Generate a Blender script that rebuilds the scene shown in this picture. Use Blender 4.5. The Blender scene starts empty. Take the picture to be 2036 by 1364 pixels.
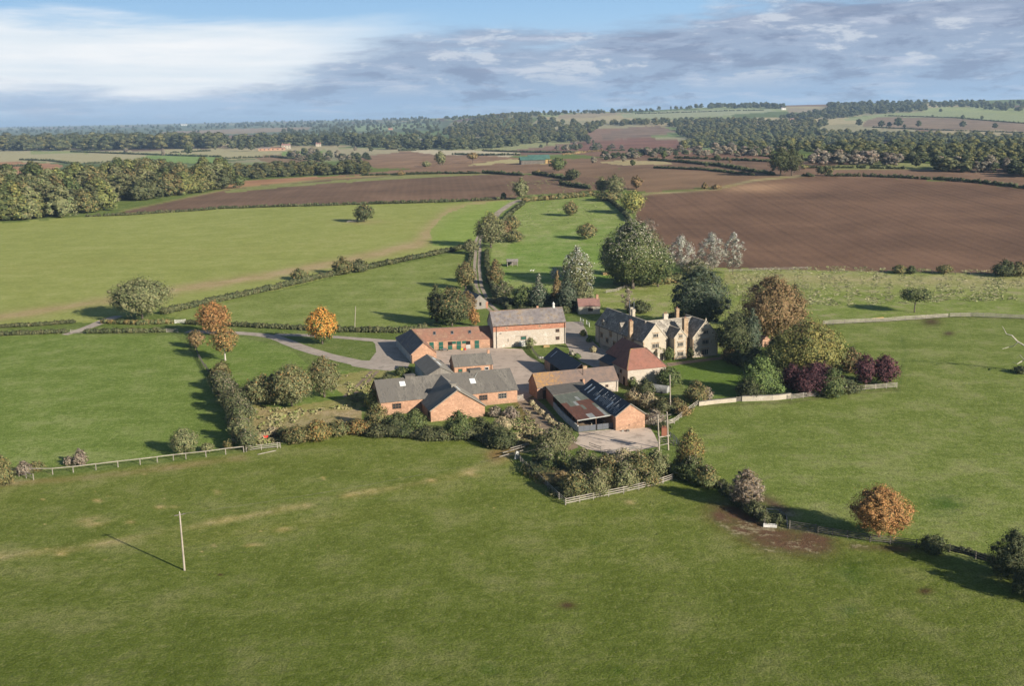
import bpy, math, random
import numpy as np
from mathutils import Vector, Matrix

# ---------------------------------------------------------------- camera
CAM_H = 65.0; F = 2130.0; YH = 232.0
PITCH = math.atan((682 - YH) / F); ROLL = math.radians(1.0)
scene = bpy.context.scene
COL = scene.collection
cp, sp = math.cos(PITCH), math.sin(PITCH); cr, sr = math.cos(ROLL), math.sin(ROLL)
camd = bpy.data.cameras.new('camera'); cam = bpy.data.objects.new('camera', camd); COL.objects.link(cam)
right0 = Vector((1, 0, 0)); up0 = Vector((0, sp, cp)); fwd = Vector((0, cp, -sp))
right = right0 * cr - up0 * sr; up = right0 * sr + up0 * cr
M = Matrix((right, up, -fwd)).transposed().to_4x4(); M.translation = (0, 0, CAM_H)
cam.matrix_world = M
camd.sensor_width = 36; camd.lens = 36 * F / 2036; camd.clip_start = 1; camd.clip_end = 80000
scene.camera = cam

# ---------------------------------------------------------------- light and sky
EXPO = 0.98
scene.view_settings.view_transform = 'Standard'; scene.view_settings.look = 'None'
scene.view_settings.exposure = EXPO; scene.view_settings.gamma = 1
SUN_EL = math.radians(21.5); SUN_AZ = math.atan2(17.3, -14.9)      # from +Y towards +X
sd = Vector((math.sin(SUN_AZ) * math.cos(SUN_EL), math.cos(SUN_AZ) * math.cos(SUN_EL), math.sin(SUN_EL)))
sl = bpy.data.lights.new('sun', 'SUN'); sl.energy = 5.0; sl.angle = math.radians(0.5); sl.color = (1, .90, .76)
so = bpy.data.objects.new('sun', sl); COL.objects.link(so)
so.rotation_euler = (-sd).to_track_quat('-Z', 'Y').to_euler(); so.location = (200, -200, 300)

def lin(r, g, b, k=1.0):
    f = lambda c: ((c / 255 + .055) / 1.055) ** 2.4 if c > 10.3 else c / 255 / 12.92
    return (f(r) * k, f(g) * k, f(b) * k)
def lin4(r, g, b, k=1.0): return lin(r, g, b, k) + (1,)

class NT:
    def __init__(s, tree): s.t = tree; s.n = tree.nodes; s.l = tree.links
    def new(s, typ, **kw):
        n = s.n.new(typ)
        for k, v in kw.items(): setattr(n, k, v)
        return n
    def set(s, node, key, v):
        if hasattr(v, 'is_output') or isinstance(v, bpy.types.NodeSocket): s.l.new(v, node.inputs[key])
        else: node.inputs[key].default_value = v
    def math(s, op, a, b=0.0, clamp=False):
        n = s.new('ShaderNodeMath', operation=op, use_clamp=clamp); s.set(n, 0, a); s.set(n, 1, b); return n.outputs[0]
    def mix(s, fac, a, b, blend='MIX'):
        n = s.new('ShaderNodeMix', data_type='RGBA', blend_type=blend)
        s.set(n, 0, fac); s.set(n, 6, a); s.set(n, 7, b); return n.outputs[2]
    def noise(s, vec, scale, detail=3, rough=.55, dist=0.0):
        n = s.new('ShaderNodeTexNoise'); s.set(n, 'Scale', scale); s.set(n, 'Detail', detail); s.set(n, 'Roughness', rough); s.set(n, 'Distortion', dist)
        if vec is not None: s.l.new(vec, n.inputs['Vector'])
        return n.outputs[0]
    def step(s, v, a, b, lo=0.0, hi=1.0):
        n = s.new('ShaderNodeMapRange', interpolation_type='SMOOTHSTEP'); s.set(n, 0, v); s.set(n, 1, a); s.set(n, 2, b); s.set(n, 3, lo); s.set(n, 4, hi); return n.outputs[0]
    def ramp(s, v, pts):
        n = s.new('ShaderNodeValToRGB'); cr_ = n.color_ramp
        while len(cr_.elements) < len(pts): cr_.elements.new(.5)
        for e, (p, c) in zip(cr_.elements, pts):
            e.position = p; e.color = c if len(c) == 4 else tuple(c) + (1,)
        s.l.new(v, n.inputs[0]); return n.outputs[0]
    def mapping(s, vec, scale=(1, 1, 1), loc=(0, 0, 0), rot=(0, 0, 0)):
        n = s.new('ShaderNodeMapping'); n.inputs['Scale'].default_value = scale; n.inputs['Location'].default_value = loc; n.inputs['Rotation'].default_value = rot
        s.l.new(vec, n.inputs[0]); return n.outputs[0]

world = bpy.data.worlds.new('World'); scene.world = world; world.use_nodes = True
w = NT(world.node_tree); w.n.clear()
sky = w.new('ShaderNodeTexSky', sky_type='NISHITA', sun_disc=False, sun_elevation=SUN_EL, sun_rotation=SUN_AZ, altitude=100, air_density=1.0, dust_density=.6, ozone_density=1.5)
tc = w.new('ShaderNodeTexCoord').outputs['Generated']
sep = w.new('ShaderNodeSeparateXYZ'); w.l.new(tc, sep.inputs[0])
az = w.math('ARCTAN2', sep.outputs[0], sep.outputs[1]); el = sep.outputs[2]
comb = w.new('ShaderNodeCombineXYZ'); w.l.new(az, comb.inputs[0]); w.l.new(el, comb.inputs[1])
cv = comb.outputs[0]
k = 1 / 2 ** EXPO
n1 = w.noise(w.mapping(cv, (5, 38, 1), (1.3, 4.2, 0)), 1.0, 8, .62, .3)
n2 = w.noise(w.mapping(cv, (14, 110, 1), (7, 2, 0)), 1.0, 8, .65, .5)
n3 = w.noise(w.mapping(cv, (3, 60, 1), (3, 9, 1)), 1.0, 5, .6, .2)
az01 = w.math('ADD', az, .5)                                        # -.5..+.5 rad -> 0..1
edge = w.ramp(az01, [(0.0, (.30,) * 3), (.05, (.29,) * 3), (.22, (.31,) * 3), (.32, (.42,) * 3), (.40, (.70,) * 3), (.5, (.80,) * 3), (.66, (.80,) * 3), (.74, (.98,) * 3), (.95, (.96,) * 3), (1, (.8,) * 3)])
edge = w.math('MULTIPLY', edge, .1)
wob = w.math('ADD', w.math('MULTIPLY', w.math('SUBTRACT', n1, .5), .085), w.math('MULTIPLY', w.math('SUBTRACT', n2, .5), .03))
bank = w.step(w.math('ADD', w.math('SUBTRACT', edge, el), wob), -.012, .016)
hole = w.step(w.math('ADD', w.math('MULTIPLY', n3, .7), w.math('MULTIPLY', n1, .4)), .68, .78)
hole = w.math('MULTIPLY', hole, w.step(el, .035, .06))
bank = w.math('MULTIPLY', bank, w.math('SUBTRACT', 1, w.math('MULTIPLY', hole, .75)))
# clear sky behind
blue = w.ramp(el, [(0, lin(168, 194, 226, k)), (.05, lin(186, 212, 236, k)), (.085, lin(164, 203, 237, k)), (.13, lin(140, 185, 230, k)), (.4, lin(100, 150, 215, k))])
white_m = w.math('MULTIPLY', w.step(az, -.03, -.22), w.step(w.math('ADD', el, w.math('MULTIPLY', w.math('SUBTRACT', n1, .5), .05)), .096, .074))
white_m = w.math('MULTIPLY', white_m, w.step(n2, .25, .6, .85, 1))
whitec = w.mix(w.step(n3, .35, .7), lin4(232, 241, 248, k), lin4(250, 252, 254, k))
c = w.mix(white_m, blue, whitec)
bankc = w.ramp(el, [(0, lin(170, 198, 226, k)), (.015, lin(160, 187, 218, k)), (.04, lin(160, 180, 206, k)), (.09, lin(154, 169, 194, k)), (.2, lin(170, 180, 204, k))])
n4 = w.noise(w.mapping(cv, (11, 42, 1), (1, 5.5, 3)), 1.0, 12, .66, .2)
bankc = w.mix(w.step(az, -.1, -.3, 0, .7), bankc, w.ramp(el, [(0, lin(178, 203, 230, k)), (.03, lin(192, 210, 232, k)), (.1, lin(206, 217, 233, k))]))
bankc = w.mix(w.step(n2, .48, .70, 0, .6), bankc, lin4(206, 214, 230, k))
bankc = w.mix(w.math('MULTIPLY', w.step(n4, .50, .40, 0, .7), w.step(az, -.3, -.05, .3, 1)), bankc, lin4(132, 148, 176, k))
bankc = w.mix(w.math('MULTIPLY', w.step(n4, .53, .61, 0, .85), w.step(el, .015, .045)), bankc, lin4(208, 216, 228, k))
c = w.mix(bank, c, bankc)
lowmask = w.step(el, .30, .14)                                      # the cloud deck thins out overhead
nis = w.new('ShaderNodeBackground'); w.l.new(sky.outputs[0], nis.inputs[0]); nis.inputs[1].default_value = .05
cl = w.new('ShaderNodeBackground'); w.l.new(c, cl.inputs[0]); cl.inputs[1].default_value = 1.0
ms = w.new('ShaderNodeMixShader'); w.l.new(lowmask, ms.inputs[0]); w.l.new(nis.outputs[0], ms.inputs[1]); w.l.new(cl.outputs[0], ms.inputs[2])
wo = w.new('ShaderNodeOutputWorld'); w.l.new(ms.outputs[0], wo.inputs[0])

# ---------------------------------------------------------------- terrain function
HX = [-1800, 0, 400, 600, 800, 900, 1020, 1130, 1300, 1450, 1650, 2036, 4000]
HE = [-5, -5, -3, -2, -2, 0, 8, 6, 8, 13, 13, 15, 15]
RC = [15000, 15000, 15000, 13000, 8500, 6200, 4700, 4500, 4600, 4800, 5000, 5200, 5200]
RX = [-1800, 0, 400, 800, 1100, 1500, 2036, 4000]
RZ = [5, 6, 8, 14, 18, 24, 24, 24]
def S(t):
    t = np.clip(t, 0, 1); return t * t * (3 - 2 * t)
def terrain(x, y):
    x = np.asarray(x, float); y = np.asarray(y, float)
    r = np.hypot(x, y) + 1e-6
    px = 1018 + F * np.tan(np.clip(np.arctan2(x, y), -.9, .9))
    px = np.where(y < 0, np.where(x < 0, -1800, 4000), px)
    rise = np.interp(px, RX, RZ); crest = np.interp(px, HX, HE); rc = np.interp(px, HX, RC)
    z = rise * S((r - 335) / 600)
    z = z - (rise - 2) * S((r - 1050) / 1100)
    zc = CAM_H + crest * rc / F
    lr = np.log(r); t = (lr - math.log(2050)) / (np.log(rc) - math.log(2050))
    z = z + (zc - 2) * (np.clip(t, 0, 1) ** 1.6)
    und = (np.sin(x / 310 + 1) * np.cos(y / 270) + .6 * np.sin((x + y) / 140)) * S((r - 700) / 900) * 1.2
    return z + und
def tz(x, y): return float(terrain(x, y))
RS = 60 * (40000 / 60) ** np.linspace(0, 1, 900)
def ray(px, py):
    u = (px - 1018) / F; v = (682 - py) / F
    a = u * cr + v * sr; b = -u * sr + v * cr
    return a, cp + b * sp, -sp + b * cp
def P(px, py, h=0.0):
    """where the sight line through a photo pixel meets the land (or a level h above it)"""
    a, b, c_ = ray(px, py); l = math.hypot(a, b); a /= l; b /= l; c_ /= l
    f = CAM_H + c_ * RS - terrain(a * RS, b * RS) - h
    i = int(np.argmax(f < 0))
    if f[i] >= 0: i = len(RS) - 1
    lo, hi = RS[max(i - 1, 0)], RS[i]
    for _ in range(25):
        m = (lo + hi) / 2
        if CAM_H + c_ * m - tz(a * m, b * m) - h < 0: hi = m
        else: lo = m
    return Vector((a * lo, b * lo, tz(a * lo, b * lo)))
def proj(x, y, z):
    z = z - CAM_H; dep = y * cp - z * sp; dep = np.where(dep < 1, 1, dep)
    b = (y * sp + z * cp) / dep; a = x / dep
    return 1018 + (a * cr - b * sr) * F, 682 - (a * sr + b * cr) * F
def ppm(p): return F / (p.y * cp + (CAM_H - p.z) * sp)               # photo pixels per metre at a point
def hgt(base, topy):
    lo, hi = 0.0, 80.0
    for _ in range(40):
        m = (lo + hi) / 2
        if float(proj(base.x, base.y, base.z + m)[1]) > topy: lo = m
        else: hi = m
    return lo

# ---------------------------------------------------------------- materials
def mat(name, color=(.5, .5, .5), rough=.85, fn=None, spec=.3, metal=0.0):
    m = bpy.data.materials.new(name); m.use_nodes = True
    t = NT(m.node_tree); b = t.n['Principled BSDF']
    b.inputs['Base Color'].default_value = tuple(color[:3]) + (1,); b.inputs['Roughness'].default_value = rough
    b.inputs['Specular IOR Level'].default_value = spec; b.inputs['Metallic'].default_value = metal
    if fn:
        oc = t.new('ShaderNodeTexCoord').outputs['Object']
        r = fn(t, oc, b)
        if r is not None: t.l.new(r, b.inputs['Base Color'])
    return m
def bump(t, b, h, dist=.05, strength=.6):
    n = t.new('ShaderNodeBump'); n.inputs['Distance'].default_value = dist; n.inputs['Strength'].default_value = strength
    t.l.new(h, n.inputs['Height']); t.l.new(n.outputs[0], b.inputs['Normal'])
def mottled(c1, c2, c3=None, s1=.5, s2=3.0, c3amt=.6, bmp=.03, thr=(.45, .65), stretch=(1, 1, 1), rows=None):
    s1 *= .6; s2 *= .42
    def fn(t, oc, b):
        v = t.mapping(oc, stretch)
        a = t.noise(v, s1, 5, .65); d = t.noise(v, s2, 5, .75)
        c = t.mix(t.step(a, .35, .65), c1 + (1,), c2 + (1,))
        if c3: c = t.mix(t.step(t.math('ADD', t.math('MULTIPLY', d, .6), t.math('MULTIPLY', a, .4)), thr[0], thr[1], 0, c3amt), c, c3 + (1,))
        c = t.mix(t.step(d, .47, .62, 0, .6), c, tuple(x * .5 for x in c1) + (1,))
        if rows:
            wv = t.new('ShaderNodeTexWave', wave_type='BANDS', bands_direction=rows[0]); t.set(wv, 'Scale', rows[1]); t.set(wv, 'Distortion', .8); t.l.new(oc, wv.inputs[0])
            c = t.mix(t.math('MULTIPLY', wv.outputs[1], rows[2]), c, tuple(x * .4 for x in c1) + (1,))
        bump(t, b, d, bmp, .7)
        return c
    return fn
def brick(c1, c2, mort):
    def fn(t, oc, b):
        sx = t.new('ShaderNodeSeparateXYZ'); t.l.new(oc, sx.inputs[0])
        cb = t.new('ShaderNodeCombineXYZ'); t.l.new(t.math('ADD', sx.outputs[0], sx.outputs[1]), cb.inputs[0]); t.l.new(sx.outputs[2], cb.inputs[1])
        br = t.new('ShaderNodeTexBrick'); t.l.new(cb.outputs[0], br.inputs[0])
        br.inputs['Color1'].default_value = c1 + (1,); br.inputs['Color2'].default_value = c2 + (1,); br.inputs['Mortar'].default_value = mort + (1,)
        br.inputs['Scale'].default_value = 1; br.inputs['Brick Width'].default_value = .46; br.inputs['Row Height'].default_value = .16; br.inputs['Mortar Size'].default_value = .012; br.inputs['Bias'].default_value = 0
        a = t.noise(oc, .35, 6, .75); d = t.noise(oc, 1.3, 5, .75)
        c = t.mix(t.step(a, .47, .66, 0, .55), br.outputs[0], tuple(x * .5 for x in c1) + (1,))
        low = t.step(sx.outputs[2], 1.3, .1, 0, .45); c = t.mix(low, c, (.16, .12, .08, 1))
        c = t.mix(t.step(d, .50, .68, 0, .6), c, tuple(min(1, x * 1.4 + .05) for x in c1) + (1,))
        bump(t, b, d, .02, .5); return c
    return fn
MT = {}
MT['brick'] = mat('orange_brick', fn=brick((.37, .205, .125), (.29, .155, .095), (.36, .28, .21)))
MT['brick_red'] = mat('red_brick', fn=brick((.33, .145, .085), (.26, .11, .068), (.32, .2, .14)))
MT['stone'] = mat('cream_stone', fn=mottled((.39, .345, .27), (.28, .24, .18), (.52, .48, .41), .6, 3.0, .8, .05, (.46, .6)))
MT['rubble'] = mat('pale_rubble_stone', fn=mottled((.40, .35, .29), (.28, .235, .18), (.56, .52, .46), .9, 3.8, .9, .06, (.48, .58)))
MT['quoin'] = mat('honey_dressed_stone', fn=mottled((.27, .18, .105), (.36, .28, .19), (.15, .09, .06), 1.2, 3, .5))
MT['slate'] = mat('grey_slate', fn=mottled((.14, .125, .125), (.19, .17, .16), (.30, .21, .11), .7, 3.2, .8, .03, (.5, .62)))
MT['stone_slate'] = mat('stone_slate_roof', fn=mottled((.19, .17, .14), (.11, .10, .085), (.46, .42, .35), .9, 3.9, .95, .05, (.47, .57)))
MT['lichen_roof'] = mat('lichened_tile_roof', fn=None)
def lichenfn(t, oc, b):
    sx = t.new('ShaderNodeSeparateXYZ'); t.l.new(oc, sx.inputs[0])
    a = t.noise(oc, .8, 6, .7); d = t.noise(oc, 3.5, 4, .7)
    c = t.mix(t.step(a, .35, .65), (.17, .12, .095, 1), (.12, .095, .085, 1))
    side = t.step(sx.outputs[0], 14, 0)
    m = t.step(t.math('ADD', t.math('MULTIPLY', d, .5), t.math('ADD', t.math('MULTIPLY', a, .3), t.math('MULTIPLY', side, .22))), .5, .62)
    bump(t, b, d, .03, .6)
    return t.mix(t.math('MULTIPLY', m, t.step(t.noise(oc, 1.6, 5, .75), .42, .62, .2, .85)), c, (.33, .18, .05, 1))
MT['lichen_roof'] = mat('lichened_tile_roof', fn=lichenfn)
MT['redtile'] = mat('brown_red_clay_tile', fn=mottled((.24, .125, .085), (.16, .09, .068), (.36, .23, .15), .8, 3.4, .8, .03, (.48, .6)))
MT['newtile'] = mat('even_red_clay_tile', fn=mottled((.235, .105, .075), (.19, .09, .068), (.30, .17, .12), .5, 2.5, .4, .02))
MT['pinktile'] = mat('faded_pink_tile', fn=mottled((.22, .12, .10), (.18, .10, .09), (.28, .18, .14), .8, 3, .4))
MT['asb'] = mat('weathered_cement_sheet', fn=mottled((.125, .116, .103), (.075, .07, .063), (.24, .222, .19), .35, 2.4, .75, .03, (.46, .60), (1.8, .45, 1), ('X', .9, .12)))
MT['asb_y'] = mat('pale_cement_sheet', fn=mottled((.22, .20, .17), (.14, .128, .108), (.33, .31, .26), .35, 2.4, .75, .03, (.46, .60), (.45, 1.8, 1), ('Y', .9, .12)))
MT['darkslate'] = mat('dark_slate', fn=mottled((.045, .048, .055), (.03, .032, .038), (.09, .09, .09), 1, 4, .25, .03), rough=.6)
MT['green_metal'] = mat('green_painted_metal', fn=mottled((.15, .165, .13), (.12, .135, .11), (.22, .22, .18), .6, 2.2, .5, .02, (.5, .7), (2.2, .4, 1), ('X', 1.1, .2)))
MT['rust_metal'] = mat('rusty_corrugated_metal', fn=mottled((.15, .065, .042), (.11, .05, .035), (.2, .12, .08), .7, 2.4, .5, .02, (.5, .7), (2.2, .4, 1), ('X', 1.1, .25)))
MT['pale_metal'] = mat('pale_metal_sheet', fn=mottled((.33, .34, .32), (.26, .27, .25), None, .8, 2), rough=.5)
MT['grey_board'] = mat('silvered_timber_board', fn=mottled((.26, .24, .21), (.17, .155, .135), None, .6, 3, .5, .02, (.4, .6), (3, 3, .3), ('X', 1.6, .3)))
MT['white_board'] = mat('white_weathered_board', fn=mottled((.42, .42, .40), (.33, .33, .31), None, .5, 3))
MT['glass'] = mat('dark_window_glass', (.02, .024, .028), .15, spec=.5)
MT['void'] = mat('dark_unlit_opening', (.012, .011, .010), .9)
MT['skylight'] = mat('pale_plastic_skylight', (.55, .58, .58), .4)
MT['frame_white'] = mat('white_paint', fn=mottled((.62, .61, .57), (.5, .49, .46), None, 1, 4))
MT['frame_dark'] = mat('brown_window_timber', (.10, .06, .04), .8)
MT['green_door'] = mat('dark_green_paint', (.012, .075, .055), .55)
MT['lead'] = mat('grey_lead', (.12, .125, .13), .6)
MT['black'] = mat('black_pipe', (.02, .02, .022), .5)
MT['wood_pale'] = mat('bleached_fence_wood', fn=mottled((.31, .28, .24), (.22, .20, .17), None, .8, 4))
MT['wood_new'] = mat('new_yellow_fence_wood', (.42, .27, .10), .8)
MT['wood_dark'] = mat('grey_brown_fence_wood', fn=mottled((.15, .135, .115), (.10, .09, .075), None, .8, 4))
MT['pole_wood'] = mat('grey_pole_wood', fn=mottled((.33, .29, .24), (.24, .21, .17), None, .3, 2))
MT['bark'] = mat('grey_brown_bark', fn=mottled((.11, .09, .07), (.07, .055, .045), None, 1, 4))
MT['bark_pale'] = mat('pale_bark', fn=mottled((.42, .39, .34), (.30, .27, .23), None, 1, 4))
MT['steel'] = mat('galvanised_steel', (.09, .10, .12), .5, metal=.3)
MT['rustbox'] = mat('rust_red_painted_steel', (.22, .085, .05), .7)
MT['tarp'] = mat('grey_white_cover', fn=mottled((.30, .30, .28), (.22, .22, .205), None, .8, 3), rough=.6)
MT['straw'] = mat('dry_straw', fn=mottled((.36, .25, .11), (.27, .18, .08), (.45, .34, .18), .8, 3))
MT['concrete'] = mat('worn_concrete', fn=mottled((.52, .43, .35), (.42, .345, .28), (.27, .21, .17), .12, .9, .55, .02, (.5, .68)))
MT['yard'] = mat('grey_pink_yard_concrete', fn=mottled((.43, .35, .285), (.35, .285, .23), (.48, .40, .33), .09, .8, .5, .02))
MT['tarmac'] = mat('grey_tarmac', fn=mottled((.36, .31, .26), (.29, .245, .205), (.41, .36, .30), .1, .9, .5, .02))
MT['gravel'] = mat('pale_track_gravel', fn=mottled((.34, .285, .225), (.27, .225, .17), (.2, .185, .1), .2, 1.2, .5, .02))
MT['earth'] = mat('trodden_earth', fn=mottled((.20, .145, .10), (.25, .19, .13), (.12, .125, .05), .25, 1.5, .5, .03))
MT['redplastic'] = mat('red_plastic', (.5, .03, .02), .4)
MT['yellowplastic'] = mat('yellow_plastic', (.6, .55, .03), .4)
MT['teal_roof'] = mat('green_sheet_roof', fn=mottled((.05, .12, .10), (.065, .14, .115), None, .2, 1))
def leaffn():
    m = bpy.data.materials.new('foliage'); m.use_nodes = True; t = NT(m.node_tree); b = t.n['Principled BSDF']
    a = t.new('ShaderNodeAttribute', attribute_name='col')
    oi = t.new('ShaderNodeObjectInfo')
    hs = t.new('ShaderNodeHueSaturation'); t.l.new(a.outputs['Color'], hs.inputs['Color'])
    t.l.new(t.math('ADD', t.math('MULTIPLY', oi.outputs['Random'], .014), .493), hs.inputs['Hue'])
    t.l.new(t.math('ADD', t.math('MULTIPLY', oi.outputs['Random'], .25), .86), hs.inputs['Value'])
    t.l.new(hs.outputs[0], b.inputs['Base Color']); b.inputs['Roughness'].default_value = .75; b.inputs['Specular IOR Level'].default_value = .25
    tr = t.new('ShaderNodeBsdfTranslucent'); t.l.new(hs.outputs[0], tr.inputs[0])
    mx = t.new('ShaderNodeMixShader'); mx.inputs[0].default_value = .10
    t.l.new(b.outputs[0], mx.inputs[1]); t.l.new(tr.outputs[0], mx.inputs[2]); t.l.new(mx.outputs[0], t.n['Material Output'].inputs[0])
    return m
MT['leaf'] = leaffn()

def ground_mat():
    m = bpy.data.materials.new('farmland'); m.use_nodes = True; t = NT(m.node_tree); b = t.n['Principled BSDF']
    pos = t.new('ShaderNodeNewGeometry').outputs['Position']
    c = t.new('ShaderNodeAttribute', attribute_name='col').outputs['Color']
    kd = t.new('ShaderNodeSeparateColor'); t.l.new(t.new('ShaderNodeAttribute', attribute_name='kind').outputs['Color'], kd.inputs[0])
    row = t.new('ShaderNodeAttribute', attribute_name='row').outputs['Fac']
    big = t.noise(pos, .018, 5, .6, .4); mid = t.noise(pos, .11, 6, .68); fine = t.noise(pos, .7, 6, .75); micro = t.noise(pos, 3.2, 3, .7)
    strk = t.noise(t.mapping(pos, (.02, .12, .1), rot=(0, 0, .25)), 1, 5, .65)
    g = kd.outputs[0]; p = kd.outputs[1]; tf = kd.outputs[2]
    # grass: yellower and greener drifts, dark tufts, pale stems
    hs = t.new('ShaderNodeHueSaturation'); t.l.new(c, hs.inputs['Color']); hs.inputs['Hue'].default_value = .47; hs.inputs['Saturation'].default_value = .80; hs.inputs['Value'].default_value = 1.38
    ye = hs.outputs[0]
    hs2 = t.new('ShaderNodeHueSaturation'); t.l.new(c, hs2.inputs['Color']); hs2.inputs['Hue'].default_value = .505; hs2.inputs['Saturation'].default_value = 1.08; hs2.inputs['Value'].default_value = .62
    mixn = t.math('ADD', t.math('MULTIPLY', big, .25), t.math('ADD', t.math('MULTIPLY', mid, .55), t.math('MULTIPLY', strk, .22)))
    gc = t.mix(t.math('MULTIPLY', t.step(mixn, .49, .62, 0, .8), g), c, ye)
    gc = t.mix(t.math('MULTIPLY', t.step(mixn, .52, .40, 0, .7), g), gc, hs2.outputs[0])
    gc = t.mix(t.math('MULTIPLY', t.step(fine, .49, .62, 0, .8), g), gc, hs2.outputs[0])
    gc = t.mix(t.math('MULTIPLY', t.step(fine, .47, .37, 0, .7), g), gc, ye)
    gc = t.mix(t.math('MULTIPLY', t.step(micro, .49, .60, 0, .7), g), gc, hs2.outputs[0])
    gc = t.mix(t.math('MULTIPLY', t.step(micro, .47, .37, 0, .5), g), gc, ye)
    tm = t.math('MULTIPLY', t.step(t.math('ADD', t.math('MULTIPLY', fine, .55), t.math('MULTIPLY', mid, .5)), .54, .62), tf)
    gc = t.mix(t.math('MULTIPLY', tm, .75), gc, (.30, .26, .16, 1))
    gc = t.mix(t.math('MULTIPLY', t.step(micro, .48, .65, 0, .25), tf), gc, (.05, .07, .025, 1))
    # plough: furrow lines + clods + broad stains
    sn = t.math('SINE', t.math('ADD', t.math('MULTIPLY', row, 1.15), t.math('MULTIPLY', mid, 2.0)))
    sn2 = t.math('SINE', t.math('MULTIPLY', row, .26))
    tram = t.step(t.math('SINE', t.math('MULTIPLY', row, .29)), .95, .995, 0, -.08)
    pl = t.math('ADD', t.math('ADD', tram, t.math('MULTIPLY', sn, .04)), t.math('ADD', t.math('MULTIPLY', sn2, .02), t.math('ADD', t.math('MULTIPLY', t.math('SUBTRACT', fine, .5), .8), t.math('MULTIPLY', t.math('SUBTRACT', big, .5), 1.3))))
    pv = t.new('ShaderNodeHueSaturation'); t.l.new(gc, pv.inputs['Color']); t.l.new(t.math('ADD', 1, t.math('MULTIPLY', pl, t.math('MULTIPLY', p, 1.1))), pv.inputs['Value'])
    out = pv.outputs[0]
    t.l.new(out, b.inputs['Base Color']); b.inputs['Roughness'].default_value = .95; b.inputs['Specular IOR Level'].default_value = .1
    bp = t.new('ShaderNodeBump'); bp.inputs['Distance'].default_value = .4; bp.inputs['Strength'].default_value = .75
    t.l.new(t.math('ADD', fine, t.math('MULTIPLY', micro, .35)), bp.inputs['Height']); t.l.new(bp.outputs[0], b.inputs['Normal'])
    return m

# ---------------------------------------------------------------- object helpers
def tag(o, label=None, cat=None, group=None, kind=None):
    if label: o['label'] = label
    if cat: o['category'] = cat
    if group: o['group'] = group
    if kind: o['kind'] = kind
    return o
def empty(name, loc=(0, 0, 0), rz=0.0):
    o = bpy.data.objects.new(name, None); COL.objects.link(o); o.location = loc; o.rotation_euler = (0, 0, rz); o.empty_display_size = .5; return o
class MB:
    def __init__(s): s.v = []; s.f = []
    def poly(s, pts): n = len(s.v); s.v += [tuple(p) for p in pts]; s.f.append(tuple(range(n, n + len(pts)))); return s
    def hexa(s, lo, hi):
        n = len(s.v); s.v += [tuple(p) for p in lo] + [tuple(p) for p in hi]; k_ = len(lo)
        s.f.append(tuple(n + i for i in reversed(range(k_)))); s.f.append(tuple(n + k_ + i for i in range(k_)))
        for i in range(k_):
            j = (i + 1) % k_; s.f.append((n + i, n + j, n + k_ + j, n + k_ + i))
        return s
    def box(s, x0, x1, y0, y1, z0, z1):
        return s.hexa([(x0, y0, z0), (x1, y0, z0), (x1, y1, z0), (x0, y1, z0)], [(x0, y0, z1), (x1, y0, z1), (x1, y1, z1), (x0, y1, z1)])
    def bar(s, a, b, w_, h=None, up_=(0, 0, 1)):
        h = h or w_; a = Vector(a); b = Vector(b); d = (b - a).normalized(); u_ = Vector(up_)
        if abs(d.dot(u_)) > .95: u_ = Vector((1, 0, 0))
        sx = d.cross(u_).normalized() * (w_ / 2); sy = sx.cross(d).normalized() * (h / 2)
        return s.hexa([a - sx - sy, a + sx - sy, a + sx + sy, a - sx + sy], [b - sx - sy, b + sx - sy, b + sx + sy, b - sx + sy])
    def tube(s, pts, radii, n=7):
        base = len(s.v); prev = None
        for i, (p, r) in enumerate(zip(pts, radii)):
            p = Vector(p); d = (Vector(pts[min(i + 1, len(pts) - 1)]) - Vector(pts[max(i - 1, 0)])).normalized()
            u_ = d.orthogonal().normalized() if prev is None else (prev - d * prev.dot(d)).normalized(); prev = u_; v_ = d.cross(u_)
            for k_ in range(n):
                a = 2 * math.pi * k_ / n; s.v.append(tuple(p + (u_ * math.cos(a) + v_ * math.sin(a)) * r))
        for i in range(len(pts) - 1):
            for k_ in range(n):
                a = base + i * n + k_; b = base + i * n + (k_ + 1) % n; s.f.append((a, b, b + n, a + n))
        s.f.append(tuple(base + k_ for k_ in reversed(range(n)))); s.f.append(tuple(base + (len(pts) - 1) * n + k_ for k_ in range(n)))
        return s
    def build(s, name, m, parent=None, smooth=False):
        me = bpy.data.meshes.new(name); me.from_pydata(s.v, [], s.f); me.update()
        if smooth: me.polygons.foreach_set('use_smooth', [True] * len(me.polygons))
        me.materials.append(MT[m] if isinstance(m, str) else m)
        o = bpy.data.objects.new(name, me); COL.objects.link(o)
        if parent: o.parent = parent
        return o
def npmesh(name, verts, quads, cols=None, m='leaf', smooth=False):
    """mesh from numpy arrays: verts (n,3), faces (k,4) or (k,3)"""
    me = bpy.data.meshes.new(name); k_ = quads.shape[1]
    me.vertices.add(len(verts)); me.vertices.foreach_set('co', verts.astype(np.float32).ravel())
    me.loops.add(quads.size); me.loops.foreach_set('vertex_index', quads.astype(np.int32).ravel())
    me.polygons.add(len(quads)); me.polygons.foreach_set('loop_start', np.arange(len(quads), dtype=np.int32) * k_)
    me.polygons.foreach_set('loop_total', np.full(len(quads), k_, np.int32))
    if smooth: me.polygons.foreach_set('use_smooth', np.ones(len(quads), bool))
    me.update(calc_edges=True)
    if cols is not None:
        a = me.color_attributes.new('col', 'FLOAT_COLOR', 'POINT')
        a.data.foreach_set('color', np.concatenate([cols, np.ones((len(cols), 1))], 1).astype(np.float32).ravel())
    me.materials.append(MT[m] if isinstance(m, str) else m)
    return me
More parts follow.
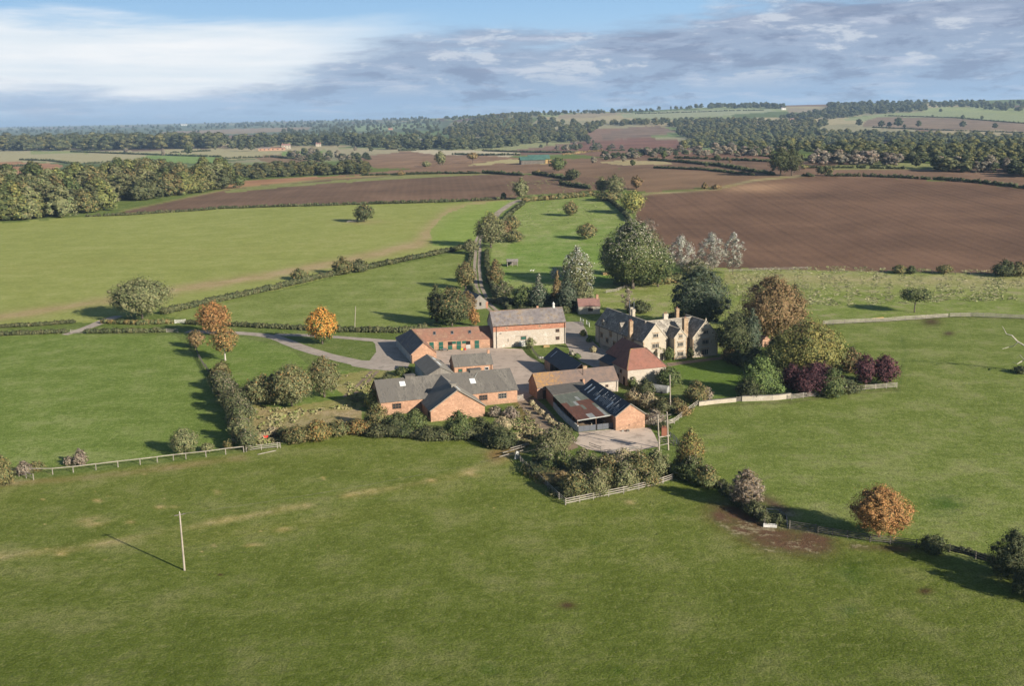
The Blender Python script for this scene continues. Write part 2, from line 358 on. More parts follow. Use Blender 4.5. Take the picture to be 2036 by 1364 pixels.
# ---------------------------------------------------------------- the land: one sheet out to the horizon
def vnoise(x, y, seed=0):
    xi = np.floor(x).astype(np.int64); yi = np.floor(y).astype(np.int64); fx = x - xi; fy = y - yi
    fx = fx * fx * (3 - 2 * fx); fy = fy * fy * (3 - 2 * fy)
    def h(a, b):
        n = (a * 374761393 + b * 668265263 + seed * 982451653) & 0xffffffff
        n = ((n ^ (n >> 13)) * 1274126177) & 0xffffffff
        return ((n ^ (n >> 16)) & 0xffff) / 65535.0
    return (h(xi, yi) * (1 - fx) + h(xi + 1, yi) * fx) * (1 - fy) + (h(xi, yi + 1) * (1 - fx) + h(xi + 1, yi + 1) * fx) * fy
def fbm(x, y, seed=0, o=4):
    s_ = 0; a = .5
    for i in range(o): s_ = s_ + a * vnoise(x * 2 ** i + 17.3 * i, y * 2 ** i, seed + i); a *= .5
    return s_ / (1 - .5 ** o)
def inpoly(px, py, poly):
    ins = np.zeros(px.shape, bool); n = len(poly)
    for i in range(n):
        x1, y1 = poly[i]; x2, y2 = poly[(i + 1) % n]
        if y1 == y2: continue
        ins ^= ((y1 > py) != (y2 > py)) & (px < (x2 - x1) * (py - y1) / (y2 - y1) + x1)
    return ins
def pdist(px, py, line, ys=1.0):
    d = np.full(px.shape, 1e9)
    for (x1, y1), (x2, y2) in zip(line[:-1], line[1:]):
        dx, dy = x2 - x1, (y2 - y1) * ys; t = np.clip(((px - x1) * dx + (py - y1) * ys * dy) / (dx * dx + dy * dy), 0, 1)
        d = np.minimum(d, np.hypot(px - x1 - t * dx, (py - y1) * ys - t * dy))
    return d
azs = np.radians(np.concatenate([np.linspace(-180, -37, 60, endpoint=False), np.linspace(-37, 37, 1350), np.linspace(37, 180, 60)[1:-1]]))
rs = np.concatenate([[2, 15, 35, 60, 80], 1 / np.linspace(1 / 95, 1 / 3000, 640), 3000 * (45000 / 3000) ** np.linspace(0, 1, 150)[1:]])
AZ, RR = np.meshgrid(azs, rs); GX = RR * np.sin(AZ); GY = RR * np.cos(AZ); GZ = terrain(GX, GY)
gx, gy, gz = GX.ravel(), GY.ravel(), GZ.ravel()
px, py = proj(gx, gy, gz); px = np.where(gy < 20, 1018 + gx * 20, px); py = np.where(gy < 20, 1500, py)
wx = (fbm(gx / 9, gy / 9, 5) - .5); wy = (fbm(gx / 9, gy / 9, 9) - .5)
qx = px + wx * 5; qy = py + wy * 3
rad = np.hypot(gx, gy)
KG = .90
col = np.zeros((len(gx), 3)); kind = np.zeros((len(gx), 3)); rowv = np.zeros(len(gx))
# default: pasture, browner and bluer patchwork far away
col[:] = lin(104, 121, 62, KG); kind[:, 0] = 1
n40 = fbm(gx / 38, gy / 38, 1); n8 = fbm(gx / 8, gy / 8, 2); n2 = fbm(gx / 2.2, gy / 2.2, 3, 2); st = fbm(gx / 40 + gy / 160, gy / 9 - gx / 60, 4)
# far patchwork of fields
far = rad > 1500
cellx, celly = gx / 330 + .35 * np.sin(gy / 900), gy / 520 + .3 * np.sin(gx / 800)
cid = (np.floor(cellx).astype(int) * 73856093 ^ np.floor(celly).astype(int) * 19349663) & 1023
rr_ = np.random.RandomState(4); pal = np.array([lin(*c, KG) for c in [(112, 126, 78), (140, 150, 100), (165, 155, 118), (128, 104, 84), (96, 112, 66), (150, 146, 112), (118, 98, 82), (120, 140, 84)]])
tab = pal[rr_.randint(0, len(pal), 1024)] * (.85 + .3 * rr_.rand(1024, 1))
col[far] = tab[cid[far]]
def field(poly, c, kd=(1, 0, 0), row=None, var=.0, soft=False):
    m = inpoly(qx, qy, poly)
    col[m] = lin(*c, KG); kind[m] = kd
    if row:
        a, b = P(*row[0]), P(*row[1]); d = Vector((b.x - a.x, b.y - a.y)).normalized()
        rowv[m] = gx[m] * -d.y + gy[m] * d.x
    return m
BR = (0, 1, 0)
def blend(mask, c, amt):
    a = np.clip(mask * amt, 0, 1)[:, None]; col[:] = col * (1 - a) + np.array(lin(*c, KG)) * a
# --- middle distance and far fields, photo order back to front
field([(-900, 262), (0, 258), (600, 246), (900, 240), (880, 262), (500, 268), (0, 275)], (104, 116, 92))
field([(320, 262), (480, 255), (620, 252), (612, 258), (470, 266), (320, 268)], (150, 130, 112), BR)
field([(700, 250), (830, 244), (880, 250), (760, 258), (690, 262)], (132, 150, 108))
field([(1110, 228), (1180, 222), (1260, 224), (1180, 234), (1110, 236)], (150, 138, 112), (.4, .5, 0))
field([(1235, 226), (1350, 219), (1530, 217), (1545, 221), (1430, 230), (1320, 236), (1240, 234)], (150, 156, 122))
field([(1560, 214), (1640, 216), (1640, 222), (1570, 224)], (150, 140, 115))
field([(-900, 300), (0, 298), (300, 300), (360, 294), (520, 300), (640, 303), (560, 312), (400, 320), (170, 325), (0, 320), (-900, 320)], (166, 160, 120), (.6, 0, .3))
field([(262, 318), (300, 308), (370, 306), (450, 312), (430, 322), (340, 326)], (122, 150, 78))
field([(60, 300), (200, 298), (180, 304), (60, 306)], (140, 150, 95))
field([(-900, 322), (0, 320), (60, 322), (128, 328), (100, 344), (0, 358), (-900, 370)], (168, 124, 96), BR, ((0, 340), (100, 335)))
field([(500, 312), (560, 306), (650, 312), (640, 322), (540, 326)], (138, 112, 88), BR, ((520, 320), (620, 315)))
field([(640, 293), (760, 296), (840, 298), (800, 306), (660, 306)], (164, 156, 122), (.6, 0, .3))
field([(560, 300), (640, 300), (640, 308), (560, 310)], (120, 146, 78))
field([(1040, 282), (1130, 268), (1175, 276), (1080, 292), (980, 302), (930, 300), (930, 286)], (148, 152, 104))
field([(690, 268), (860, 258), (940, 262), (930, 280), (700, 284)], (112, 132, 84))
field([(820, 297), (930, 298), (1035, 303), (1010, 312), (900, 310), (820, 306)], (188, 178, 148), (.4, 0, .4))
field([(690, 318), (760, 306), (810, 300), (870, 308), (960, 308), (1035, 314), (1050, 322), (850, 336), (750, 334)], (142, 112, 92), BR, ((760, 330), (850, 305)))
field([(1195, 268), (1255, 252), (1310, 249), (1345, 262), (1280, 274), (1200, 278)], (128, 106, 94), BR, ((1200, 268), (1300, 252)))
field([(1080, 300), (1180, 280), (1290, 274), (1365, 280), (1370, 300), (1240, 296), (1120, 306)], (126, 88, 76), BR, ((1150, 285), (1300, 280)))
field([(1140, 306), (1240, 298), (1380, 302), (1560, 306), (1560, 316), (1350, 318), (1200, 312)], (134, 100, 84), BR, ((1200, 305), (1400, 305)))
field([(1380, 290), (1500, 285), (1560, 290), (1540, 298), (1400, 300)], (118, 134, 84))
field([(1660, 238), (1760, 225), (1900, 220), (2036, 229), (2300, 236), (2300, 262), (2036, 258), (1900, 244), (1720, 240)], (142, 152, 108))
field([(1715, 250), (1722, 238), (1750, 232), (1900, 234), (2036, 244), (2300, 262), (2300, 275), (2036, 262), (1900, 259), (1780, 256)], (136, 114, 98), BR, ((1750, 240), (2000, 250)))
field([(640, 352), (740, 346), (880, 345), (960, 345), (1050, 345), (1180, 346), (1250, 330), (1330, 316), (1250, 312), (1060, 318), (960, 322), (840, 334), (770, 340), (700, 346)], (136, 107, 88), BR, ((750, 345), (1050, 325)))
field([(940, 326), (1010, 316), (1060, 318), (1090, 326), (1000, 324), (930, 330)], (180, 170, 132), (.5, 0, .4))
field([(1190, 322), (1260, 314), (1400, 316), (1560, 318), (1850, 326), (2036, 336), (2300, 350), (2300, 400), (2036, 372), (1850, 356), (1600, 352), (1480, 350), (1250, 338)], (130, 102, 86), BR, ((1250, 325), (1560, 345)))
field([(1190, 322), (1240, 318), (1320, 320), (1340, 326), (1240, 328)], (176, 162, 130), (.5, 0, .4))
field([(1640, 330), (1760, 322), (1900, 326), (1900, 336), (1640, 336)], (134, 140, 92))
field([(1120, 345), (1170, 335), (1290, 335), (1480, 345), (1560, 350), (1500, 364), (1380, 374), (1290, 382), (1200, 372), (1130, 364)], (132, 104, 84), BR, ((1160, 345), (1400, 350)))
field([(236, 422), (300, 408), (450, 376), (560, 362), (700, 352), (880, 346), (1000, 346), (1090, 347), (1170, 352), (1240, 362), (1200, 378), (1040, 388), (1010, 398), (730, 405), (430, 414), (250, 424)], (120, 94, 79), BR, ((640, 356), (560, 412)))
field([(440, 376), (452, 362), (560, 354), (700, 349), (780, 347), (640, 357), (520, 367), (450, 377)], (166, 124, 96), BR)
field([(446, 379), (560, 366), (760, 352), (950, 344), (960, 347), (780, 356), (600, 369), (450, 383)], (136, 142, 88), (1, 0, .6))
field([(1262, 432), (1275, 390), (1300, 384), (1430, 376), (1475, 366), (1520, 356), (1600, 350), (1750, 354), (1900, 360), (2036, 374), (2300, 395), (2300, 556), (2036, 546), (1800, 540), (1640, 537), (1460, 536), (1410, 532), (1320, 520), (1290, 470)], (116, 88, 73), BR, ((1310, 400), (1500, 530)))
m = np.exp(-((qx - 1490) / 75) ** 2 - ((qy - 372) / 9) ** 2); blend(m, (176, 140, 112), .75)
for cx_, cy_, sx_, sy_ in ((1880, 415, 120, 7), (1700, 475, 240, 12), (1960, 440, 90, 6)):
    blend(np.exp(-((qx - cx_) / sx_) ** 2 - ((qy - cy_) / sy_) ** 2), (98, 74, 62), .5)
# --- big winter-sown field on the left
LF = [(-1200, 470), (0, 443), (180, 430), (250, 424), (430, 415), (730, 406), (1010, 399), (1018, 404), (960, 445), (945, 480), (915, 495), (700, 540), (560, 575), (330, 612), (210, 640), (0, 648), (-1200, 690)]
mlf = field(LF, (144, 152, 88), (.45, 0, 0))
sw = [(-300, 650), (0, 632), (120, 612), (330, 580), (560, 543), (700, 516), (830, 486), (862, 450), (900, 420), (960, 408)]
blend(mlf * np.exp(-(pdist(px, py + wy * 8, sw, 2.2) / 17) ** 2) * (.4 + n8), (166, 150, 116), 1.15)
blend(mlf * np.exp(-((pdist(px, py + wy * 8, [(-300, 560), (0, 540), (300, 510), (600, 490), (820, 450)], 3.) - 0) / 30) ** 2) * n40, (150, 152, 92), .5)
mb = mlf & inpoly(qx, qy, [(862, 490), (855, 460), (880, 430), (930, 408), (1010, 399), (1018, 404), (960, 445), (945, 480), (915, 495)]); blend(mb.astype(float), (130, 152, 76), .8)
blend(np.exp(-((qx - 722) / 45) ** 2 - ((qy - 441) / 5) ** 2), (160, 148, 108), .7)
# --- grass fields near the farm
field([(330, 630), (345, 612), (560, 578), (700, 543), (915, 502), (938, 512), (925, 560), (900, 600), (860, 640), (700, 656), (560, 648), (400, 640)], (126, 140, 76), (.8, 0, .15))
field([(1010, 399), (1060, 388), (1180, 386), (1235, 400), (1290, 470), (1300, 560), (1200, 600), (980, 606), (975, 520), (985, 450), (1000, 420)], (132, 150, 82), (1, 0, .45))
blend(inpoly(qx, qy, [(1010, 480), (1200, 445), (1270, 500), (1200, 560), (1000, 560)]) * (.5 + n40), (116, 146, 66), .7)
field([(1180, 570), (1290, 545), (1420, 532), (1640, 538), (2036, 548), (2300, 560), (2300, 640), (2036, 630), (1885, 626), (1640, 645), (1500, 680), (1430, 700), (1210, 640)], (136, 148, 82), (1, 0, .9))
blend(inpoly(qx, qy, [(1440, 590), (1700, 585), (2300, 600), (2300, 640), (1640, 645)]) * (.4 + n40), (122, 140, 68), .8)
blend(np.exp(-((qy - 556 - (qx - 1700) * .015) / 11) ** 2) * (qx > 1440) * (qx < 2300) * (.3 + n8), (172, 164, 124), .9)
field([(1330, 860), (1390, 806), (1573, 796), (1660, 780), (1785, 770), (1700, 700), (1640, 648), (1885, 630), (2036, 634), (2400, 640), (2500, 1300), (2036, 1130), (1820, 1085), (1568, 1048), (1420, 960)], (116, 131, 66), (1, 0, .25))
field([(1330, 716), (1440, 716), (1560, 740), (1570, 790), (1440, 800), (1370, 785)], (100, 124, 54), (.6, 0, 0))
field([(-1200, 690), (0, 668), (150, 664), (350, 668), (380, 700), (415, 760), (440, 830), (470, 880), (300, 912), (0, 935), (-900, 1020)], (116, 136, 68), (1, 0, .1))
field([(380, 670), (470, 668), (570, 690), (620, 730), (740, 742), (720, 790), (560, 830), (440, 830), (415, 745)], (112, 134, 64), (1, 0, .15))
blend(inpoly(qx, qy, [(640, 750), (740, 735), (800, 742), (740, 800), (700, 820), (500, 835), (480, 800), (560, 812), (690, 790)]) * (.5 + n8), (158, 150, 100), .8)
blend(inpoly(qx, qy, [(470, 850), (500, 815), (720, 815), (720, 850), (560, 880), (470, 880)]) * (.6 + n8), (165, 150, 115), .8)
# foreground pasture: darkening towards the camera is lens vignette painted into the grass colour
fg = inpoly(qx, qy, [(-2000, 1120), (0, 962), (480, 900), (700, 862), (900, 858), (1000, 900), (1125, 1004), (1340, 958), (1430, 975), (1520, 1048), (1700, 1075), (1830, 1090), (2050, 1160), (2600, 1400), (2600, 1600), (-2000, 1600)])
d = np.clip((py - 950) / 400, 0, 1)[:, None]
base = np.array(lin(108, 125, 62, KG)) * (1 - d) + np.array(lin(92, 110, 50, KG)) * d
col[fg] = base[fg]; kind[fg] = (1, 0, .12)
col[rad < 118] = lin(92, 110, 50, KG)
fgf = fg.astype(float)
blend(fgf * np.exp(-(pdist(px + wx * 6, py + wy * 12, [(-300, 1140), (60, 1100), (250, 1075), (360, 1052), (480, 1030), (620, 1003), (760, 975), (900, 948), (1010, 915)], 2) / 13) ** 2) * np.clip(n8 * 2.2 - .55, 0, 1.1) * (.45 + n2), (166, 162, 118), .9)
blend(fgf * np.exp(-(pdist(px, py + wy * 10, [(-300, 1190), (100, 1130), (380, 1075), (640, 1030), (900, 960)], 2) / 40) ** 2) * np.clip(st * 2 - .7, 0, 1), (132, 138, 78), .35)
rp = random.Random(11)
spots = [(190, 995, 7), (180, 1040, 20), (255, 1040, 8), (320, 1010, 9), (348, 1010, 7), (430, 980, 8), (560, 1056, 12), (503, 1088, 13), (430, 1085, 6), (610, 1010, 9), (1280, 940, 14), (940, 940, 14), (860, 955, 9), (700, 985, 12), (120, 1100, 12), (1250, 1000, 9)] + [(rp.uniform(0, 1000), rp.uniform(930, 1130), rp.uniform(1.5, 4)) for _ in range(34)]
for a_, b_, s_ in spots:
    blend(np.exp(-((px - a_ + wx * 16) / (s_ * 1.2)) ** 2 - ((py - b_ + wy * 12) / (s_ * .45)) ** 2) * np.clip(n2 * 2.6 - .7, 0, 1.3), (184, 172, 126), .9)
for a_, b_, s_ in ((1128, 1204, 12), (1840, 1176, 11), (1886, 663, 8), (1690, 1215, 0), (1330, 1015, 0), (1852, 640, 14), (437, 1143, 4)):
    if s_: blend(np.exp(-((qx - a_) / (s_ * 1.4)) ** 2 - ((qy - b_) / (s_ * .6)) ** 2), (78, 58, 48), .9)
for a_, b_, s_ in ((1690, 1214, 18), (1185, 1080, 9), (970, 1330, 20), (1230, 1335, 12), (1332, 1015, 10), (1880, 1000, 40), (1700, 1140, 40)):
    blend(np.exp(-((qx - a_) / s_) ** 2 - ((qy - b_) / (s_ * .6)) ** 2) * (.4 + n2), (72, 100, 36), .8)
# trodden mud round the gateway
mud = np.clip(np.exp(-(pdist(px + wx * 8, py + wy * 8, [(1450, 1020), (1485, 1045), (1540, 1070), (1620, 1082)], 1.6) / 40) ** 2) * 1.3 + np.exp(-(pdist(px, py + wy * 8, [(1700, 1086), (1800, 1092)], 2) / 13) ** 2) * .7 + np.exp(-(pdist(px + wx * 9, py + wy * 9, [(1520, 990), (1570, 1020)], 2) / 16) ** 2) * .8, 0, 1)
blend(mud * (.55 + n2 * .7), (104, 80, 66), 1.1); kind[mud > .4] = (.2, .6, 1)
blend(np.exp(-(pdist(px, py + wy * 6, [(0, 962), (130, 955), (300, 935), (480, 910)], 2) / 12) ** 2) * (.4 + n8), (150, 138, 104), .6)
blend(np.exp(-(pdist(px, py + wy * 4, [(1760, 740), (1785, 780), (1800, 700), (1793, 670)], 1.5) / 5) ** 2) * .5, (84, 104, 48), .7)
blend(np.exp(-(pdist(px, py, [(560, 868), (700, 855), (850, 852)], 2) / 9) ** 2) * (.5 + n8), (158, 146, 102), .8)
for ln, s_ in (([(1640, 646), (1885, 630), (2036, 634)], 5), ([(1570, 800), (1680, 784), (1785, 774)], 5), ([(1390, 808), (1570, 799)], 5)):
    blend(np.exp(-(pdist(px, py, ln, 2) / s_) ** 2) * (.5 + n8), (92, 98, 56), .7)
blend(np.exp(-(pdist(px, py + wy * 4, [(985, 905), (1030, 890), (1060, 860), (1050, 830), (1040, 800)], 1.5) / 20) ** 2) * .9, (140, 115, 86), .9)
blend(np.exp(-(pdist(px, py, [(240, 420), (450, 376), (700, 351), (1000, 345)], 3) / 4) ** 2), (150, 145, 95), .8)
blend(np.exp(-(pdist(px, py, [(1262, 420), (1278, 386), (1420, 376), (1500, 358), (1600, 349)], 3) / 5) ** 2), (168, 156, 116), .9)
gm = (kind[:, 0] > .35) & (rad < 1400); col[gm] *= (.97, .97, .80); bm = kind[:, 1] > .5; col[bm] *= (.90, .96, .89)
col[fgf > .5] *= (1.05, .96, .86)
nr, na = AZ.shape; idx = np.arange(nr * na).reshape(nr, na)
nx_ = np.roll(idx, -1, axis=1)
q = np.stack([idx[:-1], nx_[:-1], nx_[1:], idx[1:]], -1).reshape(-1, 4)[:, ::-1]
V = np.stack([gx, gy, gz], 1)
MT['farmland'] = ground_mat()
me = npmesh('ground', V, q, col, 'farmland', smooth=True)
a = me.color_attributes.new('kind', 'FLOAT_COLOR', 'POINT'); a.data.foreach_set('color', np.concatenate([kind, np.ones((len(kind), 1))], 1).astype(np.float32).ravel())
a = me.attributes.new('row', 'FLOAT', 'POINT'); a.data.foreach_set('value', rowv.astype(np.float32))
g = bpy.data.objects.new('ground', me); COL.objects.link(g); tag(g, kind='structure')
del AZ, RR, GX, GY, GZ, col, kind, rowv, V, q

# ---------------------------------------------------------------- tracks, yards
def sheet(name, pts, m, dz):
    w_ = [P(*p) for p in pts]; s = MB(); s.poly([(p.x, p.y, p.z + dz) for p in w_])
    return tag(s.build(name, m), kind='structure')
def ribbon(name, pts, wid, m, dz=.05, off=0.0):
    w_ = [P(*p) for p in pts]; out = []
    for i in range(len(w_) - 1):
        n = max(1, int((w_[i + 1] - w_[i]).length / 4))
        for k_ in range(n): out.append((w_[i].lerp(w_[i + 1], k_ / n), (wid[i] * (1 - k_ / n) + wid[i + 1] * k_ / n)))
    out.append((w_[-1], wid[-1])); s = MB(); rr = random.Random(3)
    for _ in range(2):                                              # round the corners
        out = [out[0]] + [((out[i - 1][0] + out[i][0] * 2 + out[i + 1][0]) / 4, out[i][1]) for i in range(1, len(out) - 1)] + [out[-1]]
    for i, (p, ww) in enumerate(out):
        a_ = out[max(i - 1, 0)][0]; b_ = out[min(i + 1, len(out) - 1)][0]; d_ = (b_ - a_); n = Vector((-d_.y, d_.x, 0)).normalized()
        j = 1 + rr.uniform(-.07, .07)
        for sgn in (-1, 1):
            v = p + n * (off + sgn * ww / 2 * j); s.v.append((v.x, v.y, tz(v.x, v.y) + dz))
    for i in range(len(out) - 1): s.f.append((2 * i, 2 * i + 1, 2 * i + 3, 2 * i + 2))
    return tag(s.build(name, m), kind='structure')
sheet('yard', [(858, 716), (862, 697), (980, 691), (1038, 694), (1048, 706), (1085, 728), (1100, 745), (1082, 770), (1066, 784), (1040, 797), (1012, 800), (985, 760), (900, 752), (850, 740)], 'yard', .02)
sheet('apron', [(1152, 866), (1150, 860), (1225, 853), (1292, 850), (1302, 866), (1312, 888), (1262, 897), (1215, 903), (1165, 893), (1140, 880)], 'concrete', .02)
sheet('earth_path', [(1028, 797), (1062, 790), (1082, 806), (1110, 838), (1140, 866), (1150, 890), (1120, 900), (1080, 870), (1055, 838)], 'earth', .008)
sheet('driveway_apron', [(738, 676), (792, 680), (800, 700), (815, 722), (808, 736), (790, 737), (740, 735), (700, 728), (690, 716), (735, 717), (748, 700), (746, 684)], 'tarmac', .016)
ribbon('driveway', [(372, 659), (470, 662), (540, 667), (600, 692), (660, 710), (730, 726), (790, 733)], [4.5, 4.5, 4.5, 4.5, 4.5, 5.5, 7], 'tarmac', .028)
ribbon('lane', [(545, 666), (600, 666), (680, 671), (760, 678), (800, 681)], [3.5, 3.5, 3.5, 4, 6], 'tarmac', .040)
ribbon('farm_track', [(128, 666), (150, 660), (185, 648), (215, 634), (236, 628)], [2.5, 3.5, 4, 5, 3], 'tarmac', .03)
ribbon('field_path', [(-80, 670), (40, 664), (128, 656)], [2.2, 2.2, 2.2], 'earth', .015)
ribbon('road_by_barn', [(1136, 640), (1140, 660), (1150, 680), (1168, 700), (1195, 716), (1235, 728)], [7, 8, 8, 10, 12, 14], 'tarmac', .03)
for off in (-1.0, 1.0):
    ribbon('wheel_track', [(990, 625), (968, 605), (952, 570), (948, 530), (950, 500), (950, 478), (966, 448), (990, 423)], [1.35] * 8, 'gravel', .05, off)
ribbon('gravel_lane', [(980, 436), (990, 423), (1004, 413), (1016, 405), (1034, 397)], [4.5] * 5, 'gravel', .09)
ribbon('wheel_track', [(690, 790), (725, 760), (745, 738)], [1.0, 1.0, 1.0], 'earth', .02, .8)
ribbon('wheel_track', [(690, 790), (725, 760), (745, 738)], [1.0, 1.0, 1.0], 'earth', .02, -.8)
sheet('gravel_court', [(1185, 668), (1200, 660), (1225, 690), (1240, 715), (1230, 724), (1200, 706)], 'gravel', .02)
sheet('garden_path', [(1325, 722), (1440, 709), (1446, 713), (1360, 724), (1330, 729)], 'earth', .012)
# ---------------------------------------------------------------- buildings
def slab(mb, pts, t=.12): mb.hexa([(x, y, z) for x, y, z in pts], [(x, y, z + t) for x, y, z in pts])
def gwall(root, x0, x1, y0, y1, h, hr, axis, m, z0=-.4, name='wall', zb=None):
    b = MB()
    if axis == 'x':
        ym = (y0 + y1) / 2; A_ = [(x0, y0), (x0, y1)]; pr = lambda x: [(x, y0, z0), (x, y1, z0), (x, y1, h), (x, ym, hr), (x, y0, h)]
        b.hexa(pr(x1), pr(x0))
    else:
        xm = (x0 + x1) / 2; pr = lambda y: [(x0, y, z0), (x1, y, z0), (x1, y, h), (xm, y, hr), (x0, y, h)]
        b.hexa(pr(y0), pr(y1))
    return b.build(name, m, root)
def groof(root, x0, x1, y0, y1, h, hr, axis, m, ov=.3, og=.2, t=.13, name='roof', ridge=None, parent_ridge=None):
    b = MB()
    if axis == 'x':
        ym = (y0 + y1) / 2; sl = (hr - h) / (ym - y0); e = h - sl * ov + .03; k_ = hr + .03
        slab(b, [(x0 - og, y0 - ov, e), (x1 + og, y0 - ov, e), (x1 + og, ym, k_), (x0 - og, ym, k_)], t)
        slab(b, [(x0 - og, ym, k_), (x1 + og, ym, k_), (x1 + og, y1 + ov, e), (x0 - og, y1 + ov, e)], t)
        rl = ((x0 - og, ym, hr + t), (x1 + og, ym, hr + t))
    else:
        xm = (x0 + x1) / 2; sl = (hr - h) / (xm - x0); e = h - sl * ov + .03; k_ = hr + .03
        slab(b, [(x0 - ov, y0 - og, e), (xm, y0 - og, k_), (xm, y1 + og, k_), (x0 - ov, y1 + og, e)], t)
        slab(b, [(xm, y0 - og, k_), (x1 + ov, y0 - og, e), (x1 + ov, y1 + og, e), (xm, y1 + og, k_)], t)
        rl = ((xm, y0 - og, hr + t), (xm, y1 + og, hr + t))
    r = b.build(name, m, root)
    if ridge: MB().bar(rl[0], rl[1], .32, .12).build('ridge_cap', ridge, r)
    return r
NRM = {'-y': (0, -1), '+y': (0, 1), '-x': (-1, 0), '+x': (1, 0)}
def panel(root, name, x, y, z, w_, h_, d, m, proud=.04, th=.08):
    n = NRM[d]; t = (-n[1], n[0]); b = MB(); a, c_ = w_ / 2, proud
    lo = [(x + t[0] * s_ * a + n[0] * o_, y + t[1] * s_ * a + n[1] * o_, z) for s_, o_ in ((-1, c_ - th), (1, c_ - th), (1, c_), (-1, c_))]
    b.hexa(lo, [(p[0], p[1], z + h_) for p in lo]); return b.build(name, m, root)
def window(root, x, y, z, w_, h_, d='-y', lights=2, frame='frame_white', rows=1, lintel=None, pane='glass'):
    o = panel(root, 'window', x, y, z, w_, h_, d, pane, .03)
    n = NRM[d]; t = (-n[1], n[0]); b = MB(); f = .09
    def pt(s_, zz, o_): return (x + t[0] * s_ + n[0] * o_, y + t[1] * s_ + n[1] * o_, zz)
    for i in range(lights + 1):
        s_ = -w_ / 2 + w_ * i / lights; b.bar(pt(s_, z - f, .06), pt(s_, z + h_ + f, .06), f, .12, (n[0], n[1], 0))
    for i in range(rows + 1):
        zz = z + h_ * i / rows; b.bar(pt(-w_ / 2, zz, .055), pt(w_ / 2, zz, .055), f, .12)
    b.build('frame', frame, o)
    if lintel:
        l_ = MB(); l_.bar(pt(-w_ / 2 - .2, z + h_ + .22, .05), pt(w_ / 2 + .2, z + h_ + .22, .05), .22, .2); l_.build('lintel', lintel, o)
        l_ = MB(); l_.bar(pt(-w_ / 2 - .15, z - .18, .07), pt(w_ / 2 + .15, z - .18, .07), .2, .14); l_.build('sill', lintel, o)
    return o
def chimney(root, x, y, z0, z1, wx=.9, wy=.9, m='quoin', pots=1, cap=True):
    b = MB(); b.box(x - wx / 2, x + wx / 2, y - wy / 2, y + wy / 2, z0, z1)
    if cap: b.box(x - wx / 2 - .1, x + wx / 2 + .1, y - wy / 2 - .1, y + wy / 2 + .1, z1 - .45, z1 - .25); b.box(x - wx / 2 - .06, x + wx / 2 + .06, y - wy / 2 - .06, y + wy / 2 + .06, z1 + .002, z1 + .12)
    o = b.build('chimney', m, root)
    for i in range(pots):
        px_ = x + (i - (pots - 1) / 2) * .45; MB().tube([(px_, y, z1 + .1), (px_, y, z1 + .55)], [.14, .11], 8).build('chimney_pot', 'brick_red', o)
    return o
def pipe(root, pts, r=.06, m='black', name='drainpipe'): return MB().tube(pts, [r] * len(pts), 6).build(name, m, root)
def gutter(root, a, b_, m='black'): return MB().bar(a, b_, .13, .1).build('gutter', m, root)
R = math.radians

# stone barn ------------------------------------------------------
b = empty('barn', (-5.3, 300.7, 0), R(13.3)); tag(b, 'tall cream rubble stone barn with a red brick band under its grey slate roof', 'barn')
L, D, h, hr = 21.5, 7.7, 6.6, 10.1
gwall(b, 0, L, 0, D, h, hr, 'x', 'rubble')
band = MB(); band.box(-.02, L + .02, -.03, .1, 4.75, 6.58); o = band.build('brick_band', 'brick_red', b)
for x in (4.0, 13.8):
    v = MB(); n = 7
    for i in range(n):
        for j in range(n - abs(i - n // 2) * 1):
            pass
    v.hexa([(x - .75, -.06, 5.7), (x, -.06, 5.1), (x + .75, -.06, 5.7), (x, -.06, 6.3)], [(x - .75, .02, 5.7), (x, .02, 5.1), (x + .75, .02, 5.7), (x, .02, 6.3)])
    vo = v.build('vent', 'brick', o)
    for dx, dz in ((0, 0), (-.3, 0), (.3, 0), (0, .25), (0, -.25)): MB().box(x + dx - .09, x + dx + .09, -.075, -.05, 5.7 + dz - .08, 5.7 + dz + .08).build('hole', 'void', vo)
groof(b, 0, L, 0, D, h, hr, 'x', 'slate', .35, .15, ridge='lichen_roof')
gutter(b, (-.1, -.42, 6.42), (L + .1, -.42, 6.42)); pipe(b, [(.9, -.15, 0), (.9, -.15, 6.3)]); pipe(b, [(L - .25, -.15, 0), (L - .25, -.15, 6.3)])
window(b, 19.1, 0, 3.6, 1.0, .85, '-y', 2, 'frame_dark', 2); window(b, 19.1, 0, 1.35, 1.0, .85, '-y', 2, 'frame_dark', 2)
window(b, 8.9, 0, 2.0, 1.5, .9, '-y', 1, 'frame_dark', 1, pane='green_door'); panel(b, 'lintel', 8.3, 0, 3.0, 3.6, .18, '-y', 'wood_pale', .05)
dd = MB(); dd.box(7.6, 8.75, -.12, -.04, 0, 1.75); dd.box(8.85, 10.1, -.12, -.04, 0, 1.75); dd.build('door', 'white_board', b)
panel(b, 'slit', 4.3, 0, 1.6, .18, .9, '-y', 'void', .02); panel(b, 'loading_door', 9, 7.7, 0, 3, 3.5, '+y', 'wood_dark', .04)
MB().box(2.0, 2.35, -.25, -.02, 4.15, 4.35).build('lamp', 'lead', b)
v = MB(); v.tube([(19.0, D / 2, hr), (19.0, D / 2, hr + .5)], [.42, .42], 10).tube([(19.0, D / 2, hr + .5), (19.0, D / 2, hr + 1.15)], [.34, .34], 10).tube([(19.0, D / 2, hr + 1.15), (19.0, D / 2, hr + 1.35), (19.0, D / 2, hr + 1.75)], [.5, .3, .03], 10)
v.build('roof_ventilator', 'frame_white', b)
chimney(b, 14.2, D / 2 + .3, hr - .6, hr + .75, .6, .5, 'brick', 0, False)

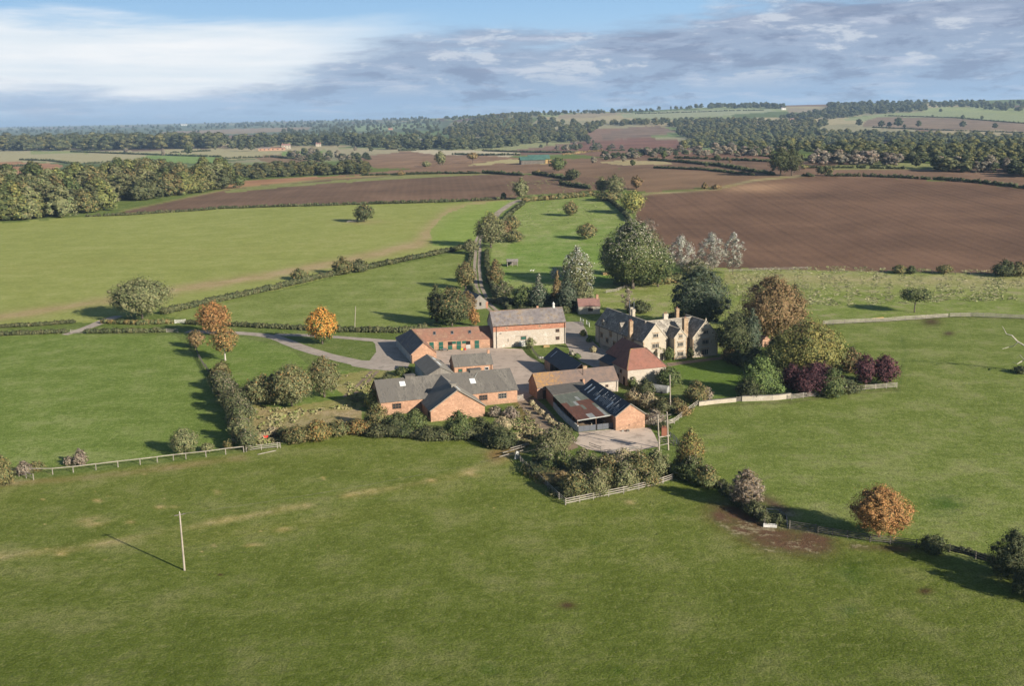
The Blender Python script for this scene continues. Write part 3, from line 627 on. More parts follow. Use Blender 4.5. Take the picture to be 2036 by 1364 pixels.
# stable block -----------------------------------------------------
sb = empty('stable_block', (-27.3, 282.9, 0), R(15.5)); tag(sb, 'L-shaped brick stable with clay tile roof and a row of dark green doors', 'stable')
def loc(ob, x, y):
    a = ob.rotation_euler.z; dx, dy = x - ob.location.x, y - ob.location.y
    return (dx * math.cos(a) + dy * math.sin(a), -dx * math.sin(a) + dy * math.cos(a))
h, hr = 2.5, 5.5
E1 = (0, 0); E0 = loc(sb, -33.8, 306.3); I1 = loc(sb, -20.7, 285.0); W1 = loc(sb, -24.0, 284.0); Cc = loc(sb, -28.9, 302.5)
V0 = loc(sb, -24.6, 299.6); FR = loc(sb, -5.6, 301.7); RR1 = loc(sb, -6.3, 305.6); BR1 = loc(sb, -7.0, 309.5)
W1 = ((E1[0] + I1[0]) / 2, 0); I1 = (I1[0], 0)
r_ = MB(); e = .03
def z3(p, z): return (p[0], p[1], z)
def out(p, q_, d): v = Vector((p[0] - q_[0], p[1] - q_[1])).normalized() * d; return (p[0] + v.x, p[1] + v.y)
w_ = MB()
fp = [E1, I1, V0, FR, BR1, E0]
w_.hexa([z3(p, -.4) for p in fp], [z3(p, h) for p in fp])
w_.poly([z3(E1, h), z3(I1, h), z3(W1, hr)]); w_.poly([z3(FR, h), z3(BR1, h), z3(RR1, hr)])
wall = w_.build('wall', 'brick', sb)
lw = MB(); d = Vector((E0[0] - E1[0], E0[1] - E1[1])).normalized(); n = Vector((-d.y, d.x)) * .03
lw.hexa([(E1[0] + n.x, E1[1] + n.y + .3, 0), (E1[0] + .02, E1[1] + .3, 0), (E0[0] + .02, E0[1] - .1, 0), (E0[0] + n.x, E0[1] + n.y, 0)], [(E1[0] + n.x, E1[1] + n.y + .3, 2.35), (E1[0] + .02, E1[1] + .3, 2.35), (E0[0] + .02, E0[1] - .1, 2.35), (E0[0] + n.x, E0[1] + n.y, 2.35)])
lw.build('limewashed_side', 'white_board', wall)
rf = MB(); T = .14
slab(rf, [z3(Cc, hr + e), z3(V0, h + e), z3(FR, h + e), z3(RR1, hr + e)], T)
slab(rf, [z3((V0[0] + .0, V0[1]), h + e), z3(Cc, hr + e), z3((W1[0], W1[1] - .2), hr + e), z3((I1[0], I1[1] - .2), h + e)], T)
slab(rf, [z3(E0, h + e), z3(Cc, hr + e), z3(RR1, hr + e), z3(BR1, h + e)][::-1], T)
rf.build('roof', 'redtile', sb)
rf2 = MB(); slab(rf2, [z3((E1[0] - .25, E1[1] - .2), h - .1), z3((W1[0], W1[1] - .2), hr + e), z3(Cc, hr + e), z3((E0[0] - .25, E0[1]), h - .1)], T); rf2.build('roof', 'slate', sb)
MB().bar(z3(Cc, hr + .2), z3(RR1, hr + .2), .3, .12).bar(z3(Cc, hr + .2), z3((W1[0], -.2), hr + .2), .3, .12).build('ridge_cap', 'lichen_roof', sb)
fd = Vector((FR[0] - V0[0], FR[1] - V0[1])); fl = fd.length; fd.normalize(); fa = math.atan2(fd.y, fd.x)
sf = empty('stable_front', (V0[0], V0[1], 0)); sf.parent = sb; sf.rotation_euler = (0, 0, fa); sf.name = 'front_wall'
for i, x in enumerate((1.6, 4.3, 6.9, 9.4, 12.1, 14.6)):
    o = panel(sf, 'door', x, 0, 0, 1.25, 1.12, '-y', 'white_board' if i == 4 else 'green_door', .06)
    if i in (2, 4): panel(sf, 'opening', x, 0, 1.2, 1.25, 1.05, '-y', 'void', .03)
    else: panel(sf, 'door', x, 0, 1.2, 1.25, 1.1, '-y', 'green_door', .06)
for x in (8.05, 10.9): panel(sf, 'shutter', x, 0, 1.55, 1.1, .75, '-y', 'green_door', .05)
sx_ = (hr - h)
for x in (2.6, 7.7, 12.8):
    sk = MB(); yy = 1.55; zz = h + .38 + sx_ * (yy / 3.85); sk.hexa([(x - .38, yy, zz), (x + .38, yy, zz), (x + .38, yy + .9, zz + .72), (x - .38, yy + .9, zz + .72)], [(x - .38, yy, zz + .1), (x + .38, yy, zz + .1), (x + .38, yy + .9, zz + .82), (x - .38, yy + .9, zz + .82)])
    s1 = sk.build('skylight', 'lead', sf); g_ = MB(); g_.hexa([(x - .28, yy + .1, zz + .19), (x + .28, yy + .1, zz + .19), (x + .28, yy + .8, zz + .75), (x - .28, yy + .8, zz + .75)], [(x - .28, yy + .1, zz + .21), (x + .28, yy + .1, zz + .21), (x + .28, yy + .8, zz + .77), (x - .28, yy + .8, zz + .77)]); g_.build('pane', 'glass', s1)
pipe(sb, [(.15, -.08, 0), (.15, -.08, 2.4)])

# grey shed -------------------------------------------------------
s = empty('shed', (-20.9, 256.5, 0), R(16.5)); tag(s, 'grey corrugated roofed shed with upright boarded gable behind the big cowshed', 'shed')
W_, D = 6.6, 15.6
wl = gwall(s, 0, W_, 0, D, 3.0, 4.75, 'y', 'white_board')
gb = MB()
for i in range(22):
    x0 = i * .3; zt = 3.0 + 1.75 * (1 - abs((x0 + .15) / 3.3 - 1)); gb.box(x0 + .01, x0 + .27, -.05, -.01, 0, zt)
gb.build('boarding', 'grey_board', s)
rfo = groof(s, 0, W_, 0, D, 3.0, 4.75, 'y', 'asb_y', .3, .25, .08)
def onroof(root, par, x0, x1, y0, y1, h, hr, xm, m, name='skylight'):
    f = lambda x: hr - (hr - h) * abs(x - xm) / xm + .15
    b_ = MB(); b_.hexa([(x0, y0, f(x0)), (x1, y0, f(x1)), (x1, y1, f(x1)), (x0, y1, f(x0))], [(x0, y0, f(x0) + .03), (x1, y0, f(x1) + .03), (x1, y1, f(x1) + .03), (x0, y1, f(x0) + .03)]); return b_.build(name, m, par)
onroof(s, rfo, 3.9, 4.6, 4.5, 8.5, 3.0, 4.75, 3.3, 'skylight'); onroof(s, rfo, 3.9, 4.6, 11, 13, 3.0, 4.75, 3.3, 'skylight')

# small brick building ---------------------------------------------
s = empty('outbuilding', (-14.7, 265.4, 0), R(14.5)); tag(s, 'small brick outbuilding with mossy grey roof standing alone in the middle of the yard', 'outbuilding')
gwall(s, 0, 10.0, .2, 6, 3.0, 5.3, 'x', 'brick'); groof(s, 0, 10.0, .2, 6, 3.0, 5.3, 'x', 'asb', .25, .2, .08)
chimney(s, 9.6, 3.1, 4.6, 6.1, .6, .6, 'brick', 0, False)
for x, mm in ((1.5, 'green_door'), (3.7, 'glass'), (5.7, 'glass'), (8.4, 'glass')): window(s, x, .2, 1.5, 1.0, .75, '-y', 1, 'frame_white' if x > 8 else 'frame_dark', 1, pane=mm)
pipe(s, [(9.6, .05, 0), (9.6, .05, 2.9)]); panel(s, 'door', 0, 3, 0, 1, 2, '-x', 'frame_dark', .05)

# big cowshed -------------------------------------------------------
cw = empty('cowshed', (-29.5, 231.2, 0), R(17.5)); tag(cw, 'T-shaped orange brick cowshed with weathered grey sheet roofs and pale skylights', 'barn')
L, D, h, hr = 32.0, 12.3, 3.2, 6.75
gwall(cw, 0, L, 0, D, h, hr, 'x', 'brick'); rm = groof(cw, 0, L, 0, D, h, hr, 'x', 'asb', .35, .25, .09)
def onroofx(par, x0, x1, y0, y1, m, name='skylight', hh=.03):
    f = lambda y: h + (hr - h) * y / (D / 2) + .13
    b_ = MB(); b_.hexa([(x0, y0, f(y0)), (x1, y0, f(y0)), (x1, y1, f(y1)), (x0, y1, f(y1))], [(x0, y0, f(y0) + hh), (x1, y0, f(y0) + hh), (x1, y1, f(y1) + hh), (x0, y1, f(y1) + hh)]); return b_.build(name, m, par)
onroofx(rm, 5.3, 6.6, 3.7, 5.0, 'skylight'); onroofx(rm, 21.6, 22.9, 2.6, 4.0, 'skylight')
for x, wd in ((8.0, 2.2), (23.6, 2.6)):
    vb = MB(); vb.box(x - wd / 2, x + wd / 2, D / 2 - .6, D / 2 + .6, hr - .3, hr + .55); vb.box(x - wd / 2 - .15, x + wd / 2 + .15, D / 2 - .85, D / 2 + .85, hr + .55, hr + .66); vb.build('ridge_vent', 'asb', rm)
MB().bar((22.9, 4.0, h + 2.6), (24.0, 5.4, h + 3.4), .1).build('fallen_strip', 'pale_metal', rm)
for x, yb in ((28.4, 0), (23.8, 0), (3.6, 0)): window(cw, x, 0, 1.35, 1.9, 1.15, '-y', 3, 'frame_dark' if x != 28.4 else 'grey_board', 2)
for x in (21.6, 26, 31): window(cw, x, 0, 1.35, .01, .01, '-y', 1) if False else None
# front wing
Lw0, Lw1 = loc(cw, -18.0, 225.6), loc(cw, -5.6, 229.4)
x0, y0 = Lw0; x1 = x0 + 12.3; y1 = 6.0; hw, hrw = 2.45, 6.62; xm = (x0 + x1) / 2
gwall(cw, x0, x1, y0, 1.0, hw, hrw, 'y', 'brick')
sl = (hrw - hw) / (xm - x0)
fr = MB(); slab(fr, [(x0 - .25, y0 - .25, hw - .1), (xm, y0 - .25, hrw), (xm, 6.0, hrw), (x0 - .25, .6, hw - .1)], .1)
slab(fr, [(xm, y0 - .25, hrw), (x1 + .25, y0 - .25, hw - .1), (x1 + .25, .6, hw - .1), (xm, 6.0, hrw)], .1); fo = fr.build('roof', 'asb_y', cw)
for ya, yb, xa, xb in ((y0 + 2.5, y0 + 6.2, xm + .8, xm + 1.5), (y0 + 7.5, y0 + 9.5, xm + .5, xm + 1.1)):
    f = lambda x: hrw - sl * abs(x - xm) + .13
    g_ = MB(); g_.hexa([(xa, ya, f(xa)), (xb, ya, f(xb)), (xb, yb, f(xb)), (xa, yb, f(xa))], [(xa, ya, f(xa) + .03), (xb, ya, f(xb) + .03), (xb, yb, f(xb) + .03), (xa, yb, f(xa) + .03)]); g_.build('skylight', 'skylight', fo)
vb = MB(); ymid = y0 + 4.2; vb.box(xm - .5, xm + .5, ymid - .9, ymid + .9, hrw - .4, hrw + .6); vb.box(xm - .8, xm + .8, ymid - 1.1, ymid + 1.1, hrw + .6, hrw + .72); vb.build('ridge_vent', 'asb_y', fo)
window(cw, x0, y0 + 1.8, .8, 1.3, 1.0, '-x', 2, 'frame_dark')
MB().bar((x0 - .3, y0 - .28, hw + .0), (xm, y0 - .28, hrw + .1), .12, .2).bar((xm, y0 - .28, hrw + .1), (x1 + .3, y0 - .28, hw), .12, .2).build('verge_board', 'asb_y', fo)

# lichened building ---------------------------------------------------
s = empty('outbuilding', (5.7, 243.1, 0), R(17.5)); tag(s, 'long low building of brick and stone with an orange lichened roof and brick ridge chimney', 'outbuilding')
L, D, h, hr = 20.5, 6.1, 2.95, 5.5
gwall(s, 0, L, 0, D, h, hr, 'x', 'brick'); MB().box(13.5, L + .02, -.03, .1, -.3, 2.9).build('stone_front', 'rubble', s)
groof(s, 0, L, 0, D, h, hr, 'x', 'lichen_roof', .25, .12)
chimney(s, 13.2, D / 2 + .2, hr - .5, hr + .75, 1.0, .7, 'quoin', 0, False); pipe(s, [(12.1, 1.6, 4.2), (12.1, 1.6, 5.9)], .07, 'black', 'flue')
gutter(s, (.0, -.3, 2.72), (L, -.3, 2.72), 'lead'); pipe(s, [(20.0, -.12, 0), (20.0, -.12, 1.0), (20.15, -.12, 1.4), (20.15, -.12, 2.7)]); chimney(s, 11.6, -.1, 2.4, 3.9, .5, .5, 'brick', 0, False)
panel(s, 'door', 1.9, 0, 0, 1.1, 2.1, '-y', 'frame_dark', .04); window(s, 17.6, 0, 1.4, .6, .5, '-y', 1, 'frame_dark')

# dark roofed brick shed + open shed -----------------------------------
s = empty('shed', (21.5, 216.6, 0), R(16.0)); tag(s, 'brick gabled shed whose dark slate roof shows rows of slipped white battens', 'shed')
gwall(s, 0, 6.6, 0, 23.2, 3.1, 5.45, 'y', 'brick'); rr1 = groof(s, 0, 6.6, 0, 23.2, 3.1, 5.45, 'y', 'darkslate', .2, .15, .1)
fz = lambda x: 5.45 - (2.35) * abs(x - 3.3) / 3.3 + .16
rnd = random.Random(8)
def strip(x0, x1, y0, y1, m, nm): MB().hexa([(x0, y0, fz(x0)), (x1, y0, fz(x1)), (x1, y1, fz(x1)), (x0, y1, fz(x0))], [(x0, y0, fz(x0) + .025), (x1, y0, fz(x1) + .025), (x1, y1, fz(x1) + .025), (x0, y1, fz(x0) + .025)]).build(nm, m, rr1)
bt = MB()
for i in range(21):
    y = 1.0 + i * .72; x0 = rnd.uniform(.05, .9); x1 = x0 + rnd.uniform(.5, 2.3); x1 = min(x1, 3.0)
    for q_ in range(rnd.choice((1, 1, 2))):
        bt.hexa([(x0, y, fz(x0)), (x1, y, fz(x1)), (x1, y + .09, fz(x1)), (x0, y + .09, fz(x0))], [(x0, y, fz(x0) + .02), (x1, y, fz(x1) + .02), (x1, y + .09, fz(x1) + .02), (x0, y + .09, fz(x0) + .02)]); x0 = x1 + .2; x1 = min(x0 + rnd.uniform(.2, .8), 3.05)
        if x0 > 2.9: break
bt.build('exposed_batten', 'skylight', rr1)
for y, xa, xb in ((20.5, .6, 2.4), (18.3, .5, 2.3), (12.8, .3, 1.5), (5.8, .3, 1.8)): strip(xa, xb, y, y + .5, 'skylight', 'skylight')
MB().bar((-.25, -.18, 3.0), (3.3, -.18, 5.55), .12, .18).bar((3.3, -.18, 5.55), (6.85, -.18, 3.0), .12, .18).build('verge_board', 'asb_y', rr1)
panel(s, 'air_brick', 3.0, 0, .8, .25, .2, '-y', 'void', .02)

s = empty('open_shed', (13.4, 216.0, 0), R(17.0)); tag(s, 'open fronted cattle shed under a green and rusty corrugated metal roof', 'shed')
pl = {k_: loc(s, *v) for k_, v in dict(BL=(13.4, 216.0), BR=(21.5, 218.5), ML=(9.1, 235.4), MR=(17.0, 238.6), TL=(7.6, 243.2), TR=(16.6, 245.8)).items()}
zz = dict(BL=2.5, BR=2.98, ML=2.75, MR=3.12, TL=3.0, TR=3.3)
def lerp(a, b_, t): return tuple(a[i] + (b_[i] - a[i]) * t for i in range(3))
c3 = {k_: (pl[k_][0], pl[k_][1], zz[k_]) for k_ in pl}
def grid(u, v): return lerp(lerp(c3['BL'], c3['BR'], u), lerp(c3['ML'], c3['MR'], u), v)
rnd = random.Random(5); NU, NV = 12, 6
RUST = {0: '111111111101', 1: '111111111000', 2: '111110111000', 3: '110001111110', 4: '000000000000', 5: '000000000000'}
meshes = {'g': MB(), 'r': MB(), 'p': MB()}
for j in range(NV):
    for i in range(NU):
        k_ = 'r' if RUST[j][i] == '1' else 'g'
        if (i, j) in ((4, 0), (5, 0), (4, 3)): k_ = 'p'
        if j in (0, 1, 2) and i in (9,): k_ = 'p' if j < 2 else k_
        if (i, j) in ((6, 4),): k_ = 'p'
        dz = .012 * ((i + j) % 2) + .01 * j
        q4 = [grid(i / NU, j / NV), grid((i + 1) / NU, j / NV), grid((i + 1) / NU, (j + 1) / NV), grid(i / NU, (j + 1) / NV)]
        slab(meshes[k_], [(p[0], p[1], p[2] + dz) for p in q4], .04)
ro = meshes['g'].build('roof', 'green_metal', s); meshes['r'].build('rusty_sheet', 'rust_metal', ro); meshes['p'].build('pale_sheet', 'pale_metal', ro)
t_ = MB(); slab(t_, [(c3[k_][0], c3[k_][1], c3[k_][2] + .1) for k_ in ('ML', 'MR', 'TR', 'TL')], .08); t_.build('rear_roof', 'asb', s)
x1_, y1_ = pl['ML']; x2_, y2_ = pl['TL']
wl = MB(); wl.bar((x1_ + .2, y1_, 1.2), (x2_ + .2, y2_ - .3, 1.2), .25, 3.0); wl.build('side_wall', 'brick_red', s)
wl = MB()
for i in range(10):
    a_ = lerp(c3['BL'], c3['ML'], i / 10); b_ = lerp(c3['BL'], c3['ML'], (i + 1) / 10); off = -.35 * math.sin(math.pi * i / 10); off2 = -.35 * math.sin(math.pi * (i + 1) / 10)
    wl.hexa([(a_[0] + off, a_[1], -.2), (a_[0] + off + .3, a_[1], -.2), (b_[0] + off2 + .3, b_[1], -.2), (b_[0] + off2, b_[1], -.2)], [(a_[0] + off, a_[1], 1.45), (a_[0] + off + .3, a_[1], 1.45), (b_[0] + off2 + .3, b_[1], 1.45), (b_[0] + off2, b_[1], 1.45)])
wl.build('low_wall', 'white_board', s)
def post(mb, u, v, par=None): p = grid(u, v); mb.bar((p[0], p[1], 0), (p[0], p[1], p[2]), .16); return mb
for u in (.01, .5, .985):
    for v in ((.01,) if u > .1 else (.01, .2, .4, .6, .8, .99)): post(MB(), u, v).build('post', 'frame_dark', s)
MB().bar(tuple(x - .02 for x in c3['BL']), tuple(x - .02 for x in c3['BR']), .08, .22).build('fascia', 'pale_metal', s)
fl_ = MB(); fl_.poly([(c3[k_][0], c3[k_][1], .05) for k_ in ('BL', 'BR', 'MR', 'ML')]); fl_.build('floor', 'earth', s)
bx, by = c3['BR'][0], c3['BR'][1]
for i in range(2):
    g0 = lerp(c3['BL'], c3['BR'], i * .5 + .02); g1 = lerp(c3['BL'], c3['BR'], i * .5 + .48)
    G = MB(); G.hexa([(g0[0], g0[1] - .22, .08), (g1[0], g1[1] - .22, .08), (g1[0], g1[1] - .19, .08), (g0[0], g0[1] - .19, .08)], [(g0[0], g0[1] - .22, 1.3), (g1[0], g1[1] - .22, 1.3), (g1[0], g1[1] - .19, 1.3), (g0[0], g0[1] - .19, 1.3)])
    go = G.build('gate', 'steel', s); B2 = MB()
    for k_ in range(5): z = .12 + k_ * .29; B2.bar((g0[0], g0[1] - .27, z), (g1[0], g1[1] - .27, z), .05)
    for k_ in range(4): p = lerp(g0, g1, k_ / 3); B2.bar((p[0], p[1] - .27, .08), (p[0], p[1] - .27, 1.34), .06)
    B2.build('rail', 'lead', go)

# black roofed shed -----------------------------------------------------
s = empty('shed', (17.0 - 3.2, 255.2, 0), R(15.5)); tag(s, 'shed with a plain near-black slate roof and open side facing the yard', 'shed')
b_ = MB(); b_.box(6.2, 6.5, 0, 20, -.3, 2.9); b_.box(0, 6.5, 19.7, 20.0, -.3, 2.9); b_.box(0, 6.5, 0, .3, -.3, 2.9); b_.box(0, .35, 15.2, 20, -.3, 2.85)
b_.poly([(0, 20.0, 2.9), (6.5, 20, 2.9), (3.25, 20.0, 5.35)]); b_.build('wall', 'brick', s)
rr2 = groof(s, 0, 6.5, 0, 20, 2.9, 5.35, 'y', 'darkslate', .3, .2, .12); MB().box(0, 6.4, .2, 19.8, .02, .06).build('floor', 'earth', s)
for y in (4, 8, 12): MB().bar((.15, y, 0), (.15, y, 2.9), .2).build('post', 'wood_dark', s)
fz = lambda x: 5.35 - 2.45 * abs(x - 3.25) / 3.25 + .17
MB().hexa([(.8, 17.0, fz(.8)), (2.6, 17, fz(2.6)), (2.6, 17.25, fz(2.6)), (.8, 17.25, fz(.8))], [(.8, 17.0, fz(.8) + .03), (2.6, 17, fz(2.6) + .03), (2.6, 17.25, fz(2.6) + .03), (.8, 17.25, fz(.8) + .03)]).build('skylight', 'skylight', rr2)
panel(s, 'doorway', 0, 13.8, 0, 2.6, 2.6, '-x', 'void', .01)

# red tiled cart house ----------------------------------------------------
s = empty('coach_house', (28.05, 253.5, 0), R(19.0)); tag(s, 'pale stone coach house with hipped even red tile roofs beside the manor', 'outbuilding')
h, hr = 4.3, 8.2; L, D = 10.3, 8.8
w_ = MB(); w_.box(0, L, 0, D, -.4, h); w_.build('wall', 'rubble', s)
r_ = MB(); o_ = .25; eh = h - .2
A_, B_, C_, D_ = (-o_, -o_, eh), (L + o_, -o_, eh), (L + o_, D + o_, eh), (-o_, D + o_, eh); r1_, r2_ = (2.8, D / 2, hr), (7.0, D / 2, hr)
slab(r_, [A_, B_, r2_, r1_]); slab(r_, [r1_, r2_, C_, D_]); slab(r_, [A_, r1_, D_]); slab(r_, [B_, C_, r2_])
ro = r_.build('roof', 'newtile', s)
MB().bar((r1_[0], r1_[1], hr + .14), (r2_[0], r2_[1], hr + .14), .3, .12).bar((A_[0], A_[1], eh + .15), (r1_[0], r1_[1], hr + .15), .22, .1).bar((B_[0], B_[1], eh + .15), (r2_[0], r2_[1], hr + .15), .22, .1).build('hip_tiles', 'lichen_roof', ro)
rx = 7.0; w_ = MB(); w_.box(rx - 3.6, rx + 3.6, D + .01, D + 11.5, -.4, h); w_.build('rear_wall', 'rubble', s)
r_ = MB(); slab(r_, [(rx - 3.85, D - 1.6, eh), (rx, 3.9, hr - .02), (rx, D + 9.5, hr - .02), (rx - 3.85, D + 11.7, eh)]); slab(r_, [(rx, 3.9, hr - .02), (rx + 3.85, D - 1.6, eh), (rx + 3.85, D + 11.7, eh), (rx, D + 9.5, hr - .02)]); slab(r_, [(rx - 3.85, D + 11.7, eh), (rx, D + 9.5, hr - .02), (rx + 3.85, D + 11.7, eh)])
r_.build('rear_roof', 'newtile', s)
w_ = MB(); w_.box(rx - 6.0, rx - 3.62, D + 1.2, D + 10.5, -.4, 2.7); w_.build('lean_to', 'rubble', s)
r_ = MB(); slab(r_, [(rx - 6.3, D + 1.0, 2.65), (rx - 3.6, D + 1.0, 4.0), (rx - 3.6, D + 10.7, 4.0), (rx - 6.3, D + 10.7, 2.65)]); r_.build('lean_to_roof', 'darkslate', s)
for y, z, w__, h__ in ((2.0, 0, .9, 2.0), (5.6, .9, .8, 1.0), (3.9, 2.7, .9, .8)): window(s, 0, y, z, w__, h__, '-x', 1, 'frame_dark', 1)
panel(s, 'door', rx - 6.0, D + 2.7, 0, 2.2, 2.3, '-x', 'void', .03); window(s, 1.5, 0, .7, .3, .8, '-y', 1, 'frame_dark')

# manor house ---------------------------------------------------------------
s = empty('manor_house', (35.2, 281.0, 0), R(22.0)); tag(s, 'old gabled stone manor house with mullioned windows, stone slate roofs and tall chimneys', 'house')
h, hr = 5.4, 9.7
def gab(x0, x1, y0, y1, h, hr, ax='y', wm='stone', og=.02):
    gwall(s, x0, x1, y0, y1, h, hr, ax, wm); return groof(s, x0, x1, y0, y1, h, hr, ax, 'stone_slate', .25, og, .15, ridge='stone')
gab(0, 7.5, 0, 28.6, h, hr)
gab(3.0, 18.0, .9, 8.3, h, 9.75, 'x')
gab(13.9, 21.9, -2.4, 8.0, h + .1, 9.8)
gab(8.2, 12.1, -2.3, 4.0, 6.0, 8.15)
def mull(x, y, z, w_, h_, n_, d='-y'): return window(s, x, y, z, w_, h_, d, n_, 'stone', 1, 'quoin')
for cx, y in ((3.75, 0),): mull(cx, y, 6.2, 1.5, 1.0, 3); mull(cx, y, 3.25, 2.0, 1.2, 4)
mull(17.9, -2.4, 6.3, 1.5, 1.0, 3); mull(17.9, -2.4, 3.45, 2.0, 1.2, 4); mull(17.7, -2.4, .5, 2.2, 1.5, 4)
mull(10.15, -2.3, 5.9, 1.05, .9, 3); mull(10.15, -2.3, 3.55, 1.7, 1.1, 4); mull(10.15, -2.3, .9, 1.7, 1.15, 4)
for x in (8.2, 12.1, .02, 7.48, 13.92, 21.88):
    y = -2.3 if 8 < x < 13 else (0 if x < 8 else -2.4); q_ = MB(); hh_ = 6.0 if 8 < x < 13 else 5.4
    for i in range(int(hh_ / .4)):
        wq = .35 if i % 2 else .22; sgn = 1 if x in (8.2, .02, 13.92) else -1; q_.box(min(x, x + sgn * wq), max(x, x + sgn * wq), y - .03, y + .02, i * .4 + .01, i * .4 + .39)
    q_.build('quoins', 'quoin', s)
for x0_, x1_, y_, h_, hr_ in ((0, 7.5, 0, 5.4, 9.7), (13.9, 21.9, -2.4, 5.5, 9.8), (8.2, 12.1, -2.3, 6.0, 8.15)):
    xm_ = (x0_ + x1_) / 2; MB().bar((x0_ - .15, y_ - .05, h_ - .05), (xm_, y_ - .05, hr_ + .22), .2, .2).bar((xm_, y_ - .05, hr_ + .22), (x1_ + .15, y_ - .05, h_ - .05), .2, .2).build('coping', 'stone', s)
    MB().hexa([(xm_ - .2, y_ - .15, hr_ + .3), (xm_ + .2, y_ - .15, hr_ + .3), (xm_ + .2, y_ + .15, hr_ + .3), (xm_ - .2, y_ + .15, hr_ + .3)], [(xm_ - .05, y_ - .05, hr_ + .9), (xm_ + .05, y_ - .05, hr_ + .9), (xm_ + .05, y_ + .05, hr_ + .9), (xm_ - .05, y_ + .05, hr_ + .9)]).build('finial', 'stone', s)
chimney(s, 13.0, 0.2, 0, 10.6, 1.25, 1.2, 'quoin', 1)
st = MB(); st.box(-1.1, -.02, 5.2, 7.6, -.3, 4.6); st.hexa([(-1.1, 5.2, 4.6), (-.02, 5.2, 4.6), (-.02, 7.6, 4.6), (-1.1, 7.6, 4.6)], [(-.9, 5.9, 6.2), (.1, 5.9, 6.2), (.1, 6.9, 6.2), (-.9, 6.9, 6.2)]); st.build('chimney_breast', 'quoin', s)
chimney(s, -.4, 6.4, 6.2, 9.9, 1.0, 1.0, 'quoin', 2)
chimney(s, 9.6, 5.0, 9.0, 11.3, 1.3, .8, 'stone', 2); chimney(s, 15.2, 8.2, 6, 11.8, .9, .9, 'quoin', 1)
for y in (13.2, 15.8):
    c_ = chimney(s, 4.3 + (y - 14) * .3, y, 8.8, 11.7, .85, .85, 'stone', 0); MB().tube([(4.3, y, 11.7), (4.3, y, 13.6)], [.12, .12], 7).tube([(4.3, y, 13.6), (4.3, y, 13.8)], [.22, .2], 7).build('flue', 'steel', c_)
def dormer(y, z, w_):
    m_ = MB(); m_.hexa([(.15, y - w_ / 2, z - 1.6), (2.8, y - w_ / 2, z - 1.6), (2.8, y + w_ / 2, z - 1.6), (.15, y + w_ / 2, z - 1.6)], [(.15, y - w_ / 2, z), (2.8, y - w_ / 2, z), (2.8, y + w_ / 2, z), (.15, y + w_ / 2, z)]); m_.hexa([(.15, y - w_ / 2, z), (2.8, y - w_ / 2, z), (2.8, y + w_ / 2, z), (.15, y + w_ / 2, z)], [(.15, y - .03, z + .9), (2.8, y - .03, z + .9), (2.8, y + .03, z + .9), (.15, y + .03, z + .9)])
    o = m_.build('dormer', 'stone', s)
    r__ = MB(); slab(r__, [(0, y - w_ / 2 - .15, z - .05), (3.4, y - w_ / 2 - .15, z - .05), (3.4, y, z + .95), (0, y, z + .95)][::-1], .1); slab(r__, [(0, y + w_ / 2 + .15, z - .05), (3.4, y + w_ / 2 + .15, z - .05), (3.4, y, z + .95), (0, y, z + .95)], .1); r__.build('dormer_roof', 'stone_slate', o)
    window(s, .15, y, z - 1.1, w_ * .6, .9, '-x', 2, 'stone')
dormer(24.0, 6.6, 1.7); dormer(13.5, 7.2, 1.2)
for y, z in ((24.5, 2.2), (21.0, 1.2), (16.6, 1.0), (10.0, 3.6), (18.9, 3.4)): window(s, 0, y, z, 1.3, 1.1, '-x', 2, 'quoin', 1, 'quoin')
panel(s, 'door', 0, 13.2, 0, 1.3, 2.3, '-x', 'void', .03)
for y in (26, 14.6, 11.6, 8): pipe(s, [(-.1, y, 0), (-.1, y, 5.2)])
pipe(s, [(13.75, -.9, 0), (13.75, -.9, 5.2)]); gutter(s, (-.32, .1, 5.15), (-.32, 28.6, 5.15))
MB().box(12.3, 13.85, .3, .88, 0, 5.2).build('link_wall', 'stone', s)
pt = MB(); pt.box(3.6, 6.0, -1.5, -.01, 0, 2.3); pt.hexa([(3.4, -1.7, 2.3), (6.2, -1.7, 2.3), (6.2, 0, 2.3), (3.4, 0, 2.3)], [(4.2, -.3, 3.2), (5.4, -.3, 3.2), (5.4, 0, 3.2), (4.2, 0, 3.2)]); pt.build('porch', 'stone', s); panel(s, 'door', 4.8, -1.5, 0, 1.0, 2.0, '-y', 'void', .02)

# cottage -------------------------------------------------------------------
p = P(1150.5, 625); s = empty('cottage', (p.x, p.y, p.z), R(4)); tag(s, 'tiny cream stone cottage with a pink tiled roof among the trees', 'cottage')
gwall(s, 0, 7.2, 0, 5, 2.7, 4.8, 'x', 'stone', -1); groof(s, 0, 7.2, 0, 5, 2.7, 4.8, 'x', 'pinktile', .2, .15); chimney(s, 6.6, 2.5, 4.2, 6.0, .7, .7, 'brick', 0)
window(s, 4.0, 0, 1.0, 1.5, .95, '-y', 3, 'frame_dark', 2)
# lane outbuilding
p = P(938, 616); s = empty('outbuilding', (p.x, p.y, p.z), R(22)); tag(s, 'narrow gabled outbuilding of grey board and brick beside the rutted track', 'outbuilding')
gwall(s, 0, 6.0, 0, 14, 2.3, 4.9, 'y', 'grey_board', -.5); groof(s, 0, 6.0, 0, 14, 2.3, 4.9, 'y', 'slate', .25, .1, .1); MB().box(5.2, 6.03, -.04, .3, 0, 2.4).build('brick_pier', 'brick_red', s); MB().box(0, .7, -.04, .3, 0, 2.4).build('brick_pier', 'brick_red', s); panel(s, 'window', 3.2, 0, 1.2, .8, 1.2, '-y', 'void', .02)
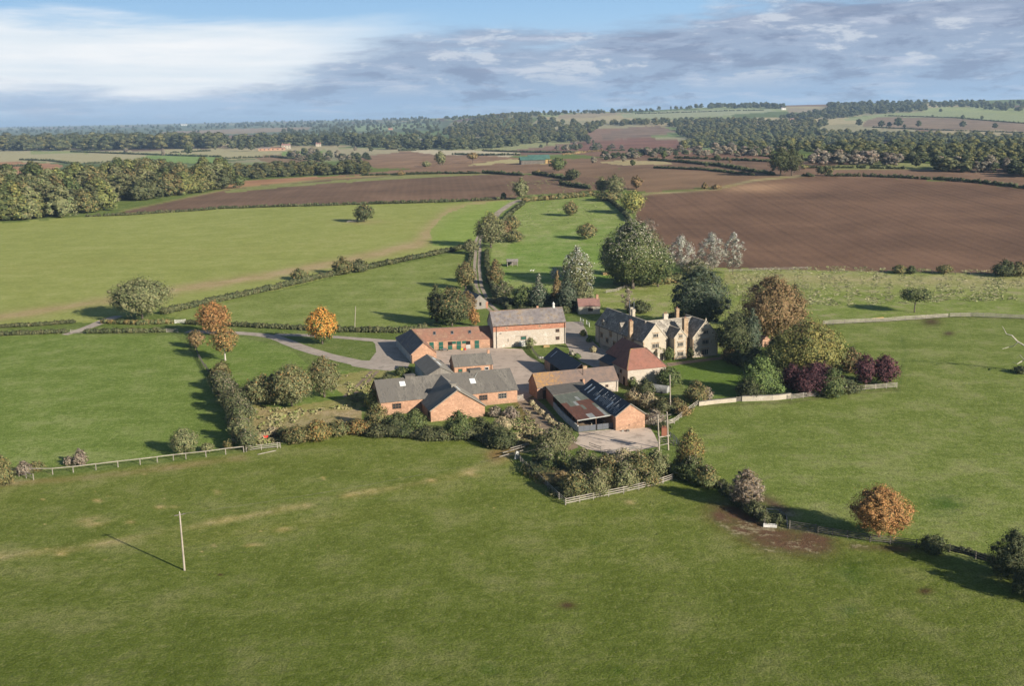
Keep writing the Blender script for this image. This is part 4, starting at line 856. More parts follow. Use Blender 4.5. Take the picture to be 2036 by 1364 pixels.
# red-brick shed under trees at the right
p = P(1516, 690); s = empty('garden_shed', (p.x, p.y, p.z), R(24)); tag(s, 'little red brick garden building half hidden under the brown and yellow trees', 'shed')
s.scale = (.8, .8, .8); gwall(s, 0, 3.2, 0, 5, 2.3, 3.7, 'y', 'brick'); groof(s, 0, 3.2, 0, 5, 2.3, 3.7, 'y', 'pinktile', .15, .1); panel(s, 'door', 1.2, 0, 0, .8, 1.8, '-y', 'frame_dark', .03)
# field shelter
p = P(1009, 530); s = empty('field_shelter', (p.x, p.y, p.z), R(5)); tag(s, 'small open wooden field shelter on the meadow by the track', 'shelter')
k_ = 1
for x in (0, 2.2, 4.4):
    MB().bar((x, 0, 0), (x, 0, 2.0), .2).build('post', 'wood_pale', s)
MB().box(-.1, 4.5, 3.3, 3.4, 0, 1.9).build('back_wall', 'wood_dark', s); MB().box(-.1, .02, 0.1, 3.3, 0, 1.9).build('side_wall', 'wood_dark', s)
r_ = MB(); slab(r_, [(-.3, -.5, 2.1), (4.7, -.5, 2.1), (4.7, 1.7, 3.0), (-.3, 1.7, 3.0)], .08); slab(r_, [(-.3, 1.7, 3.0), (4.7, 1.7, 3.0), (4.7, 3.7, 2.0), (-.3, 3.7, 2.0)], .08); r_.build('roof', 'grey_board', s)

# garden walls -----------------------------------------------------------------
def gwallrun(name, label, pts, hh, th, m='stone', cap='asb'):
    w0 = P(*pts[0]); o = empty(name, w0); tag(o, label, 'wall'); b_ = MB(); c_ = MB()
    ps = [P(*p) - w0 for p in pts]
    for a_, b2 in zip(ps[:-1], ps[1:]):
        d_ = (b2 - a_).normalized() * .01; b_.bar((a_.x, a_.y, a_.z + hh / 2 - .1), (b2.x - d_.x, b2.y - d_.y, b2.z + hh / 2 - .1), th, hh + .2); c_.bar((a_.x, a_.y, a_.z + hh + .05), (b2.x - d_.x, b2.y - d_.y, b2.z + hh + .05), th + .12, .12)
    b_.build('wall_body', m, o); c_.build('coping', cap, o); return o
gwallrun('garden_wall', 'long pale low stone wall below the lawn left of the little gate', [(1389, 807), (1420, 803), (1463, 799)], .95, .4)
gwallrun('garden_wall', 'pale low stone wall below the lawn between the little gate and the rail fence', [(1475, 798), (1535, 796), (1548, 795), (1572, 792)], 1.2, .4)
# ---------------------------------------------------------------- foliage
def _cs(N_):
    q_ = []; g_ = np.linspace(-1, 1, N_ + 1)
    for ax in range(3):
        for sg in (-1, 1):
            for i in range(N_):
                for j in range(N_):
                    c_ = [(g_[i], g_[j]), (g_[i + 1], g_[j]), (g_[i + 1], g_[j + 1]), (g_[i], g_[j + 1])]
                    if sg < 0: c_ = c_[::-1]
                    pts = []
                    for a_, b_ in c_:
                        v = [0, 0, 0]; v[ax] = sg; v[(ax + 1) % 3] = a_; v[(ax + 2) % 3] = b_; v = np.array(v, float); pts.append(v / np.linalg.norm(v))
                    q_.append(pts)
    return np.array(q_)
CS = _cs(2); CSF = _cs(5)
PAL = {
 'green': [(.080, .105, .034), (.060, .082, .028), (.115, .13, .045)],
 'dark': [(.046, .058, .024), (.058, .070, .028), (.085, .092, .038)],
 'fir': [(.040, .060, .034), (.065, .085, .050), (.10, .115, .075)],
 'olive': [(.15, .155, .068), (.19, .185, .09), (.105, .12, .05)],
 'hedge': [(.085, .095, .040), (.11, .11, .05), (.065, .078, .034)],
 'mixed': [(.10, .11, .042), (.15, .135, .055), (.075, .09, .036), (.20, .15, .06)],
 'yellow': [(.30, .27, .075), (.24, .235, .07), (.17, .185, .06), (.12, .14, .045)],
 'lime': [(.15, .20, .055), (.10, .145, .04), (.07, .10, .035)],
 'orange': [(.42, .20, .06), (.48, .26, .08), (.30, .18, .06)],
 'rust': [(.36, .19, .065), (.28, .16, .06), (.19, .13, .05), (.42, .25, .09)],
 'amber': [(.62, .30, .06), (.52, .22, .045), (.48, .30, .07)],
 'turning': [(.26, .15, .05), (.13, .125, .045), (.20, .15, .055), (.10, .105, .04)],
 'brown': [(.20, .135, .06), (.26, .175, .085), (.125, .105, .045), (.16, .115, .05)],
 'purple': [(.085, .034, .040), (.12, .050, .052), (.055, .024, .028)],
 'silver': [(.50, .50, .46), (.38, .385, .34), (.20, .215, .15)],
 'pale': [(.30, .285, .22), (.22, .215, .155), (.36, .335, .27)],
 'twig': [(.21, .175, .13), (.15, .12, .09), (.27, .225, .17)],
 'far': [(.070, .083, .034), (.090, .098, .040), (.112, .112, .046), (.058, .068, .031)],
 'farpale': [(.22, .19, .14), (.17, .15, .11)],
 'woodyellow': [(.20, .19, .06), (.15, .16, .05), (.11, .125, .04), (.085, .10, .036)],
 'straw': [(.40, .33, .20), (.30, .25, .15), (.24, .22, .12)],
}
def foliage(rng, C, Rr, nleaf, ls, pal, core=.78, ctr=None, asp=1.5, jit=.38, top=None, shell=(.72, 1.1), up=.25, hub=False):
    """leaf cards scattered over a set of lobes plus an inner mass; pal varies lobe by lobe; top = (palette, z0, z1, p)"""
    C = np.asarray(C, float); Rr = np.asarray(Rr, float); n = len(C); ctr = C.mean(0) if ctr is None else np.asarray(ctr, float)
    pal = np.array(pal); wts = Rr.prod(1) ** (2 / 3); wts = np.minimum(wts, np.median(wts) * 2.5)
    if hub: wts[-1] = wts[:-1].sum() * .85
    li = rng.choice(n, nleaf, p=wts / wts.sum())
    d = rng.normal(size=(nleaf, 3)); d /= np.linalg.norm(d, axis=1)[:, None]
    rad_ = rng.uniform(shell[0], shell[1], nleaf)[:, None]
    if hub: rad_ = np.where((li == n - 1)[:, None], rng.uniform(.93, 1.42, (nleaf, 1)), rad_)
    pos = C[li] + d * Rr[li] * rad_; keep = pos[:, 2] > .05; pos, d, li = pos[keep], d[keep], li[keep]; m = len(pos)
    gd = pos - ctr; gd /= np.linalg.norm(gd, axis=1)[:, None] + 1e-6
    nn = d * .8 + gd * .55 + rng.normal(size=(m, 3)) * .42; nn[:, 2] += up; nn /= np.linalg.norm(nn, axis=1)[:, None]
    t = np.cross(nn, rng.normal(size=(m, 3))); t /= np.linalg.norm(t, axis=1)[:, None] + 1e-9; b = np.cross(nn, t)
    s_ = (ls * rng.uniform(.55, 1.35, m) / 2)[:, None]; t = t * s_ * asp ** .5; b = b * s_ / asp ** .5
    V = np.stack([pos - t, pos - b * .9, pos + t, pos + b * .9], 1)
    lc = rng.randint(0, len(pal), n); pick = np.where(rng.rand(m) < .3, lc[li], rng.randint(0, len(pal), m)); cc = pal[pick]
    if top is not None:
        tp = np.array(top[0]); f = np.clip((pos[:, 2] - top[1]) / (top[2] - top[1] + 1e-6), 0, 1) * top[3]; sel = rng.rand(m) < f; cc = np.where(sel[:, None], tp[rng.randint(0, len(tp), m)], cc)
    cc = cc * (1 + rng.uniform(-jit, jit, (m, 1))) * (1 + rng.uniform(-.08, .08, (m, 3)))
    V = V.reshape(-1, 3); cc = np.repeat(cc, 4, 0)
    if hub:                                                         # rough inner mass of the crown
        H_ = CSF * Rr[-1] * .86; H_ = H_ * (1 + .22 * np.sin(H_[..., :1] * 2.1 / ls * .35 + 1) * np.sin(H_[..., 1:2] * 1.7 / ls * .35) * np.cos(H_[..., 2:] / ls * .4)); H_ = (H_ + C[-1]).reshape(-1, 3); H_[:, 2] = np.maximum(H_[:, 2], .02)
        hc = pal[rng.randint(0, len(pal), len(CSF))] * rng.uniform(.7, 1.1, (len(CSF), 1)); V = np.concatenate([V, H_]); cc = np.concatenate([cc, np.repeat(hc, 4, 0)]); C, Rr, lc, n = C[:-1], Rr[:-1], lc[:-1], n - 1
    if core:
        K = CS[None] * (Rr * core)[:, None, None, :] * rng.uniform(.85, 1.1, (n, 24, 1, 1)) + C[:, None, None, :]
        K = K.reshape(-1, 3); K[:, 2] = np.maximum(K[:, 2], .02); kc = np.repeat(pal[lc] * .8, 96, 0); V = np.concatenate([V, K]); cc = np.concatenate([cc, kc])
    return V, cc
def leafmesh(name, V, cc): return npmesh(name, V, np.arange(len(V)).reshape(-1, 4), cc)
def leafobj(name, V, cc, parent=None):
    o = bpy.data.objects.new(name, leafmesh(name, V, cc)); COL.objects.link(o)
    if parent: o.parent = parent
    return o
def lobes(rng, w_, h_, shape, cb, n, rf=(.26, .42), squash=.8):
    C, R_ = [], []
    rx = w_ / 2; ch = h_ * (1 - cb); z0 = h_ * cb
    for i in range(n):
        t = (i + rng.rand()) / n
        if shape == 'cone': pr = max(.05, 1 - t) * .95
        elif shape == 'dome': pr = math.sqrt(max(0, 1 - t ** 2.2))
        elif shape == 'tall': pr = math.sqrt(max(0, 1 - abs(2 * t - .8) ** 2.6)) if abs(2 * t - .8) < 1 else .25
        elif shape == 'spread': pr = math.sqrt(max(0.05, 1 - (1.6 * t - .75) ** 2))
        elif shape == 'column': pr = .9 if t < .8 else .6
        else: pr = math.sqrt(max(0, 1 - (2 * t - .85) ** 2 * .8))
        r = rx * rng.uniform(*rf); r = r * (.55 + .6 * pr) if shape == 'cone' else r
        a = i * 2.39996 + rng.uniform(-.5, .5); rho = max(0, rx * pr - r) * (rng.uniform(.55, 1.0) if i % 4 else rng.uniform(0, .5))
        rz_ = min(r * squash, ch * .45); z = z0 + rz_ + t * max(0, ch - 2 * rz_)
        C.append((rho * math.cos(a), rho * math.sin(a), z)); R_.append((r, r, rz_))
    return np.array(C), np.array(R_)
def trunkmesh(root, rng, h_, cb, r, m='bark', lean=(0, 0), reach=.3, n=5):
    b = MB(); top_ = h_ * min(.75, cb + .45); pts = [(lean[0] * h_ * t * t, lean[1] * h_ * t * t, top_ * t - (.3 if t == 0 else 0)) for t in (0, .08, .3, .6, 1)]
    b.tube(pts, [r * 1.5, r * 1.05, r * .9, r * .65, r * .25], 8)
    for i in range(n):
        a = i * 2.4 + rng.rand(); t = .35 + .5 * i / n; p0 = Vector(pts[2]).lerp(Vector(pts[4]), i / n); ln = h_ * reach * (1 - .4 * i / n)
        p1 = p0 + Vector((math.cos(a) * ln * .5, math.sin(a) * ln * .5, ln * .45)); p2 = p0 + Vector((math.cos(a) * ln, math.sin(a) * ln, ln * .8))
        b.tube([p0, p1, p2], [r * .45, r * .3, r * .08], 6)
    return b.build('trunk', m, root, True)
TI = [0]
def tree(px_, by, ty, wpx, pal, label, shape='round', cat='tree', name='tree', cb=.12, n=None, dens=1.0, core=.42, asp=1.5, trunk='bark', top=None, lsk=1.0, lean=(0, 0), group=None, wy=1.0, rf=(.13, .27), tr=None, shell=(.35, 1.3), hub=.66):
    TI[0] += 1; rng = np.random.RandomState(100 + TI[0]); p = P(px_, by); k_ = ppm(p); h_ = hgt(p, ty); w_ = wpx / k_ * 1.3; h_ *= 1.04
    ls = max(.18, 2.5 / k_) * lsk; hpx = (by - ty) * (1 - cb)
    nl = int(max(400, min(26000, 8.0 * wpx * hpx / (2.7 * lsk) ** 2)) * dens); n = int((n or np.clip(wpx * hpx / 130, 12, 46)) * 2.1)
    C, R_ = lobes(rng, w_, h_, shape, cb, n, rf); C[:, 1] *= wy
    if core and hub: C = np.vstack([C, [[0, 0, h_ * (cb + (1 - cb) * (.36 if shape in ('dome', 'cone') else .48))]]]); rr_3 = w_ / 2 * hub * (.62 if shape == 'cone' else .9); R_ = np.vstack([R_, [[rr_3, rr_3 * wy, h_ * (1 - cb) * .44 * hub]]])
    C[:, 0] += lean[0] * h_ * (C[:, 2] / h_) ** 2
    hb = bool(core and hub)
    if top: top = (PAL[top[0]], h_ * top[1], h_ * top[2], top[3])
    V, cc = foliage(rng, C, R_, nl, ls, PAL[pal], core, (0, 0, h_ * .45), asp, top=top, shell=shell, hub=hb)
    if trunk is None:
        o = leafobj(name, V, cc); o.location = p
    else:
        o = empty(name, p); leafobj('crown', V, cc, o); trunkmesh(o, rng, h_, cb, tr or max(.12, h_ * .022), trunk, lean)
    return tag(o, label, cat, group)
def bush(px_, by, ty, wpx, pal, label, **k_):
    k_.setdefault('shape', 'dome'); k_.setdefault('cb', 0.0); k_.setdefault('cat', 'bush'); k_.setdefault('name', 'bush'); k_.setdefault('trunk', None)
    return tree(px_, by, ty, wpx, pal, label, **k_)
HI = [0]
def hedge(pts, h_, w_, pal, label, name='hedge', cat='hedge', group=None, dens=1.0, rag=.18, lsk=1.0, step=None, gapp=0.0, core=.85):
    HI[0] += 1; rng = np.random.RandomState(500 + HI[0]); ps = [P(*p) for p in pts]; o0 = ps[0]; k_ = ppm(ps[len(ps) // 2]); ls = max(.25, 3.2 / k_) * lsk
    step = step or max(w_ * .45, ls * .6); C, R_ = [], []
    for a_, b_ in zip(ps[:-1], ps[1:]):
        d_ = b_ - a_; L_ = math.hypot(d_.x, d_.y); m = max(1, int(L_ / step)); nrm = Vector((-d_.y, d_.x, 0)).normalized()
        for i in range(m):
            if rng.rand() < gapp: continue
            q_ = a_.lerp(b_, (i + rng.rand() * .5) / m); q_ = q_ + nrm * rng.uniform(-.12, .12) * w_; hh = h_ * (1 + rng.uniform(-rag, rag)); z = tz(q_.x, q_.y) - o0.z
            C.append((q_.x - o0.x, q_.y - o0.y, z + hh * .45)); R_.append((max(step * .8, w_ / 2) * rng.uniform(.9, 1.15), max(step * .8, w_ / 2) * rng.uniform(.9, 1.15), hh * .55))
    C = np.array(C); R_ = np.array(R_); L_ = step * len(C)
    n = int(np.clip(2.4 * L_ * (h_ * 1.6 + w_) / ls ** 2 * dens, 300, 16000)); pal_ = np.array(PAL[pal])
    C2 = C.copy(); C2[:, 2] += 100; V, cc = foliage(rng, C2, R_, n, ls, pal_, core, None, jit=.25); V[:, 2] -= 100
    o = leafobj(name, V, cc); o.location = o0
    return tag(o, label, cat, group)

# --- specimen trees, left to right and near to far
tree(283, 634, 549, 118, 'olive', 'big rounded olive green tree beside the roadside hedge on the left', cb=.06, n=34)
tree(427, 668, 598, 68, 'rust', 'broad orange tree behind the drive, taller of the overlapping orange pair', cb=.08, top=('orange', .4, 1, .5), n=26)
tree(448, 717, 648, 56, 'turning', 'smaller orange and green tree with a bare white trunk', cb=.2, top=('rust', .2, .9, .7), trunk='bark_pale', n=22)
tree(641, 684, 609, 62, 'lime', 'bright amber tree with green skirts standing by the fork of the drive', cb=.03, top=('amber', .1, .45, .97), n=26, shape='round')
bush(391, 692, 655, 36, 'brown', 'small brown bush at the corner of the left paddock by the leaning fence', shape='round')
bush(524, 803, 743, 80, 'olive', 'rounded dark green tree, leftmost of the three in the rough grass', name='tree', cat='tree', top=('turning', .3, 1, .4), shape='round')
tree(580, 808, 722, 92, 'olive', 'orange tinged bushy tree in the middle of the three in the rough grass', cb=.02, n=30, top=('turning', .2, 1, .6))
tree(645, 790, 707, 64, 'olive', 'ochre green upright tree nearest the drive, rightmost of the three in the rough grass', cb=.04, n=26, top=('turning', .3, 1, .6))
tree(899, 648, 570, 82, 'dark', 'wide dark tree with brownish crown behind the stable roof', cb=.02, top=('brown', .2, 1, .55), n=34)
tree(868, 640, 566, 36, 'dark', 'pointed dark tree left of the wide one behind the stable', cb=.02, shape='tall')
bush(943, 648, 612, 22, 'rust', 'small rust red bush between the stable tree and the barn', shape='round')
tree(926, 575, 520, 44, 'mixed', 'loose brownish tree leaning over the rutted track', cb=.05, top=('brown', .2, 1, .5))
tree(976, 492, 421, 62, 'olive', 'tall pale olive tree standing on the bend of the rutted track', cb=.05, n=26, top=('yellow', .6, 1, .5))
tree(936, 505, 474, 34, 'olive', 'small olive tree at the end of the long slanting hedge', cb=.05)
bush(1018, 455, 424, 34, 'mixed', 'dark round bush right of the tall olive tree on the track')
bush(1006, 470, 440, 26, 'brown', 'low brownish bush below the dark round one on the track')
bush(1020, 480, 455, 50, 'mixed', 'wide scrubby bush on the left edge of the meadow', rf=(.13, .26))
tree(1036, 396, 353, 34, 'olive', 'olive tree where the gravel lane meets the brown field', cb=.05, shape='tall')
bush(928, 560, 530, 34, 'mixed', 'brown green bush at the left edge of the track near the sheds')
bush(985, 565, 515, 34, 'mixed', 'brownish bush on the right edge of the track above the barn', top=('brown', .3, 1, .6))
bush(1000, 592, 556, 44, 'hedge', 'ragged bush right of the track just above the barn', top=('twig', .3, 1, .4))
tree(1071, 614, 546, 56, 'fir', 'grey green spruce with a pointed top behind the barn roof', shape='cone', cat='conifer', name='conifer', cb=.03, n=36, rf=(.13, .25), top=('pale', .2, 1, .3))
tree(1040, 612, 566, 44, 'green', 'green bushy tree between the spruce and the barn', cb=.03)
tree(1128, 618, 538, 60, 'fir', 'dark broad conifer right of the grey green spruce', shape='cone', cat='conifer', name='conifer', cb=.02, n=34)
tree(1108, 608, 540, 34, 'brown', 'narrow brown topped conifer between the spruce and the dark one', shape='cone', cat='conifer', name='conifer', cb=.02, top=('brown', .1, 1, .6))
tree(1160, 616, 560, 46, 'olive', 'soft olive tree just behind the tiny cottage', cb=.02)
tree(1148, 596, 490, 62, 'olive', 'silver topped poplar rising behind the dark conifers', cb=.05, top=('silver', .3, .9, .6), shape='tall', n=26)
tree(1105, 560, 530, 26, 'silver', 'little silvery white tree beside the meadow shadow', cb=.1, core=.3, dens=.6)
bush(1170, 600, 560, 24, 'silver', 'thin silver bush standing right against the cottage', core=0, dens=.35, asp=3)
bush(1256, 566, 500, 96, 'green', 'low leafy skirt of scrub under the giant poplar', rf=(.13, .25))
tree(1258, 574, 434, 124, 'green', 'giant dark green poplar, tallest tree behind the manor', cb=.05, n=46, top=('pale', .3, 1, .5), trunk='bark', dens=1.1)
tree(1218, 545, 480, 54, 'fir', 'weeping dark branch of a smaller tree left of the giant poplar', cb=.03)
tree(1308, 570, 478, 64, 'green', 'grey green tree right under the shoulder of the giant poplar', cb=.03, n=26, top=('pale', .4, 1, .4))
tree(1290, 470, 434, 32, 'twig', 'thin bare tree on the edge of the ploughed field behind the poplar', cb=.1, core=0, dens=.5, asp=4)
for px_, by, ty, wd, lb in ((1353, 548, 468, 56, 'pale wispy birch nearest the giant poplar'), (1414, 548, 462, 56, 'white topped birch in the middle of the birches by the ploughed field'), (1457, 545, 463, 42, 'slim white birch at the right end, standing against the ploughed field')):
    tree(px_, by, ty, wd, 'pale', lb, shape='tall', cb=.12, core=0, dens=.75, asp=2.4, lsk=.75, trunk='bark', top=('silver', .2, .8, .8), name='birch_tree', shell=(.1, 1.2), tr=.12)
bush(1385, 552, 512, 60, 'olive', 'low olive scrub below the birches', top=('pale', .3, 1, .5))
tree(1393, 655, 527, 112, 'fir', 'large dark pine with spreading layered boughs behind the manor', cb=.03, n=44, rf=(.13, .25), cat='pine', name='pine_tree', top=('dark', 0, 1, .5))
bush(1372, 658, 615, 60, 'olive', 'pale olive shrubbery at the foot of the large pine')
tree(1248, 620, 574, 28, 'twig', 'bare purple brown twiggy tree behind the manor chimneys', cb=.05, core=0, dens=.7, asp=4)
bush(1272, 622, 595, 50, 'dark', 'dark bush behind the ridge of the manor')
bush(1345, 636, 618, 50, 'mixed', 'brown green bush directly behind the manor cross roof')
tree(1535, 682, 545, 128, 'brown', 'great brown copper tree with a domed crown behind the garden', cb=.02, n=46, top=('brown', 0, 1, .3), dens=1.1)
tree(1578, 660, 566, 40, 'dark', 'narrow dark evergreen against the right flank of the great brown tree', cb=.02, shape='tall')
tree(1462, 714, 618, 76, 'dark', 'black green holly mass right of the manor gable', cb=.01, n=36)
tree(1494, 716, 616, 36, 'fir', 'slim upright cypress beside the black green holly', cb=.02, shape='tall', cat='conifer', name='conifer')
bush(1455, 716, 690, 44, 'brown', 'low russet shrub at the foot of the holly')
tree(1605, 752, 632, 142, 'yellow', 'big yellow green maple leaning over the garden shrubs', cb=.02, n=46, dens=1.1, wy=.7, top=('brown', .6, 1, .35))
bush(1510, 784, 706, 84, 'lime', 'bright green leafy bush on the edge of the lawn', n=30)
bush(1655, 790, 730, 50, 'green', 'grey green shrub between the two purple groups')
for px_, by, ty, wd, lb in ((1574, 778, 722, 44, 'purple leaved bush, leftmost by the green bush'), (1626, 782, 717, 84, 'widest purple leaved bush under the yellow maple'), (1719, 764, 704, 46, 'tall purple leaved bush, left one of the right hand pair'), (1757, 764, 704, 56, 'purple leaved bush at the far right corner of the garden')):
    bush(px_, by, ty, wd, 'purple', lb, cat='shrub', name='shrub', group='purple leaved shrubs along the garden fence', shape='round', n=22)
bush(1690, 740, 688, 60, 'brown', 'dark brownish thicket behind the purple shrubs', top=('dark', 0, .8, .7))
bush(1551, 785, 762, 22, 'lime', 'small clipped green bush above the end of the garden wall', shape='round')
bush(1690, 778, 762, 60, 'hedge', 'low scrub growing through the rail fence below the purple shrubs')
tree(1818, 621, 571, 64, 'green', 'lone small tree with an umbrella crown in the upper right paddock', cb=.38, shape='spread', lean=(.03, 0), n=18, tr=.22, top=('olive', .5, 1, .4))
tree(1748, 1068, 965, 116, 'rust', 'round orange chestnut tree standing behind the lower right fence', cb=.05, n=44, dens=1.15)
bush(1855, 1098, 1062, 62, 'dark', 'dark low bush on the fence right of the orange chestnut')
bush(2012, 1150, 1052, 92, 'dark', 'large dark bush cut by the right edge of the picture', n=36)
bush(2060, 1190, 1110, 90, 'dark', 'dark bush running out of the frame at the lower right')
tree(1484, 1010, 932, 66, 'twig', 'bare brown hawthorn above the bend in the lower fence', cb=.02, core=.5, asp=3, top=('brown', 0, 1, .4))
bush(1330, 770, 728, 54, 'green', 'dark green bush against the coach house end wall', shape='round')
bush(1384, 800, 755, 52, 'mixed', 'olive garden bush above the bend in the rail fence')
bush(1405, 796, 768, 28, 'twig', 'grey twiggy shrub right of the olive garden bush', core=.4)
bush(1283, 795, 752, 40, 'dark', 'dark ivy bush in the angle behind the white trailer', shape='round')
bush(1258, 772, 748, 24, 'green', 'ivy spreading up the front wall of the coach house')
bush(1054, 694, 670, 22, 'olive', 'round grey green bush in front of the barn wall', shape='round')
bush(1310, 714, 688, 28, 'yellow', 'yellow green climber beside the manor porch', shape='round')
bush(1330, 716, 690, 26, 'green', 'green climber to the right of the manor porch', shape='round')
bush(1372, 712, 690, 16, 'dark', 'dark evergreen shrub between the manor bay and right gable', shape='round')
tree(724, 441, 404, 42, 'dark', 'solitary dark tree in the middle of the big green field', cb=.02, top=('brown', .3, 1, .4), shape='round')
bush(1134, 429, 399, 32, 'mixed', 'rounded bush at the top of the meadow', top=('brown', .2, 1, .5), shape='round')
bush(1167, 475, 442, 42, 'mixed', 'rounded bush in the middle of the meadow', top=('brown', .2, 1, .5), shape='round')
bush(595, 556, 532, 38, 'mixed', 'small bush growing out of the long slanting hedge')
bush(682, 545, 508, 42, 'mixed', 'taller bush on the long slanting hedge, left of the pair')
bush(715, 540, 513, 44, 'hedge', 'wide bush on the long slanting hedge, right of the pair')
bush(1788, 543, 525, 34, 'mixed', 'left half of the twin bush on the edge of the ploughed field')
bush(1812, 544, 527, 22, 'dark', 'right half of the twin bush on the edge of the ploughed field')
bush(1878, 544, 525, 34, 'mixed', 'small round bush alone on the edge of the ploughed field', shape='round')
bush(1996, 549, 515, 50, 'dark', 'large dark bush by the ploughed field near the right edge')
bush(2025, 549, 517, 40, 'mixed', 'large olive bush by the ploughed field at the right edge')
tree(1258, 424, 378, 50, 'yellow', 'yellowing tree at the top corner of the meadow', cb=.03)
tree(1222, 388, 346, 42, 'olive', 'pale green tree behind the yellowing one above the meadow', cb=.03, shape='tall')
tree(1196, 386, 350, 26, 'olive', 'slender olive tree left of the pale green one', cb=.03, shape='tall')
tree(1266, 376, 348, 24, 'brown', 'small brown tree right of the pale green one', cb=.03)
bush(1212, 398, 376, 60, 'mixed', 'scrub at the foot of the pale green tree')
tree(1139, 358, 334, 32, 'dark', 'dark round tree on the hedge below the hay barn', cb=.05)
tree(1110, 341, 311, 34, 'green', 'green round tree right of the hay barn', cb=.03)
tree(876, 329, 299, 24, 'olive', 'grey olive tree between the two far brown fields', cb=.05, shape='tall')
tree(940, 323, 302, 24, 'brown', 'flat topped brown tree on the far brown field', cb=.25, shape='spread')
bush(848, 331, 319, 18, 'olive', 'tiny olive bush left of the grey olive tree')
bush(798, 348, 337, 16, 'brown', 'tiny brown bush on the edge of the left brown field')
bush(1070, 346, 337, 14, 'brown', 'tiny bush on the far hedge left of the dark round tree')
tree(476, 373, 346, 24, 'green', 'single tree at the right end of the left wood', cb=.05)
tree(1552, 349, 291, 48, 'dark', 'huge dark poplar pair on the horizon field, left stem', cb=.1, n=28, shape='tall')
tree(1574, 349, 293, 44, 'dark', 'huge dark poplar pair on the horizon field, right stem', cb=.1, n=28, shape='tall')
tree(1632, 349, 330, 20, 'dark', 'small dark tree right of the huge poplars, left of two', cb=.1)
tree(1648, 349, 327, 18, 'mixed', 'small tree right of the huge poplars, right of two', cb=.1)
tree(1598, 336, 326, 13, 'mixed', 'tiny tree behind the huge poplars', cb=.05)
bush(1401, 375, 362, 12, 'brown', 'thin bush on the bank at the top of the ploughed field')
bush(1425, 375, 366, 22, 'brown', 'brown scrub pile on the bank at the top of the ploughed field')
for px_, by, ty, wd, lb in ((367, 903, 850, 58, 'round olive bush behind the long front fence'), (412, 898, 880, 30, 'low olive bush right of the round one behind the front fence'), (455, 893, 872, 22, 'low scrub by the junction of the front fence'), (160, 925, 891, 32, 'grey bare thorn bush behind the left end of the front fence'), (138, 925, 906, 22, 'dark scrub at the foot of the grey thorn bush'), (8, 965, 905, 46, 'brown green bush at the left edge of the picture'), (48, 944, 915, 34, 'thin pale scrub next to the left edge bush'), (70, 938, 916, 40, 'low ragged scrub behind the front fence end')):
    bush(px_, by, ty, wd, 'twig' if 'grey' in lb or 'pale' in lb else ('olive' if 'olive' in lb else 'mixed'), lb, core=.5 if 'grey' in lb or 'pale' in lb else .42, shape='round' if 'round' in lb else 'dome')
# dark plantation hedge between the paddocks
for px_, by, ty, wd, lb in ((440, 775, 735, 52, 'top bush of the dark thicket beside the left paddock'), (452, 800, 752, 52, 'second bush down the dark thicket beside the left paddock'), (466, 822, 768, 56, 'middle bush of the dark thicket beside the left paddock'), (482, 848, 790, 58, 'fourth bush down the dark thicket beside the left paddock'), (482, 880, 826, 50, 'olive bush at the foot of the dark thicket'), (492, 896, 852, 36, 'ragged bush against the corner post of the front fence')):
    bush(px_, by, ty, wd, 'hedge' if 'olive' not in lb else 'olive', lb, top=('twig', .5, 1, .3), shape='round')
# thicket in front of the cowshed
thick = [(742, 815, 772, 34, 'yellow', 'golden bush at the left corner of the big cowshed'), (750, 850, 800, 50, 'mixed', 'brown green bush below the golden one by the cowshed'), (590, 880, 845, 60, 'mixed', 'scrub at the left end of the cowshed thicket'), (632, 876, 832, 60, 'turning', 'orange tinged scrub in the cowshed thicket'), (672, 866, 834, 54, 'mixed', 'olive scrub left of centre in the cowshed thicket'), (712, 862, 832, 54, 'turning', 'reddish scrub in front of the left end of the cowshed'), (792, 856, 818, 62, 'dark', 'dark bramble under the left cowshed window'), (826, 856, 812, 50, 'green', 'bramble in the corner of the cowshed wing'), (752, 866, 842, 60, 'hedge', 'low bramble on the field edge left of the wing'), (850, 872, 848, 56, 'hedge', 'low bramble under the corner of the brick gable'), (806, 866, 846, 50, 'green', 'low bramble along the field edge left of the gable'), (913, 868, 815, 66, 'green', 'rounded bush against the middle of the brick gable'), (880, 872, 848, 40, 'hedge', 'small bramble left of the rounded gable bush'), (955, 868, 826, 48, 'dark', 'dark bush at the right corner of the brick gable'), (985, 875, 838, 52, 'hedge', 'brown green bush right of the brick gable'), (1000, 890, 848, 60, 'dark', 'dark bramble on the field edge right of the gable'), (985, 828, 806, 34, 'twig', 'grey twiggy scrub under the right cowshed windows'), (1015, 832, 806, 36, 'twig', 'brown scrub at the right end of the cowshed'), (1000, 855, 826, 44, 'straw', 'straw coloured scrub on the bank by the cowshed'), (770, 757, 742, 26, 'hedge', 'low shrub behind the left end of the cowshed'), (800, 746, 728, 34, 'green', 'shrub beside the stable gable corner')]
for px_, by, ty, wd, pl_, lb in thick: bush(px_, by, ty, wd, pl_, lb, n=16)
